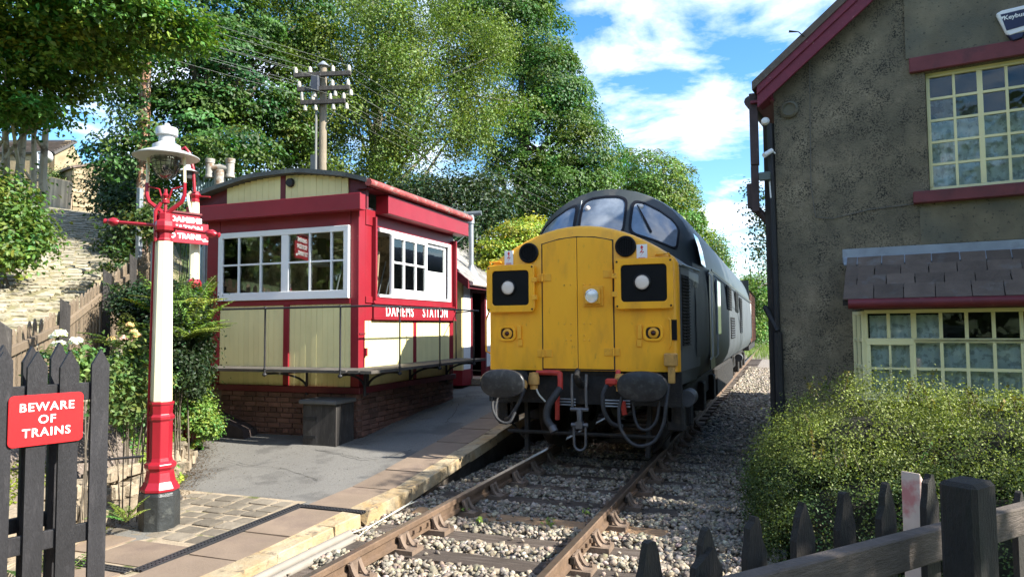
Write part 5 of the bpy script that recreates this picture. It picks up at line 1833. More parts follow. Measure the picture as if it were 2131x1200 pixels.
# left gate of dark pickets, facing the track
M_gate = pm('charcoal_stained_picket', (0.018, 0.0172, 0.019), .6, .25, 2.5, .4, 22, stretch=(5, 5, 1), rnd=.18, col2=(0.040, 0.037, 0.038), c2s=5, c2lo=.55, c2hi=.8)
g1 = Vector((-1.80, -4.56, 0))
gd = Vector((.285, .958, 0)).normalized()
gn = Vector((gd.y, -gd.x, 0))              # towards the track
gate = thing('picket_gate', 'charcoal picket gate of pointed slats on the left', 'gate', (-2.0, -5.2, 0))
GB, GH = .05, 1.60
PK = [picket_mesh('picket', M_gate, .105, 1.52, .024, .10, .003, k) for k in range(3)]
for k in range(10):
    c = g1 - gd * (.055 + .178 * k) + gn * .035
    piece('picket', PK[k % 3], frame((c.x, c.y, GB + random.uniform(-.01, .01)), gd, ZU.cross(gd), ZU), gate)
for z in (.42, 1.30):
    m = MB(); m.beam(g1 - gd * .0 + gn * .005 + ZU * z, g1 - gd * 1.85 + gn * .005 + ZU * z, .035, .11); m.build('rail', M_gate, gate, bevel=.004)
# inner gate leaf folded behind it
gate2 = thing('picket_fence', 'dark picket fence standing behind the charcoal gate', 'fence', (-2.3, -5.0, 0))
h1 = Vector((-2.02, -4.62, 0)); h2d = Vector((-.10, -1.0, 0)).normalized(); h2n = Vector((-h2d.y, h2d.x, 0))
for k in range(9):
    c = h1 + h2d * (.10 + .165 * k)
    piece('picket', PK[(k + 1) % 3], frame((c.x, c.y, GB + .03 + random.uniform(-.01, .01)), h2d, ZU.cross(h2d), ZU), gate2)
for z in (.5, 1.22):
    m = MB(); m.beam(h1 + ZU * z - h2n * .04, h1 + h2d * 1.6 + ZU * z - h2n * .04, .035, .09); m.build('rail', M_gate, gate2, bevel=.004)
# BEWARE OF TRAINS sign screwed to the gate
M_signred = pm('sign_enamel_red', (0.50, 0.016, 0.020), .28, .06, 2, coat=.4)
sg = thing('warning_sign', 'red enamel BEWARE OF TRAINS sign screwed to the charcoal gate', 'sign', (-2.0, -5.1, 1.1))


def on_plane(px, py, p0, n):
    d = CF * F_PX + CR * (px - IW / 2) - CU * (py - IH / 2)
    t = (p0 - CAM).dot(n) / d.dot(n)
    return CAM + d * t


sp0 = g1 + gn * .062
cc = [on_plane(x, y, sp0, gn) for x, y in ((15, 935), (172, 914), (172, 813), (15, 826))]
s_l, s_r = (cc[0] - sp0).dot(gd), (cc[1] - sp0).dot(gd)
z_b, z_t = (cc[0].z + cc[1].z) / 2, (cc[2].z + cc[3].z) / 2
SW, SH = s_r - s_l, z_t - z_b
sc_ = sp0 + gd * ((s_l + s_r) / 2) + ZU * ((z_b + z_t) / 2)
MB().prism(rrect(-SW / 2, SW / 2, -SH / 2, SH / 2, .03), sc_, gd, ZU, -gn * .012).build('sign_plate', M_signred, sg, bevel=.002)
for k, t_ in enumerate(('BEWARE', 'OF', 'TRAINS')):
    letters(t_, SH * .232, frame(sc_ + gn * .001 + ZU * (SH * (.25 - .25 * k)), gd, ZU, gn), M_letter, sg, bold=.0010, xs=1.0, spacing=1.14, extrude=.001)

# right foreground: weathered fence against the light
M_old = pm('old_fence_wood', (0.030, 0.026, 0.022), .85, .35, 4, .6, 25, stretch=(6, 6, 1.2), rnd=.2, col2=(.016, .018, .013), c2s=4, c2lo=.5, c2hi=.7)
rf = thing('picket_fence', 'weathered dark picket fence with round tops in front of the hedge', 'fence', (2.4, -5.8, 0))
fa = at(1340, 1120, 1.72); fb = at(1925, 985, 2.42)
fd = Vector((fb.x - fa.x, fb.y - fa.y, 0)).normalized()
fn = Vector((fd.y, -fd.x, 0))
RPK = [picket_mesh('picket', M_old, .088, 1.0, .022, .11, .006, 30 + k, True) for k in range(4)]
for k, (px, py, dep) in enumerate(((1338, 1122, 1.70), (1465, 1096, 1.84), (1568, 1068, 1.96), (1668, 1043, 2.08), (1760, 1018, 2.19), (1836, 1003, 2.29), (1925, 982, 2.40))):
    t = at(px, py, dep)
    piece('picket', RPK[k % 4], frame((t.x, t.y, t.z - 1.0), fd, ZU.cross(fd), ZU) @ Matrix.Rotation(random.uniform(-.02, .02), 4, 'Y'), rf)
t = at(1405, 1150, 1.76)
piece('picket', picket_mesh('picket', M_old, .10, .9, .022, .05, .01, 77), frame((t.x, t.y, t.z - .9), fd, ZU.cross(fd), ZU) @ Matrix.Rotation(.14, 4, 'Y'), rf)
for (px, py, dep) in ((2120, 1020, 2.75),):
    t = at(px, py, dep); piece('picket', RPK[1], frame((t.x, t.y, t.z - 1.0), fd, ZU.cross(fd), ZU), rf)
ra, rb = at(1560, 1222, 1.80) - fn * -.03, at(2010, 1100, 2.40) - fn * -.03
m = MB(); m.beam(ra - (rb - ra) * .6 - ZU * .0, rb + (rb - ra) * .4, .05, .10)
M_rail2 = pm('grey_fence_rail', (0.10, 0.08, 0.066), .85, .3, 4, .6, 20, stretch=(1.4, 1.4, 8), col2=(.08, .065, .05), c2s=3, c2lo=.5, c2hi=.7)
m.build('rail', M_rail2, rf, bevel=.005)
pt = at(2012, 998, 2.0)
m = MB(); m.obx(frame((pt.x, pt.y, pt.z - .62), fd, ZU.cross(fd), ZU), .125, .10, 1.24); m.build('post', M_old, rf, bevel=.012)
pp = at(1885, 978, 2.62)
pk = thing('stump_post', 'pale pink painted post with a slanted top behind the dark pickets', 'post', (pp.x, pp.y, 0))
m = MB(); m.prism([(-.035, -1.2), (.035, -1.2), (.035, -.085), (-.035, .005)], pp, fd, ZU, fn * .07)
m.build('post_shaft', pm('pink_white_post', (.62, .48, .40), .6, .15, 6, .1, 30, col2=(.55, .22, .20), c2s=8, c2lo=.5, c2hi=.62), pk, bevel=.003)

# fence along the lane, climbing the bank
M_pale = pm('weathered_pale', (0.22, 0.165, 0.11), .85, .25, 4, .5, 20, stretch=(6, 6, 1.2), rnd=.2, col2=(.13, .10, .07), c2s=4, c2lo=.5, c2hi=.72)
lf = thing('lane_fence', 'brown pale fence climbing the bank beside the cobbled lane', 'fence', (-6, -1.5, 1))
FP = [Vector((-3.75, -4.45, .60)), Vector((-4.41, -3.53, .66)), Vector((-5.31, -2.28, .93)), Vector((-6.19, -1.04, 1.38)), Vector((-7.15, .19, 1.74)), Vector((-8.5, 1.8, 2.12)), Vector((-9.6, 3.0, 2.5))]
LP = [picket_mesh('pale', M_pale, .075, 1.02, .018, .06, .004, 50 + k) for k in range(3)]
kk = 0
for a, b in zip(FP[:-1], FP[1:]):
    h = Vector((b.x - a.x, b.y - a.y, 0)); L = h.length; h.normalize()
    nn_ = Vector((h.y, -h.x, 0))             # towards the platform
    n = int(L / .125)
    for k in range(n):
        p = a.lerp(b, (k + .5) / n)
        piece('pale', LP[kk % 3], frame((p.x, p.y, p.z - .02 + random.uniform(-.015, .015)), h, ZU.cross(h), ZU) @ Matrix.Rotation(random.uniform(-.03, .03), 4, 'Y'), lf)
        kk += 1
    for dz in (.28, .80):
        m = MB(); m.beam(a + ZU * dz + nn_ * .03, b + ZU * dz + nn_ * .03, .035, .085); m.build('rail', M_pale, lf, bevel=.003)
for p in FP[1:]:
    m = MB(); m.prism([(-.05, -.5), (.05, -.5), (.05, 1.04), (-.05, 1.12)], p + Vector((.08, .0, 0)), (.6, .8, 0), ZU, Vector((.1, -.08, 0)))
    m.build('post', M_darkwood, lf, bevel=.004)


# ---- station lamps
M_lampred = pm('lamp_post_red', (0.28, 0.011, 0.021), .34, .08, 3, .05, 30, coat=.2)
M_lampcream = pm('lamp_post_cream', (0.80, 0.73, 0.50), .4, .05, 2, .05, 30, col2=(.70, .58, .30), c2s=4, c2lo=.62, c2hi=.8)
M_lampblk = pm('bitumen_base', (.03, .033, .033), .35, .3, 9, .4, 30, col2=(.12, .125, .11), c2s=6, c2lo=.58, c2hi=.75)
M_enam = pm('white_enamel', (.46, .47, .47), .3, .08, 4, col2=(.55, .5, .42), c2s=7, c2lo=.66, c2hi=.74)
M_cage = pm('lamp_cage', (.05, .05, .048), .5)
LX, LY = -3.0, -3.0
la = math.radians(22.5 + 22)
lamp = thing('station_lamp', 'old gas style station lamp with cream post, red base and white enamel shade', 'lamp post', (LX, LY, -.1))
c = (LX, LY, 0)
MB().lathe([(.175, -.16), (.172, .20), (.16, .235), (.0, .235)], c, 8, a0=la).build('plinth', M_lampblk, lamp, bevel=.008)
MB().lathe([(.165, .236), (.165, .26), (.13, .32), (.115, .40), (.115, .42), (.135, .445), (.135, .475), (.105, .50), (.098, .53), (.098, .86), (.112, .875), (.112, .90), (.095, .92), (.10, 1.0), (.108, 1.012), (.108, 1.032), (.0, 1.033)], c, 8, a0=la).build('red_base', M_lampred, lamp, bevel=.004)
MB().lathe([(.086, 1.034), (.088, 1.04), (.068, 2.50), (.0, 2.50)], c, 8, a0=la).build('cream_shaft', M_lampcream, lamp)
MB().lathe([(.07, 2.501), (.07, 2.52), (.058, 2.53), (.058, 2.58), (.09, 2.60), (.095, 2.64), (.09, 2.685), (.065, 2.70), (.065, 2.76), (.05, 2.765), (.0, 2.765)], c, 8, a0=la).build('collar', M_lampred, lamp, bevel=.003)
lad = MB()
L0, L1 = Vector((-.385, -.153, 2.69)) * 1, Vector((.375, .137, 2.565))
A0 = Vector((LX - .42, LY - .17, 2.685)); A1 = Vector((LX + .38, LY + .145, 2.575)); AC = Vector((LX, LY, 2.645))
lad.tube([A0, AC, A1], .017, 8)
lad.build('ladder_bar', M_lampred, lamp, smooth='auto')
tw = MB()
for P_, s in ((A0, -1), (A1, 1)):
    d_ = (P_ - AC).normalized()
    tw.tube([P_ - d_ * .03, P_ - d_ * .01, P_ + d_ * .03, P_ + d_ * .06, P_ + d_ * .075, P_ + d_ * .10, P_ + d_ * .11], [.018, .034, .042, .030, .018, .026, .006], 8)
each(tw, 'bar_finial', M_lampred, lamp, smooth='auto')
fk = MB()
fx = Vector((.93, .36, 0)).normalized()
for s in (-1, 1):
    o_ = Vector((LX, LY, 0))
    fk.tube([o_ + fx * .02 * s + ZU * 2.76, o_ + fx * .06 * s + ZU * 2.80, o_ + fx * .15 * s + ZU * 2.87, o_ + fx * .175 * s + ZU * 2.94, o_ + fx * .175 * s + ZU * 3.05], [.022, .022, .02, .018, .016], 8)
    fk.tube([o_ + fx * .175 * s + ZU * 3.02, o_ + fx * .06 * s + ZU * 2.99, o_ + fx * .03 * s + ZU * 2.90], .009, 6)
fk.tube([Vector((LX, LY, 2.76)), Vector((LX, LY, 2.99))], .015, 8)
fk.lathe([(.012, 2.85), (.035, 2.86), (.035, 2.89), (.012, 2.90), (.03, 2.93), (.012, 2.96)], c, 10)
fk.tube([Vector((LX - .05, LY - .055, 2.50)), Vector((LX - .055, LY - .06, 2.78)), Vector((LX - .02, LY - .03, 2.86))], .018, 8)
fk.build('lamp_fork', M_lampred, lamp, smooth='auto')
st_ = MB()
for s in (-1, 1):
    st_.tube([Vector((LX, LY, 3.05)) + fx * .175 * s, Vector((LX, LY, 3.33)) + fx * .165 * s], .013, 8)
each(st_, 'stay_rod', M_lampcream, lamp, smooth='auto')
MB().lathe([(.285, 3.285), (.288, 3.292), (.20, 3.335), (.125, 3.36), (.12, 3.365)], c, 40).build('lamp_shade', M_enam, lamp, smooth='auto').modifiers.new('th', 'SOLIDIFY').thickness = .006
MB().lathe([(.125, 3.355), (.12, 3.40), (.075, 3.425), (.07, 3.43), (.07, 3.49), (.095, 3.495), (.097, 3.55), (.09, 3.565), (.03, 3.58), (.028, 3.595), (.018, 3.61), (0, 3.615)], c, 32).build('chimney', M_enam, lamp, smooth='auto')
gl = MB().lathe([(.125, 3.345), (.125, 3.28), (.115, 3.20), (.085, 3.13), (.04, 3.09), (0, 3.08)], c, 24).build('glass_bowl', glassmat('bowl_glass', .25, (.55, .56, .52)), lamp, smooth='auto')
cg = MB()
for k in range(16):
    a = 2 * math.pi * k / 16
    cg.tube([(LX + math.cos(a) * r_, LY + math.sin(a) * r_, z) for r_, z in ((.131, 3.345), (.131, 3.26), (.118, 3.19), (.087, 3.12), (.04, 3.08))], .0025, 4)
for r_, z in ((.131, 3.32), (.131, 3.29), (.131, 3.26), (.126, 3.23), (.119, 3.195), (.105, 3.155), (.087, 3.12)):
    cg.tube([(LX + math.cos(a) * r_, LY + math.sin(a) * r_, z) for a in np.linspace(0, 2 * math.pi, 21)], .0025, 4)
cg.build('wire_cage', M_cage, lamp)
MB().tube([(LX - .10, LY - .05, .22), (LX - .092, LY - .06, 1.0), (LX - .078, LY - .05, 2.5)], .011, 6).build('conduit', M_lampred, lamp)
MB().tube([(LX - .085, LY - .045, 1.04), (LX - .070, LY - .04, 2.5)], .006, 6).build('cable', M_lampcream, lamp)
MB().tube([(LX - .09, LY - .1, .55), (LX - .75, LY - .45, .50), (LX - 1.5, LY - 1.0, .44)], .012, 6).build('guard_rail', M_iron, lamp)

# second lamp further along, with swan neck
l2 = thing('station_lamp', 'slimmer cream lamp post with red swan neck pipe beside the crimson name sign', 'lamp post', (-5.4, -.25, .6))
b2 = at(404, 560, 10.0); X2, Y2 = b2.x, b2.y
t2 = at(406, 405, 10.0).z
c2 = (X2, Y2, 0)
MB().lathe([(.11, T1(X2, Y2) - .2), (.10, 2.35), (.07, 2.4)], c2, 8).build('red_base', M_lampred, l2)
MB().lathe([(.07, 2.4), (.055, t2 - .1)], c2, 8).build('cream_shaft', M_lampcream, l2)
MB().lathe([(.06, t2 - .1), (.06, t2 - .06), (.05, t2 - .05), (.075, t2), (.05, t2 + .05), (0, t2 + .06)], c2, 8).build('collar', M_lampred, l2, smooth='auto')
MB().tube([(X2 - .12, Y2, t2), (X2 + .22, Y2 + .05, t2 - .03)], .012, 6).build('ladder_bar', M_lampred, l2)
q = [at(405, 400, 10.0), at(402, 350, 10.0), at(394, 318, 10.0), at(385, 307, 10.0), at(377, 312, 10.0)]
MB().tube(q, .022, 8).build('swan_neck', M_lampred, l2, smooth='auto')
q = [at(397, 490, 10), at(397, 440, 10), at(392, 418, 10), at(391, 405, 10), at(398, 399, 10)]
MB().tube(q, .02, 8).build('conduit', M_lampcream, l2, smooth='auto')
p_ = at(390, 358, 10.0)
MB().lathe([(.15, -.0), (.06, .05), (.05, .10), (0, .11)], p_, 16).build('lamp_shade', M_enam, l2, smooth='auto')
MB().lathe([(.09, -.01), (.07, -.10), (0, -.13)], p_, 12).build('glass_bowl', M_cage, l2, smooth='auto')

# DAMEMS STATION direction sign on its posts
sn = thing('direction_sign', 'crimson direction sign lettered DAMEMS STATION behind the lamp post', 'sign', (-4.4, -1.4, .3))
sc2 = at(385, 477, 9.72)
su = (at(432, 484, 9.95) - at(345, 470, 9.5)); su.z = 0; su.normalize()
snn = Vector((su.y, -su.x, 0))
KS = 9.72 / 8.4
def kp(pts): return [(x * KS, z * KS) for x, z in pts]
MB().prism(kp([(-.28, -.165), (.29, -.165), (.29, .085), (.185, .085), (.185, .185), (-.28, .185)]), sc2, su, ZU, -snn * .03).build('board', pm('sign_board_red', (.36, .02, .035), .4, .06, 3), sn, bevel=.004)
m = MB(); m.obx(frame(sc2 + ZU * .195 * KS - su * .05, su, ZU, snn), .48 * KS, .025, .05); m.build('hood', M_maroon, sn)
for k, (t_, dx_) in enumerate((('DAMEMS', .012), ('STATION', .012), ('TO TRAINS', -.02))):
    letters(t_, .083 * KS, frame(sc2 + snn * .003 + ZU * (.11 - .098 * k) * KS + su * dx_ * KS, su, ZU, snn), M_letter, sn, bold=.0045, xs=1.12 if k < 2 else .95, extrude=.004, spacing=1.06)
m = MB(); m.prism(kp([(.19, -.09), (.22, -.105), (.25, -.09), (.26, -.11), (.285, -.115), (.28, -.13), (.25, -.13), (.225, -.135), (.21, -.115), (.19, -.105)]), sc2 + snn * .003, su, ZU, snn * .003); m.build('pointing_hand', M_letter, sn)
m = MB(); m.beam(sc2 - snn * .05 - su * .2, Vector((X2, Y2, sc2.z)), .03, .03); m.build('bracket', M_iron, sn)

# ---- telegraph pole
M_polew = pm('grey_pole_wood', (0.23, 0.19, 0.135), .85, .2, 4, .5, 20, stretch=(6, 6, .8), col2=(.16, .13, .09), c2s=5, c2lo=.55, c2hi=.72)
M_ins = pm('porcelain_insulator', (.50, .46, .38), .3, .06, 6)
tb, tt = at(672, 380, 14.0), at(672, 134, 14.0)
tp = thing('telegraph_pole', 'timber telegraph pole with three crossarms of white insulators', 'telegraph pole', (tb.x, tb.y, 1))
tx, ty = (tb.x + tt.x) / 2, (tb.y + tt.y) / 2
MB().lathe([(.095, .5), (.070, tt.z)], (tx, ty, 0), 14).build('pole', M_polew, tp, smooth='auto')
MB().lathe([(.12, tt.z - .02), (.115, tt.z + .0), (.02, tt.z + .085), (0, tt.z + .09)], (tx, ty, 0), 14).build('pole_cap', M_lead, tp, smooth='auto')
arm_d = Vector((.965, .26, 0)).normalized()
arm_n = Vector((arm_d.y, -arm_d.x, 0))
INS = MB().lathe([(.036, 0), (.040, .025), (.040, .045), (.034, .05), (.036, .068), (.028, .1), (.015, .12), (0, .125)], (0, 0, 0), 12).build('insulator', M_ins, smooth='auto')
ME_ins = INS.data; bpy.data.objects.remove(INS)
INS_PTS = []
for (pxl, pxr, py, w_) in ((617, 733, 158, .09), (625, 731, 188, .08), (632, 722, 216, .08)):
    z = at(672, py, 14.0).z
    sl, sr = (pxl - 672) / F_PX * 14.0, (pxr - 672) / F_PX * 14.0
    o_ = Vector((tx, ty, z)) + arm_n * .13
    m = MB(); m.beam(o_ + arm_d * sl * 1.05, o_ + arm_d * sr * 1.05, .075, .085); m.build('crossarm', M_darkwood, tp, bevel=.004)
    for s in (sl * .98, sl * .42, sr * .42, sr * .98):
        for up in ((1,) if py < 170 else (1, -1)):
            p = o_ + arm_d * s + ZU * (.045 if up > 0 else -.16) + arm_d * (.06 if up < 0 else 0)
            piece('insulator', ME_ins, Matrix.Translation(p), tp)
            if up > 0: INS_PTS.append(p + ZU * .1)
m = MB(); c_ = Vector((tx, ty, at(664, 178, 14).z)) + arm_n * .16 - arm_d * .10; m.obx(frame(c_, arm_d, ZU, -arm_n), .15, .30, .10); m.build('junction_box', pm('box_slate_grey', (.045, .05, .065), .5), tp, bevel=.008)
m = MB(); m.tube([(tx - .1, ty - .1, 1.2), (tx - .085, ty - .1, tt.z - .5)], .022, 6); c_ = Vector((tx - .14, ty - .06, at(662, 340, 14).z)); m.bx(c_.x - .06, c_.x + .06, c_.y - .06, c_.y + .04, c_.z - .15, c_.z + .15); m.build('cable_run', pm('grey_cable', (.2, .2, .19), .6), tp)
stp = MB()
for k in range(7):
    z = 3.3 + k * .33
    s = 1 if k % 2 else -1
    stp.tube([Vector((tx, ty, z)), Vector((tx, ty, z)) + arm_d * .19 * s], .009, 5)
each(stp, 'pole_step', M_iron, tp)
# wires: from off the top left, past the arms, to beyond the locomotive
WL = ['thin wire held by the leftmost insulator of the top crossarm', 'thin wire held by the second insulator from left on the top crossarm', 'thin wire held by the third insulator from left on the top crossarm', 'thin wire held by the rightmost insulator of the top crossarm',
      'thin wire held by the leftmost insulator of the middle crossarm', 'thin wire held right of the pole on the middle crossarm', 'thin wire held by the leftmost insulator of the lowest crossarm', 'thin wire held right of the pole on the lowest crossarm']
for i, p in enumerate(INS_PTS[:4] + INS_PTS[4:12:2]):
    a = p + Vector((-7.5, -13.0, 1.4 + .05 * i)); b = p + Vector((3.0 + .08 * i, 26.0, -1.2))
    pts = []
    for t in np.linspace(0, 1, 9):
        q = a.lerp(p, t); q.z -= .5 * math.sin(math.pi * t) * .5; pts.append(q)
    for t in np.linspace(0, 1, 11)[1:]:
        q = p.lerp(b, t); q.z -= .9 * math.sin(math.pi * t) * .5; pts.append(q)
    tag(MB().tube(pts, .0035, 4).build('telegraph_wire', pm('copper_line_wire', (.26, .27, .23), .5, .1, 3, metal=.3)), WL[i], 'wire', 'telegraph wires')
# brown unused pole, left
pb_, pt_ = at(300, 440, 15.0), at(300, 122, 15.0)
tag(MB().lathe([(.135, T1(pb_.x, pb_.y) - .3), (.105, pt_.z), (0, pt_.z + .01)], ((pb_.x + pt_.x) / 2, (pb_.y + pt_.y) / 2, 0), 14).build('wooden_pole', pm('red_brown_pole', (.30, .15, .09), .85, .2, 4, .5, 20, stretch=(6, 6, .8), col2=(.42, .34, .26), c2s=3, c2lo=.48, c2hi=.6), smooth='auto'),
    'bare reddish wooden pole rising left of the signal box', 'pole')
for (px, y0, y1, d, lab) in ((288, 390, 560, 12.5, 'square grey steel post at the lane end of the pale fence'), (316, 430, 560, 11.5, 'thin round steel post right of the square steel post')):
    a, b = at(px, y1, d), at(px, y0, d)
    tag(MB().bx(a.x - .04, a.x + .04, a.y - .04, a.y + .04, a.z - 1.0, b.z).build('steel_post', M_steel, bevel=.004) if px < 300 else MB().tube([(a.x, a.y, a.z - 1.0), (a.x, a.y, b.z)], .024, 8).build('steel_post', M_steel), lab, 'post')
nt_ = at(296, 470, 12.3)
tag(MB().obx(frame(nt_, (.9, .3, 0), ZU), .13, .16, .004).build('paper_notice', M_sticker), 'small white notice fixed on the steel post', 'notice')
# twin cowl chimney behind the box
cw = thing('twin_cowl_chimney', 'rusty chimney with two grey cowls rising behind the signal box roof', 'chimney', (-5.2, 3.4, 3))
M_cowl = pm('weathered_cowl', (.36, .34, .30), .7, .2, 6, .2, 30, metal=.2, col2=(.20, .13, .08), c2s=7, c2lo=.48, c2hi=.62)
c0 = at(458, 352, 13.2)
MB().lathe([(.11, 2.6), (.10, c0.z - .02)], (c0.x, c0.y, 0), 12).build('stack', M_cowl, cw, smooth='auto')
crs = Vector((.93, .36, 0))
MB().tube([c0 - crs * .17, c0 + ZU * .03, c0 + crs * .17], .065, 10).build('cross_pipe', M_cowl, cw, smooth='auto')
for s in (-1, 1):
    q = c0 + crs * (.19 * s)
    MB().lathe([(.085, -.16), (.085, -.12), (.075, -.11), (.075, .10), (.085, .11), (.085, .15), (.09, .16), (.09, .19), (.06, .19)], q, 14).build('cowl', M_cowl, cw, smooth='auto')
# blue grey shed behind
shd = thing('corrugated_shed', 'pale blue corrugated shed half hidden by leaves behind the box', 'shed', (-7.0, 4.6, 1.5))
a, b = at(405, 345, 15), at(482, 345, 15)
m = MB()
for k in range(28):
    p = a.lerp(b, (k + .5) / 28)
    m.bx(p.x - .016, p.x + .016, p.y - (.02 if k % 2 else .0), p.y + .03, 1.5, at(440, 345, 15).z)
m.build('sheet', pm('shed_blue', (.30, .40, .43), .6, .1, 3), shd)
# two stone cables ducts beside the coping
for k, (dx_, dz_) in enumerate(((0, 0), (.075, -.03))):
    tag(MB().tube([(-1.37 + dx_, -9, -.17 + dz_), (-1.355 + dx_, -4.5, -.165 + dz_), (-1.345 + dx_, -2.45, -.15 + dz_)], .036, 10).build('cable_duct', pm('grey_plastic_duct', (.24, .215, .18), .6, .12, 3, .1, 30), smooth='auto'),
        ('grey plastic cable duct lying closest along the coping stones', 'grey plastic cable duct lying on the ballast side')[k], 'cable duct')
    tag(MB().tube([(-1.345 + dx_, -2.47, -.15 + dz_), (-1.32, -2.1, -.16), (-1.33, -1.5, -.14 + .01 * k), (-1.40 + .05 * k, -1.2, -.15)], .006, 6).build('signal_wire', pm('pale_cable', (.5, .5, .42), .5)),
        ('thin pale wire leaving the nearer duct mouth', 'thin pale wire leaving the farther duct mouth')[k], 'wire')

# ---- cobbled lane
LA = [(-6.4, -3.6), (-7.4, -2.4), (-8.8, -.5), (-10.6, 1.5), (-13.0, 4.0), (-16.0, 6.4), (-20, 9.5), (-25, 13.4)]
LW = 3.2
lv_, lf_ = [], []
CL = np.array(LA, float)
seg = np.r_[0, np.cumsum(np.hypot(*np.diff(CL, axis=0).T))]


def lane_pt(s, o):
    x = np.interp(s, seg, CL[:, 0]); y = np.interp(s, seg, CL[:, 1])
    x2, y2 = np.interp(s + .3, seg, CL[:, 0]), np.interp(s + .3, seg, CL[:, 1])
    x1, y1 = np.interp(s - .3, seg, CL[:, 0]), np.interp(s - .3, seg, CL[:, 1])
    d = Vector((float(x2 - x1), float(y2 - y1), 0)).normalized()
    r_ = Vector((d.y, -d.x, 0))
    p = Vector((float(x), float(y), 0)) + r_ * o
    return p, d, r_


ss = np.arange(0, seg[-1], .5)
for s in ss:
    for o in np.linspace(-LW / 2 - .9, LW / 2 + .5, 9):
        p, d, r_ = lane_pt(s, o)
        lv_.append((p.x, p.y, T1(p.x, p.y) + .015))
for i in range(len(ss) - 1):
    for k in range(8):
        a = i * 9 + k
        lf_.append((a, a + 1, a + 10, a + 9))
lane = kind(MB().add(lv_, lf_).build('lane', pm('mossy_joint', (.20, .18, .095), .95, .3, 6, .6, 30, col2=(.28, .24, .16), c2s=3), smooth=True), 'structure')
M_cob = pm('lane_sett', (0.34, 0.30, 0.215), .85, .2, 6, .6, 30, rnd=.22, col2=(.20, .185, .11), c2s=5, c2lo=.5, c2hi=.65)
ME_cob = [unitbox('lane_sett', M_cob, .12, .06, 90 + k) for k in range(5)]
rowm = []
s = .1
setts = []
while s < 21:
    dl = .16 if s < 12 else .22
    o = -LW / 2 - .8 + random.uniform(0, .12)
    while o < LW / 2 + .3:
        w = random.uniform(.16, .36)
        p, d, r_ = lane_pt(s + dl / 2, o + w / 2)
        z0 = T1(p.x, p.y); z1 = T1(p.x + d.x * .3, p.y + d.y * .3)
        M = frame((p.x, p.y, z0 + .007 + random.uniform(-.006, .006)), r_, Vector((d.x, d.y, (z1 - z0) / .3))) @ S3(w - random.uniform(.018, .035), dl - random.uniform(.018, .035), .05)
        dist = (p - CAM).dot(CF)
        q = p - CAM
        px = IW / 2 + F_PX * q.dot(CR) / dist if dist > .5 else -999
        setts.append((dist if -30 < px < 330 else 1e3 + dist, M, random.randrange(5)))
        o += w
    s += dl
setts.sort(key=lambda t: t[0])
for d_, M, k in setts[:300]:
    piece('sett', ME_cob[k], M, lane)
mm = MB()
for d_, M, k in setts[300:]:
    if d_ < 900 or d_ > 1e3 and d_ < 1014:
        mm.obx(M, 1, 1, 1)
attach(kind(mm.build('sett', M_cob), 'stuff'), lane)
# ---- far stone houses
M_fst = pm('far_sandstone', (0.31, 0.245, 0.15), .9, .25, 1.5, .5, 6, rnd=.28, col2=(.24, .18, .10), c2s=1.8, c2lo=.5, c2hi=.7)
ME_fs = [unitbox('stone', M_fst, .05, .04, 100 + k) for k in range(4)]
h2 = thing('stone_cottage', 'sandstone gable cottage with one small white window up the lane', 'house', (-25, 13, 6.5))
o2 = at(150, 408, 30); u2 = (at(250, 408, 31.5) - o2); u2.z = 0; u2.normalize(); n2_ = Vector((u2.y, -u2.x, 0))
pxm = 30 / F_PX
zt0 = at(150, 350, 30).z - o2.z
MB().prism([(0, -1.2), (3.6, -1.2), (3.6, zt0 + .75), (2.2, zt0 + .75), (0, zt0)], o2, u2, ZU, -n2_ * 4).build('wall', M_fst, h2)
z = -1.0
while z < zt0 + .7:
    s = random.uniform(-.1, 0)
    hgt = random.uniform(.16, .22)
    while s < 3.5:
        w = random.uniform(.25, .6)
        if z + hgt < zt0 + .34 * max(s, 0) - .02 and not (1.0 < s + w and s < 1.45 and -.05 < z + hgt and z < .48):
            piece('stone', random.choice(ME_fs), frame(o2 + u2 * (max(s, 0) + w / 2) + ZU * (z + hgt / 2) + n2_ * random.uniform(.0, .03), u2, ZU, -n2_) @ S3(w - .03, hgt - .03, .08), h2)
        s += w
    z += hgt
w_ = MB(); c_ = o2 + u2 * 1.2 + ZU * .22 + n2_ * .05
for (a, b, e, f) in ((-.24, .24, .24, .29), (-.24, .24, -.29, -.24), (-.24, -.19, -.24, .24), (.19, .24, -.24, .24)):
    w_.obx(frame(c_ + u2 * ((a + b) / 2) + ZU * ((e + f) / 2), u2, ZU, -n2_), b - a, f - e, .06)
w_ = w_.build('window', M_white, h2)
MB().obx(frame(c_ - n2_ * .02, u2, ZU, -n2_), .4, .5, .01).build('pane', M_screen, w_)
MB().prism([(-.12, zt0 - .02), (2.2, zt0 + .78), (2.2, zt0 + .9), (-.14, zt0 + .08)], o2 + n2_ * .08, u2, ZU, -n2_ * 4.2).build('roof', M_roofs, h2)
h1_ = thing('slate_roof_house', 'sandstone house with dark slate roof and satellite dish behind the trees', 'house', (-36, 19, 9))
o1 = at(60, 380, 38); u1 = (at(112, 380, 38) - o1); u1.z = 0; u1.normalize(); n1_ = Vector((u1.y, -u1.x, 0))
ed = (at(112, 330, 38) - o1).dot(u1)
ze, zr = at(80, 318, 38).z - o1.z, at(80, 282, 38).z - o1.z
MB().prism([(-3, -1.5), (ed, -1.5), (ed, ze), (-3, ze)], o1, u1, ZU, -n1_ * .4).build('wall', M_fst, h1_)
MB().prism([(0, -1.5), (1.6, -1.5), (1.6, ze - .2), (.9, zr), (.0, ze)], o1 + u1 * ed, (-n1_ * .9 + u1 * .35).normalized(), ZU, u1 * -.3).build('wall', M_fst, h1_)
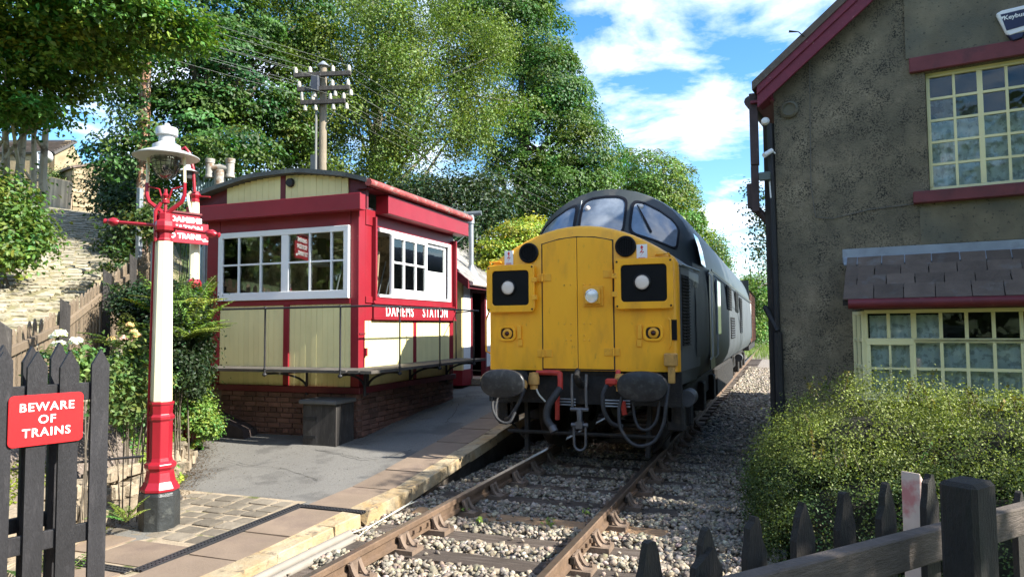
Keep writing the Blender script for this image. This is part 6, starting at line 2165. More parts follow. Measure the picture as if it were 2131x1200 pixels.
rr1 = MB(); rr1.add([o1 - u1 * 3 + n1_ * .2 + ZU * ze, o1 + u1 * (ed + .1) + n1_ * .2 + ZU * ze, o1 + u1 * (ed + .55) - n1_ * 1.0 + ZU * zr, o1 - u1 * 3 - n1_ * 1.0 + ZU * zr], [(0, 1, 2, 3)])
rr1.build('roof', pm('far_slate', (.10, .09, .085), .8, .2, 3, .5, 8, stretch=(1, 1, 12)), h1_).modifiers.new('t', 'SOLIDIFY').thickness = .12
for k in range(9):
    t = (k + .5) / 9
    p = o1 + n1_ * (.2 - 1.2 * t + .06) + ZU * (ze + (zr - ze) * t + .05)
    m = MB(); m.beam(p - u1 * 3, p + u1 * (ed + .1 + .45 * t), .10, .03); m.build('slate_course', M_roofs, h1_)
w_ = MB(); c_ = at(84, 333, 37.9)
for (a, b, e, f) in ((-.2, .2, .4, .46), (-.2, .2, -.46, -.4), (-.2, -.14, -.4, .4), (.14, .2, -.4, .4), (-.14, .14, -.03, .03)):
    w_.obx(frame(c_ + u1 * ((a + b) / 2) + ZU * ((e + f) / 2), u1, ZU, -n1_), b - a, f - e, .06)
w_ = w_.build('window', M_white, h1_)
MB().obx(frame(c_ - n1_ * .02, u1, ZU, -n1_), .36, .86, .01).build('pane', M_screen, w_)
dsh = MB().lathe([(.34, .10), (.24, .04), (.1, .01), (0, 0)], n=20, M=frame(at(100, 326, 37.5), u1, ZU * .9 + n1_ * .3)).build('satellite_dish', M_enam, smooth=True)
tag(dsh, 'pale satellite dish on the slate roofed house', 'satellite dish')
wf = thing('board_fence', 'pale upright board fence in front of the far stone houses', 'fence', (-27, 14, 6))
a, b = at(98, 382, 30), at(150, 395, 28)
ME_wb = unitbox('fence_board', pm('pale_fence_board', (.42, .32, .22), .8, .2, 3, rnd=.25), .04)
for k in range(22):
    p = a.lerp(b, (k + .5) / 22)
    piece('board', ME_wb, frame((p.x, p.y, p.z - .35), (b - a), ZU) @ S3((b - a).length / 22 - .012, 1.3, .03), wf)
# ------------------------------------------------------------------ vegetation
M_leaf = leafmat('leaf', .30, .5)
M_bark = pm('grey_bark', (.14, .115, .085), .9, .3, 5, .8, 14, stretch=(4, 4, .9), col2=(.07, .06, .045), c2s=3, c2lo=.5, c2hi=.7)
M_barkp = pm('pale_bark', (.36, .33, .26), .85, .2, 4, .5, 14, col2=(.12, .10, .08), c2s=4, c2lo=.55, c2hi=.65)


def leaves(name, P, N, size, col, mat, parent=None, asp=.62, seed=0):
    r = np.random.default_rng(seed)
    n = len(P)
    N = N / (np.linalg.norm(N, axis=1, keepdims=True) + 1e-9)
    T = r.normal(size=(n, 3))
    T -= N * (T * N).sum(1, keepdims=True)
    T /= np.linalg.norm(T, axis=1, keepdims=True) + 1e-9
    B = np.cross(N, T)
    L = size[:, None]
    V = np.empty((n, 4, 3))
    V[:, 0] = P - T * L * .5
    V[:, 1] = P + B * L * asp * .5 + N * L * .12 - T * L * .05
    V[:, 2] = P + T * L * .5 - N * L * .08
    V[:, 3] = P - B * L * asp * .5 + N * L * .12 - T * L * .05
    idx = (np.arange(n) * 4)[:, None]
    Fc = np.concatenate([idx + np.array([[0, 2, 1]]), idx + np.array([[0, 3, 2]])], 1).reshape(-1, 3)
    me = bpy.data.meshes.new(name)
    me.vertices.add(n * 4); me.vertices.foreach_set('co', V.reshape(-1, 3).ravel())
    me.loops.add(len(Fc) * 3); me.loops.foreach_set('vertex_index', Fc.ravel())
    me.polygons.add(len(Fc))
    me.polygons.foreach_set('loop_start', np.arange(0, len(Fc) * 3, 3))
    me.polygons.foreach_set('loop_total', np.full(len(Fc), 3))
    me.update(calc_edges=True)
    a = me.attributes.new('Col', 'FLOAT_COLOR', 'POINT')
    c4 = np.ones((n, 4, 4)); c4[:, :, :3] = np.clip(col, 0, 1)[:, None, :]
    a.data.foreach_set('color', c4.ravel())
    return mkobj(name, me, mat, parent)


def crown_pts(ells, nclump, per, cr_, r, up=.6, droop=0.0, shell=.55, flat=.65, dome=False):
    """clusters of leaf positions through a set of ellipsoids"""
    vol = np.array([e[1][0] * e[1][1] * e[1][2] for e in ells]) ** (2 / 3)
    cnt = np.maximum(1, (nclump * vol / vol.sum()).astype(int))
    Ps, Ns, Ks = [], [], []
    for (c, rad), m in zip(ells, cnt):
        d = r.normal(size=(m, 3)); d /= np.linalg.norm(d, axis=1, keepdims=True)
        f = shell + (1.02 - shell) * r.uniform(0, 1, m) ** .6
        cc = np.array(c) + d * np.array(rad) * f[:, None]
        k = (per * r.uniform(.5, 1.5, m)).astype(int)
        rep = np.repeat(np.arange(m), k)
        sz = r.uniform(.65, 1.4, m)[rep][:, None]
        if dome:
            od = r.normal(size=(len(rep), 3)); od[:, 2] = np.where(r.uniform(0, 1, len(rep)) < .75, np.abs(od[:, 2]), od[:, 2])
            od = od + d[rep] * .6
            od /= np.linalg.norm(od, axis=1, keepdims=True)
            off = od * cr_ * (.55 + .45 * r.uniform(0, 1, (len(rep), 1)) ** .5) * sz * .85
        else:
            off = r.normal(size=(len(rep), 3)) * cr_ * .45 * sz
        off[:, 2] *= flat
        if droop:
            rad2 = np.hypot(off[:, 0], off[:, 1])
            off[:, 2] -= droop * r.uniform(0, 1, len(rep)) ** 2 * cr_ * 2
        P = cc[rep] + off
        N = d[rep] * .4 + np.array([0, 0, up]) + r.normal(size=(len(rep), 3)) * .45 + off / cr_ * (1.1 if dome else .5)
        Ps.append(P); Ns.append(N); Ks.append(rep + (Ks[-1].max() + 1 if Ks else 0))
    return np.concatenate(Ps), np.concatenate(Ns), np.concatenate(Ks)


def lobes(ells, n, k, r, shell=.6):
    """smaller rounded masses gathered round the outside of bigger ones"""
    out = []
    for c, rad in ells:
        for _ in range(n):
            d = r.normal(size=3); d /= np.linalg.norm(d)
            f = shell + (1 - shell) * r.uniform()
            q = k * r.uniform(.7, 1.3)
            out.append((np.array(c) + d * np.array(rad) * f * .9, (rad[0] * q, max(rad[1] * q, rad[0] * q * .7), rad[2] * q * .8)))
    return out


def colour(K, base, r, vclump=.22, vleaf=.18, yellow=.15):
    nk = K.max() + 1
    a = 1 + vclump * r.normal(size=nk)
    yv = yellow * r.normal(size=nk)
    v = np.clip(a[K] * (1 + vleaf * r.normal(size=len(K))), .45, 1.9)
    c = np.array(base)[None] * v[:, None]
    c[:, 0] *= np.clip(1 + yv[K] * 1.6, .5, 2)
    c[:, 2] *= np.clip(1 - yv[K] * .8, .5, 1.6)
    return c


def limbs(m, base, top, r0, targets, r, up=.55):
    base, top = Vector(base), Vector(top)
    n = 7
    pts, rad = [], []
    for k in range(n):
        t = k / (n - 1)
        p = base.lerp(top, t) + Vector((r.normal() * .05, r.normal() * .05, 0)) * (r0 * 4) * (0 < k < n - 1)
        pts.append(p); rad.append(r0 * (1.25 - .35 * min(1, t * 6) - .68 * t))
    m.tube(pts, rad, 9)
    for t_ in targets:
        t_ = Vector(t_)
        f = float(r.uniform(.35, .9))
        i = min(n - 2, int(f * (n - 1)))
        p0 = pts[i].lerp(pts[i + 1], f * (n - 1) - i)
        rr = rad[i] * .5
        mid = p0.lerp(t_, .5) + Vector((0, 0, up * .25 * (t_ - p0).length * .4))
        m.tube([p0, mid, t_], [rr, rr * .6, rr * .15], 6)


def tree(name, label, base, top, r0, ells, nclump, per, cr_, leaf, col, seed, group=None, droop=0, bark=None, ntw=14, up=.6, yellow=.15, shell=.55, flat=.65, trunks=None, vclump=.22, asp=.62, dome=False, lob=None):
    r = np.random.default_rng(seed)
    if lob:
        ells = lobes(ells, lob[0], lob[1], r)
    base = Vector(base)
    t = thing(name, label, 'tree', base, group)
    m = MB()
    P, N, K = crown_pts(ells, nclump, per, cr_, r, up, droop, shell, flat, dome)
    for (b_, t_, rr_) in (trunks or [(base, top, r0)]):
        tg = P[r.integers(0, len(P), ntw)]
        b2 = Vector(b_); b2.z = min(b2.z, T1(b2.x, b2.y)) - .3
        limbs(m, b2, t_, rr_, tg, r)
    m.build('trunk', bark or M_bark, t, smooth='auto')
    leaves('crown', P, N, leaf * r.uniform(.7, 1.3, len(P)), colour(K, col, r, vclump=vclump, yellow=yellow), M_leaf, t, asp, seed)
    return t


def E_(px, py, dep, rx, ry, rd):
    """ellipsoid centred on a photo pixel at a real depth: (half width px, half height px, half depth m)"""
    c = at(px, py, dep)
    return ((c.x, c.y, c.z), (rx / F_PX * dep * .95 + .0, rd, ry / F_PX * dep))


GT = 'trees on the bank'
# great birch with weeping light foliage, centre
bb = at(800, 420, 20)
tree('birch_tree', 'tall light green birch with pale trunk behind the signal box', (bb.x, bb.y, 2.4), at(775, 30, 20), .20,
     [E_(745, 30, 20, 190, 120, 2.2), E_(640, 140, 19, 150, 110, 2.0), E_(880, 110, 19.5, 170, 120, 2.2), E_(990, 210, 19.5, 105, 90, 1.8), E_(760, 250, 18.8, 150, 100, 2.0),
      E_(600, 280, 18.5, 100, 90, 1.8), E_(900, 270, 18.8, 120, 65, 1.6), E_(700, 340, 18, 110, 50, 1.4), E_(980, 70, 20, 110, 90, 2), E_(830, 355, 18.6, 80, 45, 1.3)],
     1500, 78, .42, .075, (.125, .185, .034), 11, droop=.9, bark=M_barkp, ntw=40, yellow=.08, shell=.62, vclump=.16, lob=(10, .36))
# dark sycamore right of it, dense domes
db = at(1090, 470, 26)
tree('sycamore_tree', 'tall dark green sycamore whose domed crown meets the sky', (db.x, db.y, 1.2), at(1080, 60, 26), .32,
     [E_(1060, 40, 26, 80, 85, 2.4), E_(1122, 95, 26, 48, 72, 1.8), E_(1150, 160, 26, 34, 64, 1.5), E_(1130, 200, 25.5, 85, 75, 2), E_(1182, 250, 26, 38, 55, 1.5), E_(1120, 300, 25, 100, 70, 2),
      E_(1210, 330, 25.5, 55, 62, 1.7), E_(1090, 400, 25, 105, 65, 1.8), E_(1185, 410, 25, 80, 58, 1.7), E_(1245, 370, 25.5, 32, 50, 1.3), E_(1010, -20, 26.5, 130, 90, 2.2)],
     520, 190, .80, .105, (.058, .122, .020), 12, ntw=20, shell=.72, up=.55, flat=.8, vclump=.22, dome=True)
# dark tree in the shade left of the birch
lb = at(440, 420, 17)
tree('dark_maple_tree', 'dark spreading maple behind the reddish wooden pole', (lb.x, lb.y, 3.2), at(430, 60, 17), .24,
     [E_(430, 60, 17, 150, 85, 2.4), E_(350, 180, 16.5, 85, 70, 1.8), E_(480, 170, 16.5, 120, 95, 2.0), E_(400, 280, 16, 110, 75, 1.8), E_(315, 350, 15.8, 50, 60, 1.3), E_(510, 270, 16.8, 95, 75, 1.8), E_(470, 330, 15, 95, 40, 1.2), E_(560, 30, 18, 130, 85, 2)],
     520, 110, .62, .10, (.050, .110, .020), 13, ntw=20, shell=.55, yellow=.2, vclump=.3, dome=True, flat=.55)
# near sycamore leaning in from the left, clump of trunks
tl = at(20, 430, 12.2)
tree('multi_stem_sycamore', 'multi stemmed sycamore overhanging the lane at far left', (tl.x, tl.y, 2.8), at(40, 150, 12), .12,
     [E_(60, 30, 10.5, 190, 70, 1.8), E_(220, 30, 10.5, 110, 45, 1.6), E_(10, 140, 11, 120, 70, 1.5), E_(150, 105, 11, 110, 45, 1.3), E_(50, 225, 11, 75, 22, .8), E_(310, 15, 10.8, 70, 30, 1.3), E_(-10, 215, 11, 60, 40, 1)],
     520, 62, .42, .095, (.095, .185, .030), 14, ntw=2, shell=.35, yellow=.2, up=.9, flat=.32, bark=M_barkp,
     trunks=[(at(8, 440, 12.2), at(15, 120, 12), .11), (at(36, 440, 12.0), at(52, 120, 11.8), .12), (at(62, 440, 12.6), at(78, 100, 12), .08), (at(84, 440, 12.8), at(104, 140, 12.4), .12), (at(-20, 440, 11.8), at(-30, 100, 11.6), .12)])
# trees behind the locomotive
tree('round_tree', 'bright round topped tree behind the locomotive cab', at(1385, 560, 38), at(1380, 350, 38), .25,
     [E_(1370, 395, 38, 65, 58, 3), E_(1330, 440, 37, 55, 55, 2.5), E_(1415, 440, 38, 32, 48, 2.2), E_(1310, 380, 39, 50, 45, 2.4), E_(1400, 480, 36, 55, 45, 2)],
     230, 120, 1.0, .15, (.11, .185, .03), 15, shell=.7, flat=.8, dome=True)
tree('slender_tree', 'small leafy tree rising just right of the locomotive roof', at(1500, 640, 44), at(1495, 500, 44), .15,
     [E_(1478, 520, 44, 28, 42, 1.8), E_(1500, 550, 45, 16, 30, 1.5), E_(1490, 580, 44, 24, 34, 1.6)], 110, 80, .8, .15, (.08, .145, .026), 16, shell=.4)
tree('trackside_tree', 'mid green tree in the gap between train and house', at(1565, 700, 58), at(1562, 560, 58), .2,
     [E_(1562, 612, 58, 34, 34, 2.2), E_(1548, 650, 57, 34, 40, 2), E_(1585, 650, 56, 35, 50, 2), E_(1570, 690, 55, 40, 25, 2), E_(1605, 610, 58, 40, 44, 2)], 220, 80, 1.0, .20, (.11, .20, .035), 17, shell=.5)
# weeping branch beside the house corner
tree('weeping_birch', 'weeping birch sprays hanging behind the house corner pipe', (3.6, 13.5, -.2), (2.9, 10.5, 5.2), .14,
     [E_(1572, 400, 15, 12, 30, .5), E_(1578, 450, 15, 14, 45, .5), E_(1584, 510, 15, 12, 45, .5), E_(1560, 385, 15.5, 6, 12, .4), E_(1592, 440, 15, 14, 50, .5)], 50, 26, .36, .07, (.03, .055, .02), 18, droop=1.0, ntw=6, shell=.1)
# yellow green shrub behind the hut, understory
tree('golden_shrub', 'yellow green shrub between the hut flue and the locomotive', at(1075, 620, 17), at(1080, 500, 17), .07,
     [E_(1085, 490, 17, 50, 22, 1.0), E_(1050, 520, 16.5, 40, 20, .9), E_(1110, 470, 17.5, 32, 16, .8), E_(1030, 560, 16.5, 40, 26, .9)], 260, 56, .40, .075, (.30, .34, .045), 19, shell=.3, flat=.28, up=.9)
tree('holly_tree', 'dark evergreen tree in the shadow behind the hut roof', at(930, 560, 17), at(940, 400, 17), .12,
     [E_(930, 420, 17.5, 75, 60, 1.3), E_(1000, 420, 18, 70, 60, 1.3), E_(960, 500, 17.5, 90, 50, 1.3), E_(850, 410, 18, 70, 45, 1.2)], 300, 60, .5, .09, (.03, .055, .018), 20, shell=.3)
tree('hill_tree', 'pale bush between the two far stone houses', at(128, 400, 31), at(128, 365, 31), .06,
     [E_(128, 368, 31, 15, 20, .9), E_(138, 385, 30.5, 12, 12, .7)], 50, 60, .35, .09, (.13, .19, .06), 21, shell=.2)
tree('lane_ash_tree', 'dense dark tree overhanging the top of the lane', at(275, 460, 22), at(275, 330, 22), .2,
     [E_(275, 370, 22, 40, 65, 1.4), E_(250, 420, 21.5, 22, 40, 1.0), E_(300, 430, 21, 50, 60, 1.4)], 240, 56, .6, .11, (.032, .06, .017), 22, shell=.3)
# trees across the road behind the photographer: seen only mirrored in the windows
t0_ = tree('road_tree', 'broad leafy tree across the road facing the station', (-6, -27, 0), (-6, -27, 9), .3,
     [((-6, -27, 6), (5, 4, 4.5)), ((-2, -26, 4), (4, 3, 3.5)), ((-10, -26, 4.5), (4, 3, 3.8))], 420, 26, 1.3, .5, (.07, .12, .025), 23, group='trees across the road')
for dx_, dy_, sc__, lb_ in ((12, -3, 1.1, 'tall leafy tree across the road, opposite the locomotive'), (23, 2, 1.0, 'leafy tree across the road, opposite the station house'), (-16, 4, 1.15, 'leafy tree across the road, nearest the lane')):
    q = t0_.copy(); COL.objects.link(q); q.location = t0_.location + Vector((dx_, dy_, 0)); q.scale = (sc__,) * 3; q.rotation_euler.z = dx_; q['label'] = lb_
    for ch_ in t0_.children:
        w = ch_.copy(); COL.objects.link(w); w.parent = q; w.matrix_parent_inverse = Matrix.Translation(-t0_.location)


def bush(name, label, ells, nclump, per, cr_, leaf, col, seed, cat='shrub', stems=None, up=.5, yellow=.15, shell=.5, droop=0, flat=.7, asp=.62, group=None, stemr=.008, vclump=.22):
    r = np.random.default_rng(seed)
    P, N, K = crown_pts(ells, nclump, per, cr_, r, up, droop, shell, flat)
    c = np.mean([e[0] for e in ells], axis=0)
    bz = T1(c[0], c[1])
    t = thing(name, label, cat, (c[0], c[1], bz), group)
    m = MB()
    for k in range(stems or 6):
        e = ells[k % len(ells)]
        q = P[r.integers(0, len(P))]
        b = Vector((c[0] + r.normal() * .08, c[1] + r.normal() * .08, min(bz, q[2]) - .05))
        b.z = T1(b.x, b.y) - .05
        m.tube([b, b.lerp(Vector(q), .5) + Vector((0, 0, .06)), q], [stemr * 1.5, stemr, stemr * .4], 5)
    m.build('stem', M_bark, t)
    leaves('foliage', P, N, leaf * r.uniform(.7, 1.3, len(P)), colour(K, col, r, vclump=vclump, yellow=yellow), M_leaf, t, asp, seed)
    return t


# clipped hedge in front of the house
r = np.random.default_rng(31)
he = [((3.05, -1.0, .28), (1.0, .85, .93)), ((3.85, -1.2, .22), (1.0, .9, .91)), ((2.72, -.75, .1), (.76, .9, .74)), ((4.8, -1.45, .07), (1.2, .95, .92)), ((2.95, -1.75, -.03), (.85, .60, .76)), ((4.0, -2.0, -.05), (1.2, .65, .78)), ((5.7, -1.9, 0), (1.3, .9, .88))]
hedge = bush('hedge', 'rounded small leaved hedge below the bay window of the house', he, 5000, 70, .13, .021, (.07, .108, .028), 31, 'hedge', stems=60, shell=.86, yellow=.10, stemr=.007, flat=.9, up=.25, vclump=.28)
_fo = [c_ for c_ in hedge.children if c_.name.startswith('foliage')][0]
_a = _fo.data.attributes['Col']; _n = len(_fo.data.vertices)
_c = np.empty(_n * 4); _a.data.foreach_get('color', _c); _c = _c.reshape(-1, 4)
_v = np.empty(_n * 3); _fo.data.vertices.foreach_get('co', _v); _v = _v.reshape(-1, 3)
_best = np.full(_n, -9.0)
for c0_, r0_ in he:                       # sunlit crest painted in: leaf colour lightens and yellows towards the top
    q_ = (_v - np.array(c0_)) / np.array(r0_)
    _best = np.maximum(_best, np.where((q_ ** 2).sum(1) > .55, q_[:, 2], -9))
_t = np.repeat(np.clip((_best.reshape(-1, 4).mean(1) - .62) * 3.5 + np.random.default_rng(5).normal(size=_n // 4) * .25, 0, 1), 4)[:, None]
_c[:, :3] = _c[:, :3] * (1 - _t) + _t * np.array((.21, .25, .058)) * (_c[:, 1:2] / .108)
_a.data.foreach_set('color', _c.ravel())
sh = MB(); P_, N_, K_ = [], [], []
for k in range(70):
    a = r.uniform(0, 2 * np.pi); e = he[r.integers(0, 5)]
    d = np.array([math.cos(a) * .6, math.sin(a) * .6, 1.0]); d /= np.linalg.norm(d)
    p = np.array(e[0]) + np.array(e[1]) * d * .97
    h = r.uniform(.10, .24)
    tip = p + np.array([r.normal() * .05, r.normal() * .05, h])
    sh.tube([p, tip], [.003, .0015], 4)
    for f in np.linspace(.2, 1, int(6 + h * 50)):
        P_.append(p + (tip - p) * f + r.normal(size=3) * .010); N_.append(np.array([0, 0, .5]) + r.normal(size=3)); K_.append(k)
attach(kind(sh.build('shoot', M_bark), 'stuff'), hedge)
leaves('shoot_leaf', np.array(P_), np.array(N_), np.full(len(P_), .030) * r.uniform(.7, 1.3, len(P_)), colour(np.array(K_), (.15, .15, .035), r), M_leaf, hedge, .6, 3)

core = MB()  # dark solid core for the dense twigs, added to block light through the hedge
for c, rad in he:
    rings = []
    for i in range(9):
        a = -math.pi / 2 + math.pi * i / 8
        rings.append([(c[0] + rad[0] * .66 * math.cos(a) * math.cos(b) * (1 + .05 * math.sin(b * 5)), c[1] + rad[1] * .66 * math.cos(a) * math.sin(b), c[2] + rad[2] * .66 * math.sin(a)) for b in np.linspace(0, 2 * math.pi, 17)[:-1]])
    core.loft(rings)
attach(kind(core.build('shade_core', pm('dark_hedge_core', (.018, .018, .009), .95, .4, 20, 1.0, 30)), 'stuff'), hedge)
# garden tree right of the crossing, outside the frame; two more added for shade
tree('garden_tree', 'small garden tree beside the crossing, right of the round topped fence', (7.4, -6.7, -.1), (7.5, -6.6, 4.6), .09,
     [((7.5, -6.7, 4.5), (1.5, 1.5, 1.3)), ((6.6, -6.5, 3.6), (1.1, 1.2, .9))], 170, 46, .45, .13, (.08, .14, .028), 24, shell=.4)
tree('track_shade_tree', 'unseen dense tree added to shade the track, right of the bay window', (6.1, -.7, -.1), (6.1, -.7, 4.4), .07,
     [((6.0, -.75, 4.7), (.85, .95, .85))], 110, 60, .40, .11, (.08, .14, .028), 26, shell=.3)  # crown outside the frame, added and sized to shade the track
tree('hedge_shade_tree', 'low unseen tree added to shade the hedge, right of the bay window', (8.2, -2.3, -.1), (8.2, -2.3, 3.4), .07,
     [((8.2, -2.2, 3.0), (1.3, 1.2, .9))], 90, 40, .42, .13, (.08, .14, .028), 25, shell=.3)  # low crown outside the frame, added to shade the right of the hedge


# bank planting on the left
bush('lane_bush', 'bright leafy shrub hanging over the lane at far left', [E_(20, 470, 11, 70, 60, .6), E_(60, 510, 10.8, 35, 40, .4), E_(-10, 400, 11.2, 60, 40, .5), E_(15, 530, 10.5, 60, 25, .4)], 200, 36, .32, .085, (.10, .165, .03), 41, shell=.3)
bush('roadside_shrub', 'shady shrub at the top right side of the lane', [E_(262, 500, 15, 30, 34, .6), E_(285, 460, 14.5, 26, 40, .5), E_(245, 540, 13.5, 16, 20, .3)], 90, 34, .34, .09, (.045, .08, .02), 42, shell=.2)
bush('ivy_bush', 'ivy covered growth behind the direction sign', [E_(330, 470, 11.5, 45, 34, .4), E_(410, 470, 12, 45, 30, .4), E_(360, 440, 12, 50, 20, .4)], 120, 32, .25, .07, (.085, .12, .03), 43, shell=.2)
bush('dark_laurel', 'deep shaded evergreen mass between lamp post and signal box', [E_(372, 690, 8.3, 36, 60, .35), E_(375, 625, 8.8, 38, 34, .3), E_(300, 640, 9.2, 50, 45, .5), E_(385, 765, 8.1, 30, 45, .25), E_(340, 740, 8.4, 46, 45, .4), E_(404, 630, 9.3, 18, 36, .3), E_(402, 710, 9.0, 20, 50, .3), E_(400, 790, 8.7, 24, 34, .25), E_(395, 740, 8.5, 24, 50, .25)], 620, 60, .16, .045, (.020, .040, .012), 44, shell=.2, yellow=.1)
r = np.random.default_rng(45)
n = 9500
Y = r.uniform(-1.9, .75, n); d_ = r.uniform(-.18, 1.15, n) ** 1.0
lump = .07 * np.sin(Y * 9 + d_ * 7) + .05 * np.sin(Y * 17 - d_ * 13)
X = np.array(edge_left(Y)) - d_ - .05 * np.sin(Y * 8)
k_ = (d_ > -.02 + .16 * np.sin(Y * 5)) & (d_ < 1.1 - .3 * np.maximum(0, -1.2 - Y))
X, Y, d_, lump = X[k_], Y[k_], d_[k_], lump[k_]
Z = np.maximum(terr(X, Y) + .04, zp(Y) + .05 + np.maximum(d_, 0) ** .7 * .45) + lump + r.uniform(-.03, .05, len(X))
gc = thing('ground_cover', 'bright low ground cover spilling over rockery beside the path', 'plant', (-5.4, -.5, .4))
leaves('foliage', np.stack([X, Y, Z], 1), np.array([.35, -.1, 1.0]) + r.normal(size=(len(X), 3)) * .5, r.uniform(.028, .055, len(X)), colour((np.floor(Y * 8) * 12 + np.floor(d_ * 9)).astype(int) + 300, (.17, .27, .05), r), M_leaf, gc, .7, 45)
sm = MB()
for k in range(0, len(X), 160):
    sm.tube([(X[k], Y[k], Z[k] - .25), (X[k] + .03, Y[k], Z[k])], [.006, .003], 4)
attach(kind(sm.build('stem', M_bark), 'stuff'), gc)
bush('ground_cover', 'leafy ground cover along the back of the rose bed', [E_(275, 830, 7.4, 50, 20, .35), E_(250, 860, 7.2, 40, 18, .3), E_(300, 790, 7.6, 50, 20, .35)], 170, 28, .12, .04, (.10, .16, .04), 46, 'plant', shell=.4, up=.8)
bush('ground_cover', 'rounded bright leafy clump at the corner of the rockery nearest the signal box', [E_(385, 835, 9.8, 28, 28, .3), E_(412, 862, 9.7, 28, 32, .3), E_(438, 885, 9.7, 18, 22, .2), E_(368, 800, 9.9, 28, 26, .3), E_(404, 800, 9.6, 22, 40, .2)], 420, 34, .11, .04, (.15, .24, .045), 49, 'plant', shell=.5, up=.8)
# ferns
M_fern = M_leaf


def fern(label, c, n, L, col, seed, group='ferns on the bank'):
    r = np.random.default_rng(seed)
    t = thing('fern', label, 'fern', c, group)
    P, N, S, K = [], [], [], []
    st = MB()
    for k in range(n):
        a = r.uniform(0, 2 * np.pi); tilt = r.uniform(.35, 1.0); l = L * r.uniform(.7, 1.15)
        d = np.array([math.cos(a), math.sin(a), 0])
        pts = []
        for f in np.linspace(0, 1, 18):
            rr = l * (f * math.sin(tilt) * (1 + .25 * f)); zz = l * (f * math.cos(tilt) - .45 * f * f * math.sin(tilt))
            pts.append(np.array(c) + d * rr + np.array([0, 0, zz]))
        st.tube(pts[::4] + [pts[-1]], .0035, 4)
        side = np.cross(d, [0, 0, 1])
        for i in range(2, 18):
            w = .17 * l * math.sin(math.pi * (.12 + .86 * i / 18)) ** .8
            for sg in (-1, 1):
                for q in (.35, .75):
                    P.append(pts[i] + side * sg * w * q); N.append(np.array([0, 0, 1]) + d * .3 + r.normal(size=3) * .25); S.append(w * .62); K.append(k)
    st.build('stem', pm('fern_stem', (.10, .12, .03), .7), t)
    leaves('frond', np.array(P), np.array(N), np.array(S), colour(np.array(K), col, r, .12), M_leaf, t, .5, seed)


for i, (px, py, d, L, n, lab) in enumerate(((300, 600, 9.3, .75, 16, 'tall bright fern left of the lamp post below the lane fence'), (350, 600, 8.7, .75, 15, 'fern directly behind the upper lamp shaft'), (398, 585, 8.7, .7, 16, 'fern against the left side of the signal box, highest there'),
                                     (385, 635, 8.2, .75, 16, 'broad fern right of the lamp shaft at its middle'), (270, 660, 8.6, .7, 14, 'shaded fern at the foot of the tall fence post'), (412, 640, 8.4, .55, 14, 'fern touching the signal box corner post'))):
    c = at(px, py + 30, d)
    fern(lab, (c.x, c.y, max(c.z - .25, T1(c.x, c.y))), n, L, (.15, .23, .04) if i in (0, 1, 2, 3) else (.075, .13, .028), 60 + i)
c = at(262, 1085, 6.1); fern('small lime fern growing from the wall beside the lamp plinth', (c.x, c.y, c.z), 7, .30, (.16, .23, .04), 70, None)
c = at(112, 870, 5.2); fern('small fern seen between the gate pickets', (c.x, c.y, T1(c.x, c.y) - .0), 8, .45, (.09, .16, .03), 71, None)

# rose bushes with blooms
bush('rose_bush', 'tall rose bush with faded peach blooms left of the lamp post', [E_(270, 760, 6.6, 36, 50, .2), E_(262, 830, 6.5, 40, 50, .2), E_(285, 710, 6.6, 22, 22, .15)], 110, 15, .14, .055, (.10, .165, .045), 47, 'plant', stems=5, shell=.1, stemr=.005)
bush('rose_bush', 'white flowering rose bush behind the charcoal gate tops', [E_(120, 770, 6.0, 50, 45, .2), E_(180, 760, 6.2, 40, 40, .2), E_(225, 790, 6.2, 18, 60, .15)], 100, 15, .14, .055, (.10, .17, .045), 48, 'plant', stems=5, shell=.1, stemr=.005)


def bloom(px, py, d, R, col, lab, seed):
    r = np.random.default_rng(seed)
    c = np.array(at(px, py, d)[:])
    P, N, S = [], [], []
    for k in range(46):
        v = r.normal(size=3); v /= np.linalg.norm(v); v[2] = abs(v[2]) * .8 - .15
        f = r.uniform(.3, 1)
        P.append(c + v * R * f); N.append(v + np.array([0, 0, .3])); S.append(R * .95)
    o = leaves('rose_bloom', np.array(P), np.array(N), np.array(S), np.array(col)[None] * r.uniform(.85, 1.1, (46, 1)), MATS['petal'], None, .95, seed)
    tag(o, lab, 'flower')


leafmat('petal', .3, .6)
for k, (px, py, lab) in enumerate(((125, 694, 'largest white rose at the top of the cluster above the gate'), (122, 716, 'white rose lowest in the cluster above the gate'), (157, 710, 'white rose standing apart, right end of the cluster'), (112, 700, 'half hidden white rose at the left of the cluster'))):
    bloom(px, py, 6.0, .055 if k < 3 else .04, (.85, .83, .78), lab, 80 + k)
for k, (px, py, lab) in enumerate(((270, 676, 'faded peach rose topmost on the tall bush'), (278, 690, 'peach rose just below the topmost one'), (286, 698, 'peach rose at right of the faded cluster'), (232, 705, 'peach rose alone at the left of the tall bush'), (258, 703, 'pink budded rose between the peach ones'), (276, 706, 'pale pink rose lowest in the faded cluster'))):
    bloom(px, py, 6.5, .038, (.72, .50, .22) if k < 4 else (.75, .50, .42), lab, 90 + k)

# rockery stones round the bed
def rock(c, s, rot, seed):
    r = random.Random(seed)
    import bmesh as _bm
    b = _bm.new(); _bm.ops.create_cube(b, size=1)
    _bm.ops.bevel(b, geom=list(b.edges), offset=.16, segments=2, affect='EDGES')
    for v in b.verts:
        v.co += Vector((r.uniform(-.06, .06), r.uniform(-.06, .06), r.uniform(-.06, .06)))
    me = bpy.data.meshes.new('rock'); b.to_mesh(me); b.free()
    me.transform(Matrix.Translation(c) @ Matrix.Rotation(rot, 4, 'Z') @ Matrix.Rotation(r.uniform(-.2, .2), 4, 'X') @ S3(*s))
    return me


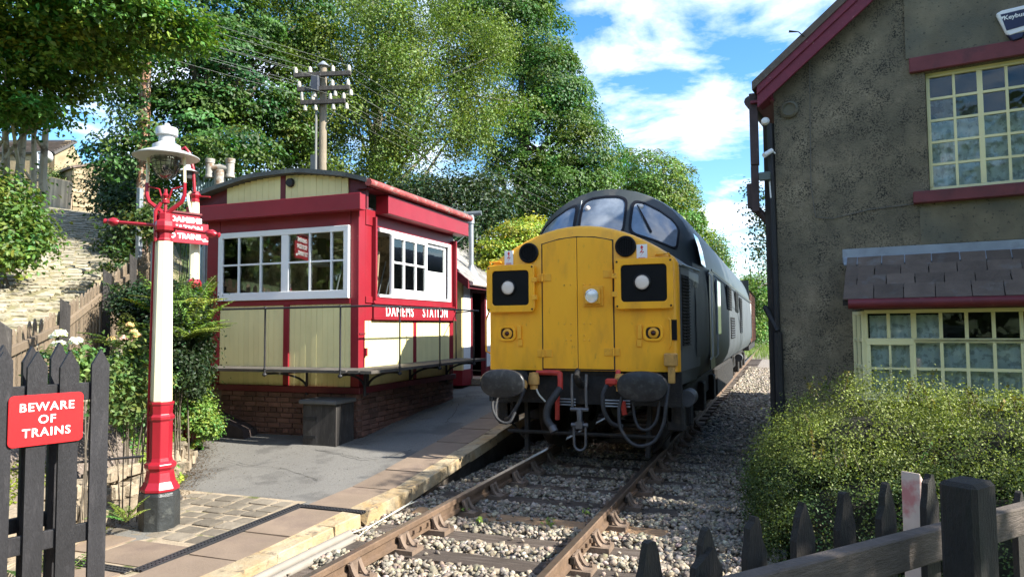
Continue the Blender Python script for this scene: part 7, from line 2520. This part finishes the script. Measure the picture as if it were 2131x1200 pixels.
wall = thing('rockery_wall', 'rough sandstone rockery wall edging the flower bed behind the lamp post', 'wall', (-3.4, -2.6, 0))
k = 0
for row, dz in ((0, .06), (1, .20), (2, .33)):
    y = -4.9
    while y < (1.0 if row == 0 else (-.6 if row == 1 else -2.3)):
        w = random.uniform(.18, .38)
        x = float(edge_left(y)) - .08 - row * .07 + random.uniform(-.03, .03)
        me = rock(Vector((x, y, float(zp(y)) + dz + random.uniform(-.02, .02))), (random.uniform(.20, .30), w, random.uniform(.12, .19)), math.atan2(float(edge_left(y + .3) - edge_left(y - .3)), .6) * -1 + random.uniform(-.15, .15), 200 + k)
        mkobj('stone', me, M_stone, wall, smooth='auto')
        y += w * .92; k += 1
mkobj('stone', rock(Vector((-5.95, .30, .36)), (.34, .22, .12), .2, 400), M_stone, wall, smooth='auto')
mkobj('stone', rock(Vector((-5.95, .32, .20)), (.32, .24, .20), .1, 401), M_stone, wall, smooth='auto')
# soil of the bed
def bed_z(X, Y):
    return terr(X, Y) + .03
bv, bf = [], []
yy_ = np.arange(-4.6, .6, .15)
for y in yy_:
    x0 = float(edge_left(y)) - .12
    for k in range(9):
        x = x0 - 1.15 * k / 8
        bv.append((x, y, max(T1(x, y) + .03, float(zp(y)) + .08 + .20 * min(1, k / 3))))
for i in range(len(yy_) - 1):
    for k in range(8):
        a = i * 9 + k
        bf.append((a, a + 1, a + 10, a + 9))
kind(MB().add(bv, bf).build('flower_bed', M_soil, smooth=True), 'structure')
# moss strip and weeds
def grass(name, P, h, col, seed, lean=.35):
    r = np.random.default_rng(seed)
    n = len(P)
    N = np.stack([r.normal(size=n), r.normal(size=n), np.full(n, .15)], 1)
    a = r.uniform(0, 2 * np.pi, n)
    d = np.stack([np.cos(a) * lean, np.sin(a) * lean, np.ones(n)], 1) * h[:, None] * r.uniform(.6, 1.2, (n, 1))
    s = np.stack([-np.sin(a), np.cos(a), np.zeros(n)], 1) * (.004 + h[:, None] * .018)
    V = np.stack([P - s, P + s, P + d * .6 + s * .6, P + d * 1.0], 1)
    idx = (np.arange(n) * 4)[:, None]
    Fc = np.concatenate([idx + np.array([[0, 1, 2]]), idx + np.array([[0, 2, 3]])], 1).reshape(-1, 3)
    me = bpy.data.meshes.new(name)
    me.from_pydata(V.reshape(-1, 3).tolist(), [], Fc.tolist())
    at_ = me.attributes.new('Col', 'FLOAT_COLOR', 'POINT')
    c4 = np.ones((n, 4, 4)); c4[:, :, :3] = (np.array(col)[None] * r.uniform(.6, 1.5, (n, 1)))[:, None, :]
    at_.data.foreach_set('color', c4.ravel())
    return kind(mkobj(name, me, M_leaf), 'stuff')


r = np.random.default_rng(77)
G = []
# long grass up the lane and over the bank
n = 26000
X = r.uniform(-30, -8.5, n); Y = r.uniform(-4, 22, n)
dl = np.min(np.hypot(X[:, None] - CL[None, :, 0], Y[:, None] - CL[None, :, 1]), 1)
ok = np.ones(n, bool)
for i in range(0, n):
    pass
# distance to the lane centre line
def dist_line(X, Y):
    best = np.full(X.shape, 1e9)
    for a, b in zip(CL[:-1], CL[1:]):
        ab = b - a; t = np.clip(((X - a[0]) * ab[0] + (Y - a[1]) * ab[1]) / (ab @ ab), 0, 1)
        best = np.minimum(best, np.hypot(X - a[0] - t * ab[0], Y - a[1] - t * ab[1]))
    return best
dl = dist_line(X, Y)
k_ = (dl > 1.75) | (r.uniform(0, 1, n) < .012)
X, Y, dl = X[k_], Y[k_], dl[k_]
grass('grass', np.stack([X, Y, terr(X, Y)], 1), np.where(dl > 2.2, r.uniform(.15, .55, len(X)), .15), (.12, .17, .035), 5)
n = 9000
X = r.uniform(-9.5, -3.4, n); Y = r.uniform(-4.5, 3.5, n)
k_ = (X < np.array(edge_left(Y)) - .95) & (dist_line(X, Y) > 1.6)
X, Y = X[k_], Y[k_]
grass('bank_grass', np.stack([X, Y, terr(X, Y)], 1), r.uniform(.08, .30, len(X)), (.07, .12, .025), 6)
n = 7000
X = r.uniform(-2.5, 5, n); Y = r.uniform(34, 62, n)
k_ = np.abs(X) > -1
grass('trackside_grass', np.stack([X[k_], Y[k_], terr(X[k_], Y[k_])], 1), r.uniform(.3, .7, k_.sum()), (.14, .21, .035), 7)
# small weeds in the four foot
for i, (px, py, lab) in enumerate(((1222, 1062, 'green weed growing near the right rail'), (1000, 1083, 'small weed on the pale sleeper near its left end'), (965, 1060, 'weed beside the left rail above the pale sleeper'), (1145, 1085, 'low weed at the middle of the pale sleeper'), (1560, 1090, 'yellow green weed tuft beside the hedge foot'), (795, 1010 + 30, 'little weed growing under the coping edge'))):
    d = CF * F_PX + CR * (px - IW / 2) - CU * (py + 12 - IH / 2)
    t = (-.19 - CAM.z) / d.z
    c = CAM + d * t
    rr = np.random.default_rng(300 + i)
    m_ = 26
    P = np.array(c[:]) + np.stack([rr.normal(size=m_) * .022, rr.normal(size=m_) * .022, rr.uniform(.0, .09, m_)], 1)
    o = leaves('weed', P, np.array([0, -.3, .8]) + rr.normal(size=(m_, 3)) * .5, rr.uniform(.03, .05, m_), np.array((.17, .25, .04))[None] * rr.uniform(.7, 1.2, (m_, 1)), M_leaf, None, .5, 300 + i)
    tag(o, lab, 'weed')
# moss patches by the rockery
n = 5000
Y = r.uniform(-4.4, .6, n); X = np.array(edge_left(Y)) + .06 + np.abs(r.normal(size=n)) * .05
k_ = np.sin(Y * 7) + np.sin(Y * 3.1) > .5
X, Y = X[k_], Y[k_]
P = np.stack([X, Y, zp(Y) + .0], 1)
o = leaves('moss', P, np.array([0, 0, 1.0]) + r.normal(size=(len(P), 3)) * .4, r.uniform(.012, .03, len(P)), np.array((.19, .21, .03))[None] * r.uniform(.5, 1.2, (len(P), 1)), M_leaf, None, .9, 9)
kind(o, 'stuff')
n = 4200
Y = r.uniform(-3.2, .7, n); X = np.array(edge_left(Y)) + np.abs(r.normal(size=n)) * .22 + .02
o = leaves('leaf_litter', np.stack([X, Y, zp(Y) + .002], 1), np.array([0, 0, 1.0]) + r.normal(size=(n, 3)) * .25, r.uniform(.008, .024, n), np.array((.09, .055, .028))[None] * r.uniform(.5, 1.6, (n, 1)), M_leaf, None, .7, 12)
kind(o, 'stuff')
n = 1500
Y = r.uniform(-2.0, 4.5, n); X = np.where(Y > .3, -3.3 + np.abs(r.normal(size=n)) * .18, r.uniform(-6, -2.4, n))
o = leaves('dirt_litter', np.stack([X, Y, zp(Y) + .002], 1), np.array([0, 0, 1.0]) + r.normal(size=(n, 3)) * .25, r.uniform(.006, .018, n), np.array((.05, .045, .025))[None] * r.uniform(.5, 1.6, (n, 1)), M_leaf, None, .7, 13)
kind(o, 'stuff')
n = 2600
Y = r.uniform(-4.3, -3.2, n); X = np.array(edge_left(Y)) - .25 - r.uniform(0, .5, n)
o = leaves('bed_moss', np.stack([X, Y, np.maximum(terr(X, Y) + .04, zp(Y) + .3)], 1), np.array([0, 0, 1.0]) + r.normal(size=(n, 3)) * .4, r.uniform(.015, .035, n), np.array((.22, .27, .03))[None] * r.uniform(.6, 1.2, (n, 1)), M_leaf, None, .9, 10)
kind(o, 'stuff')
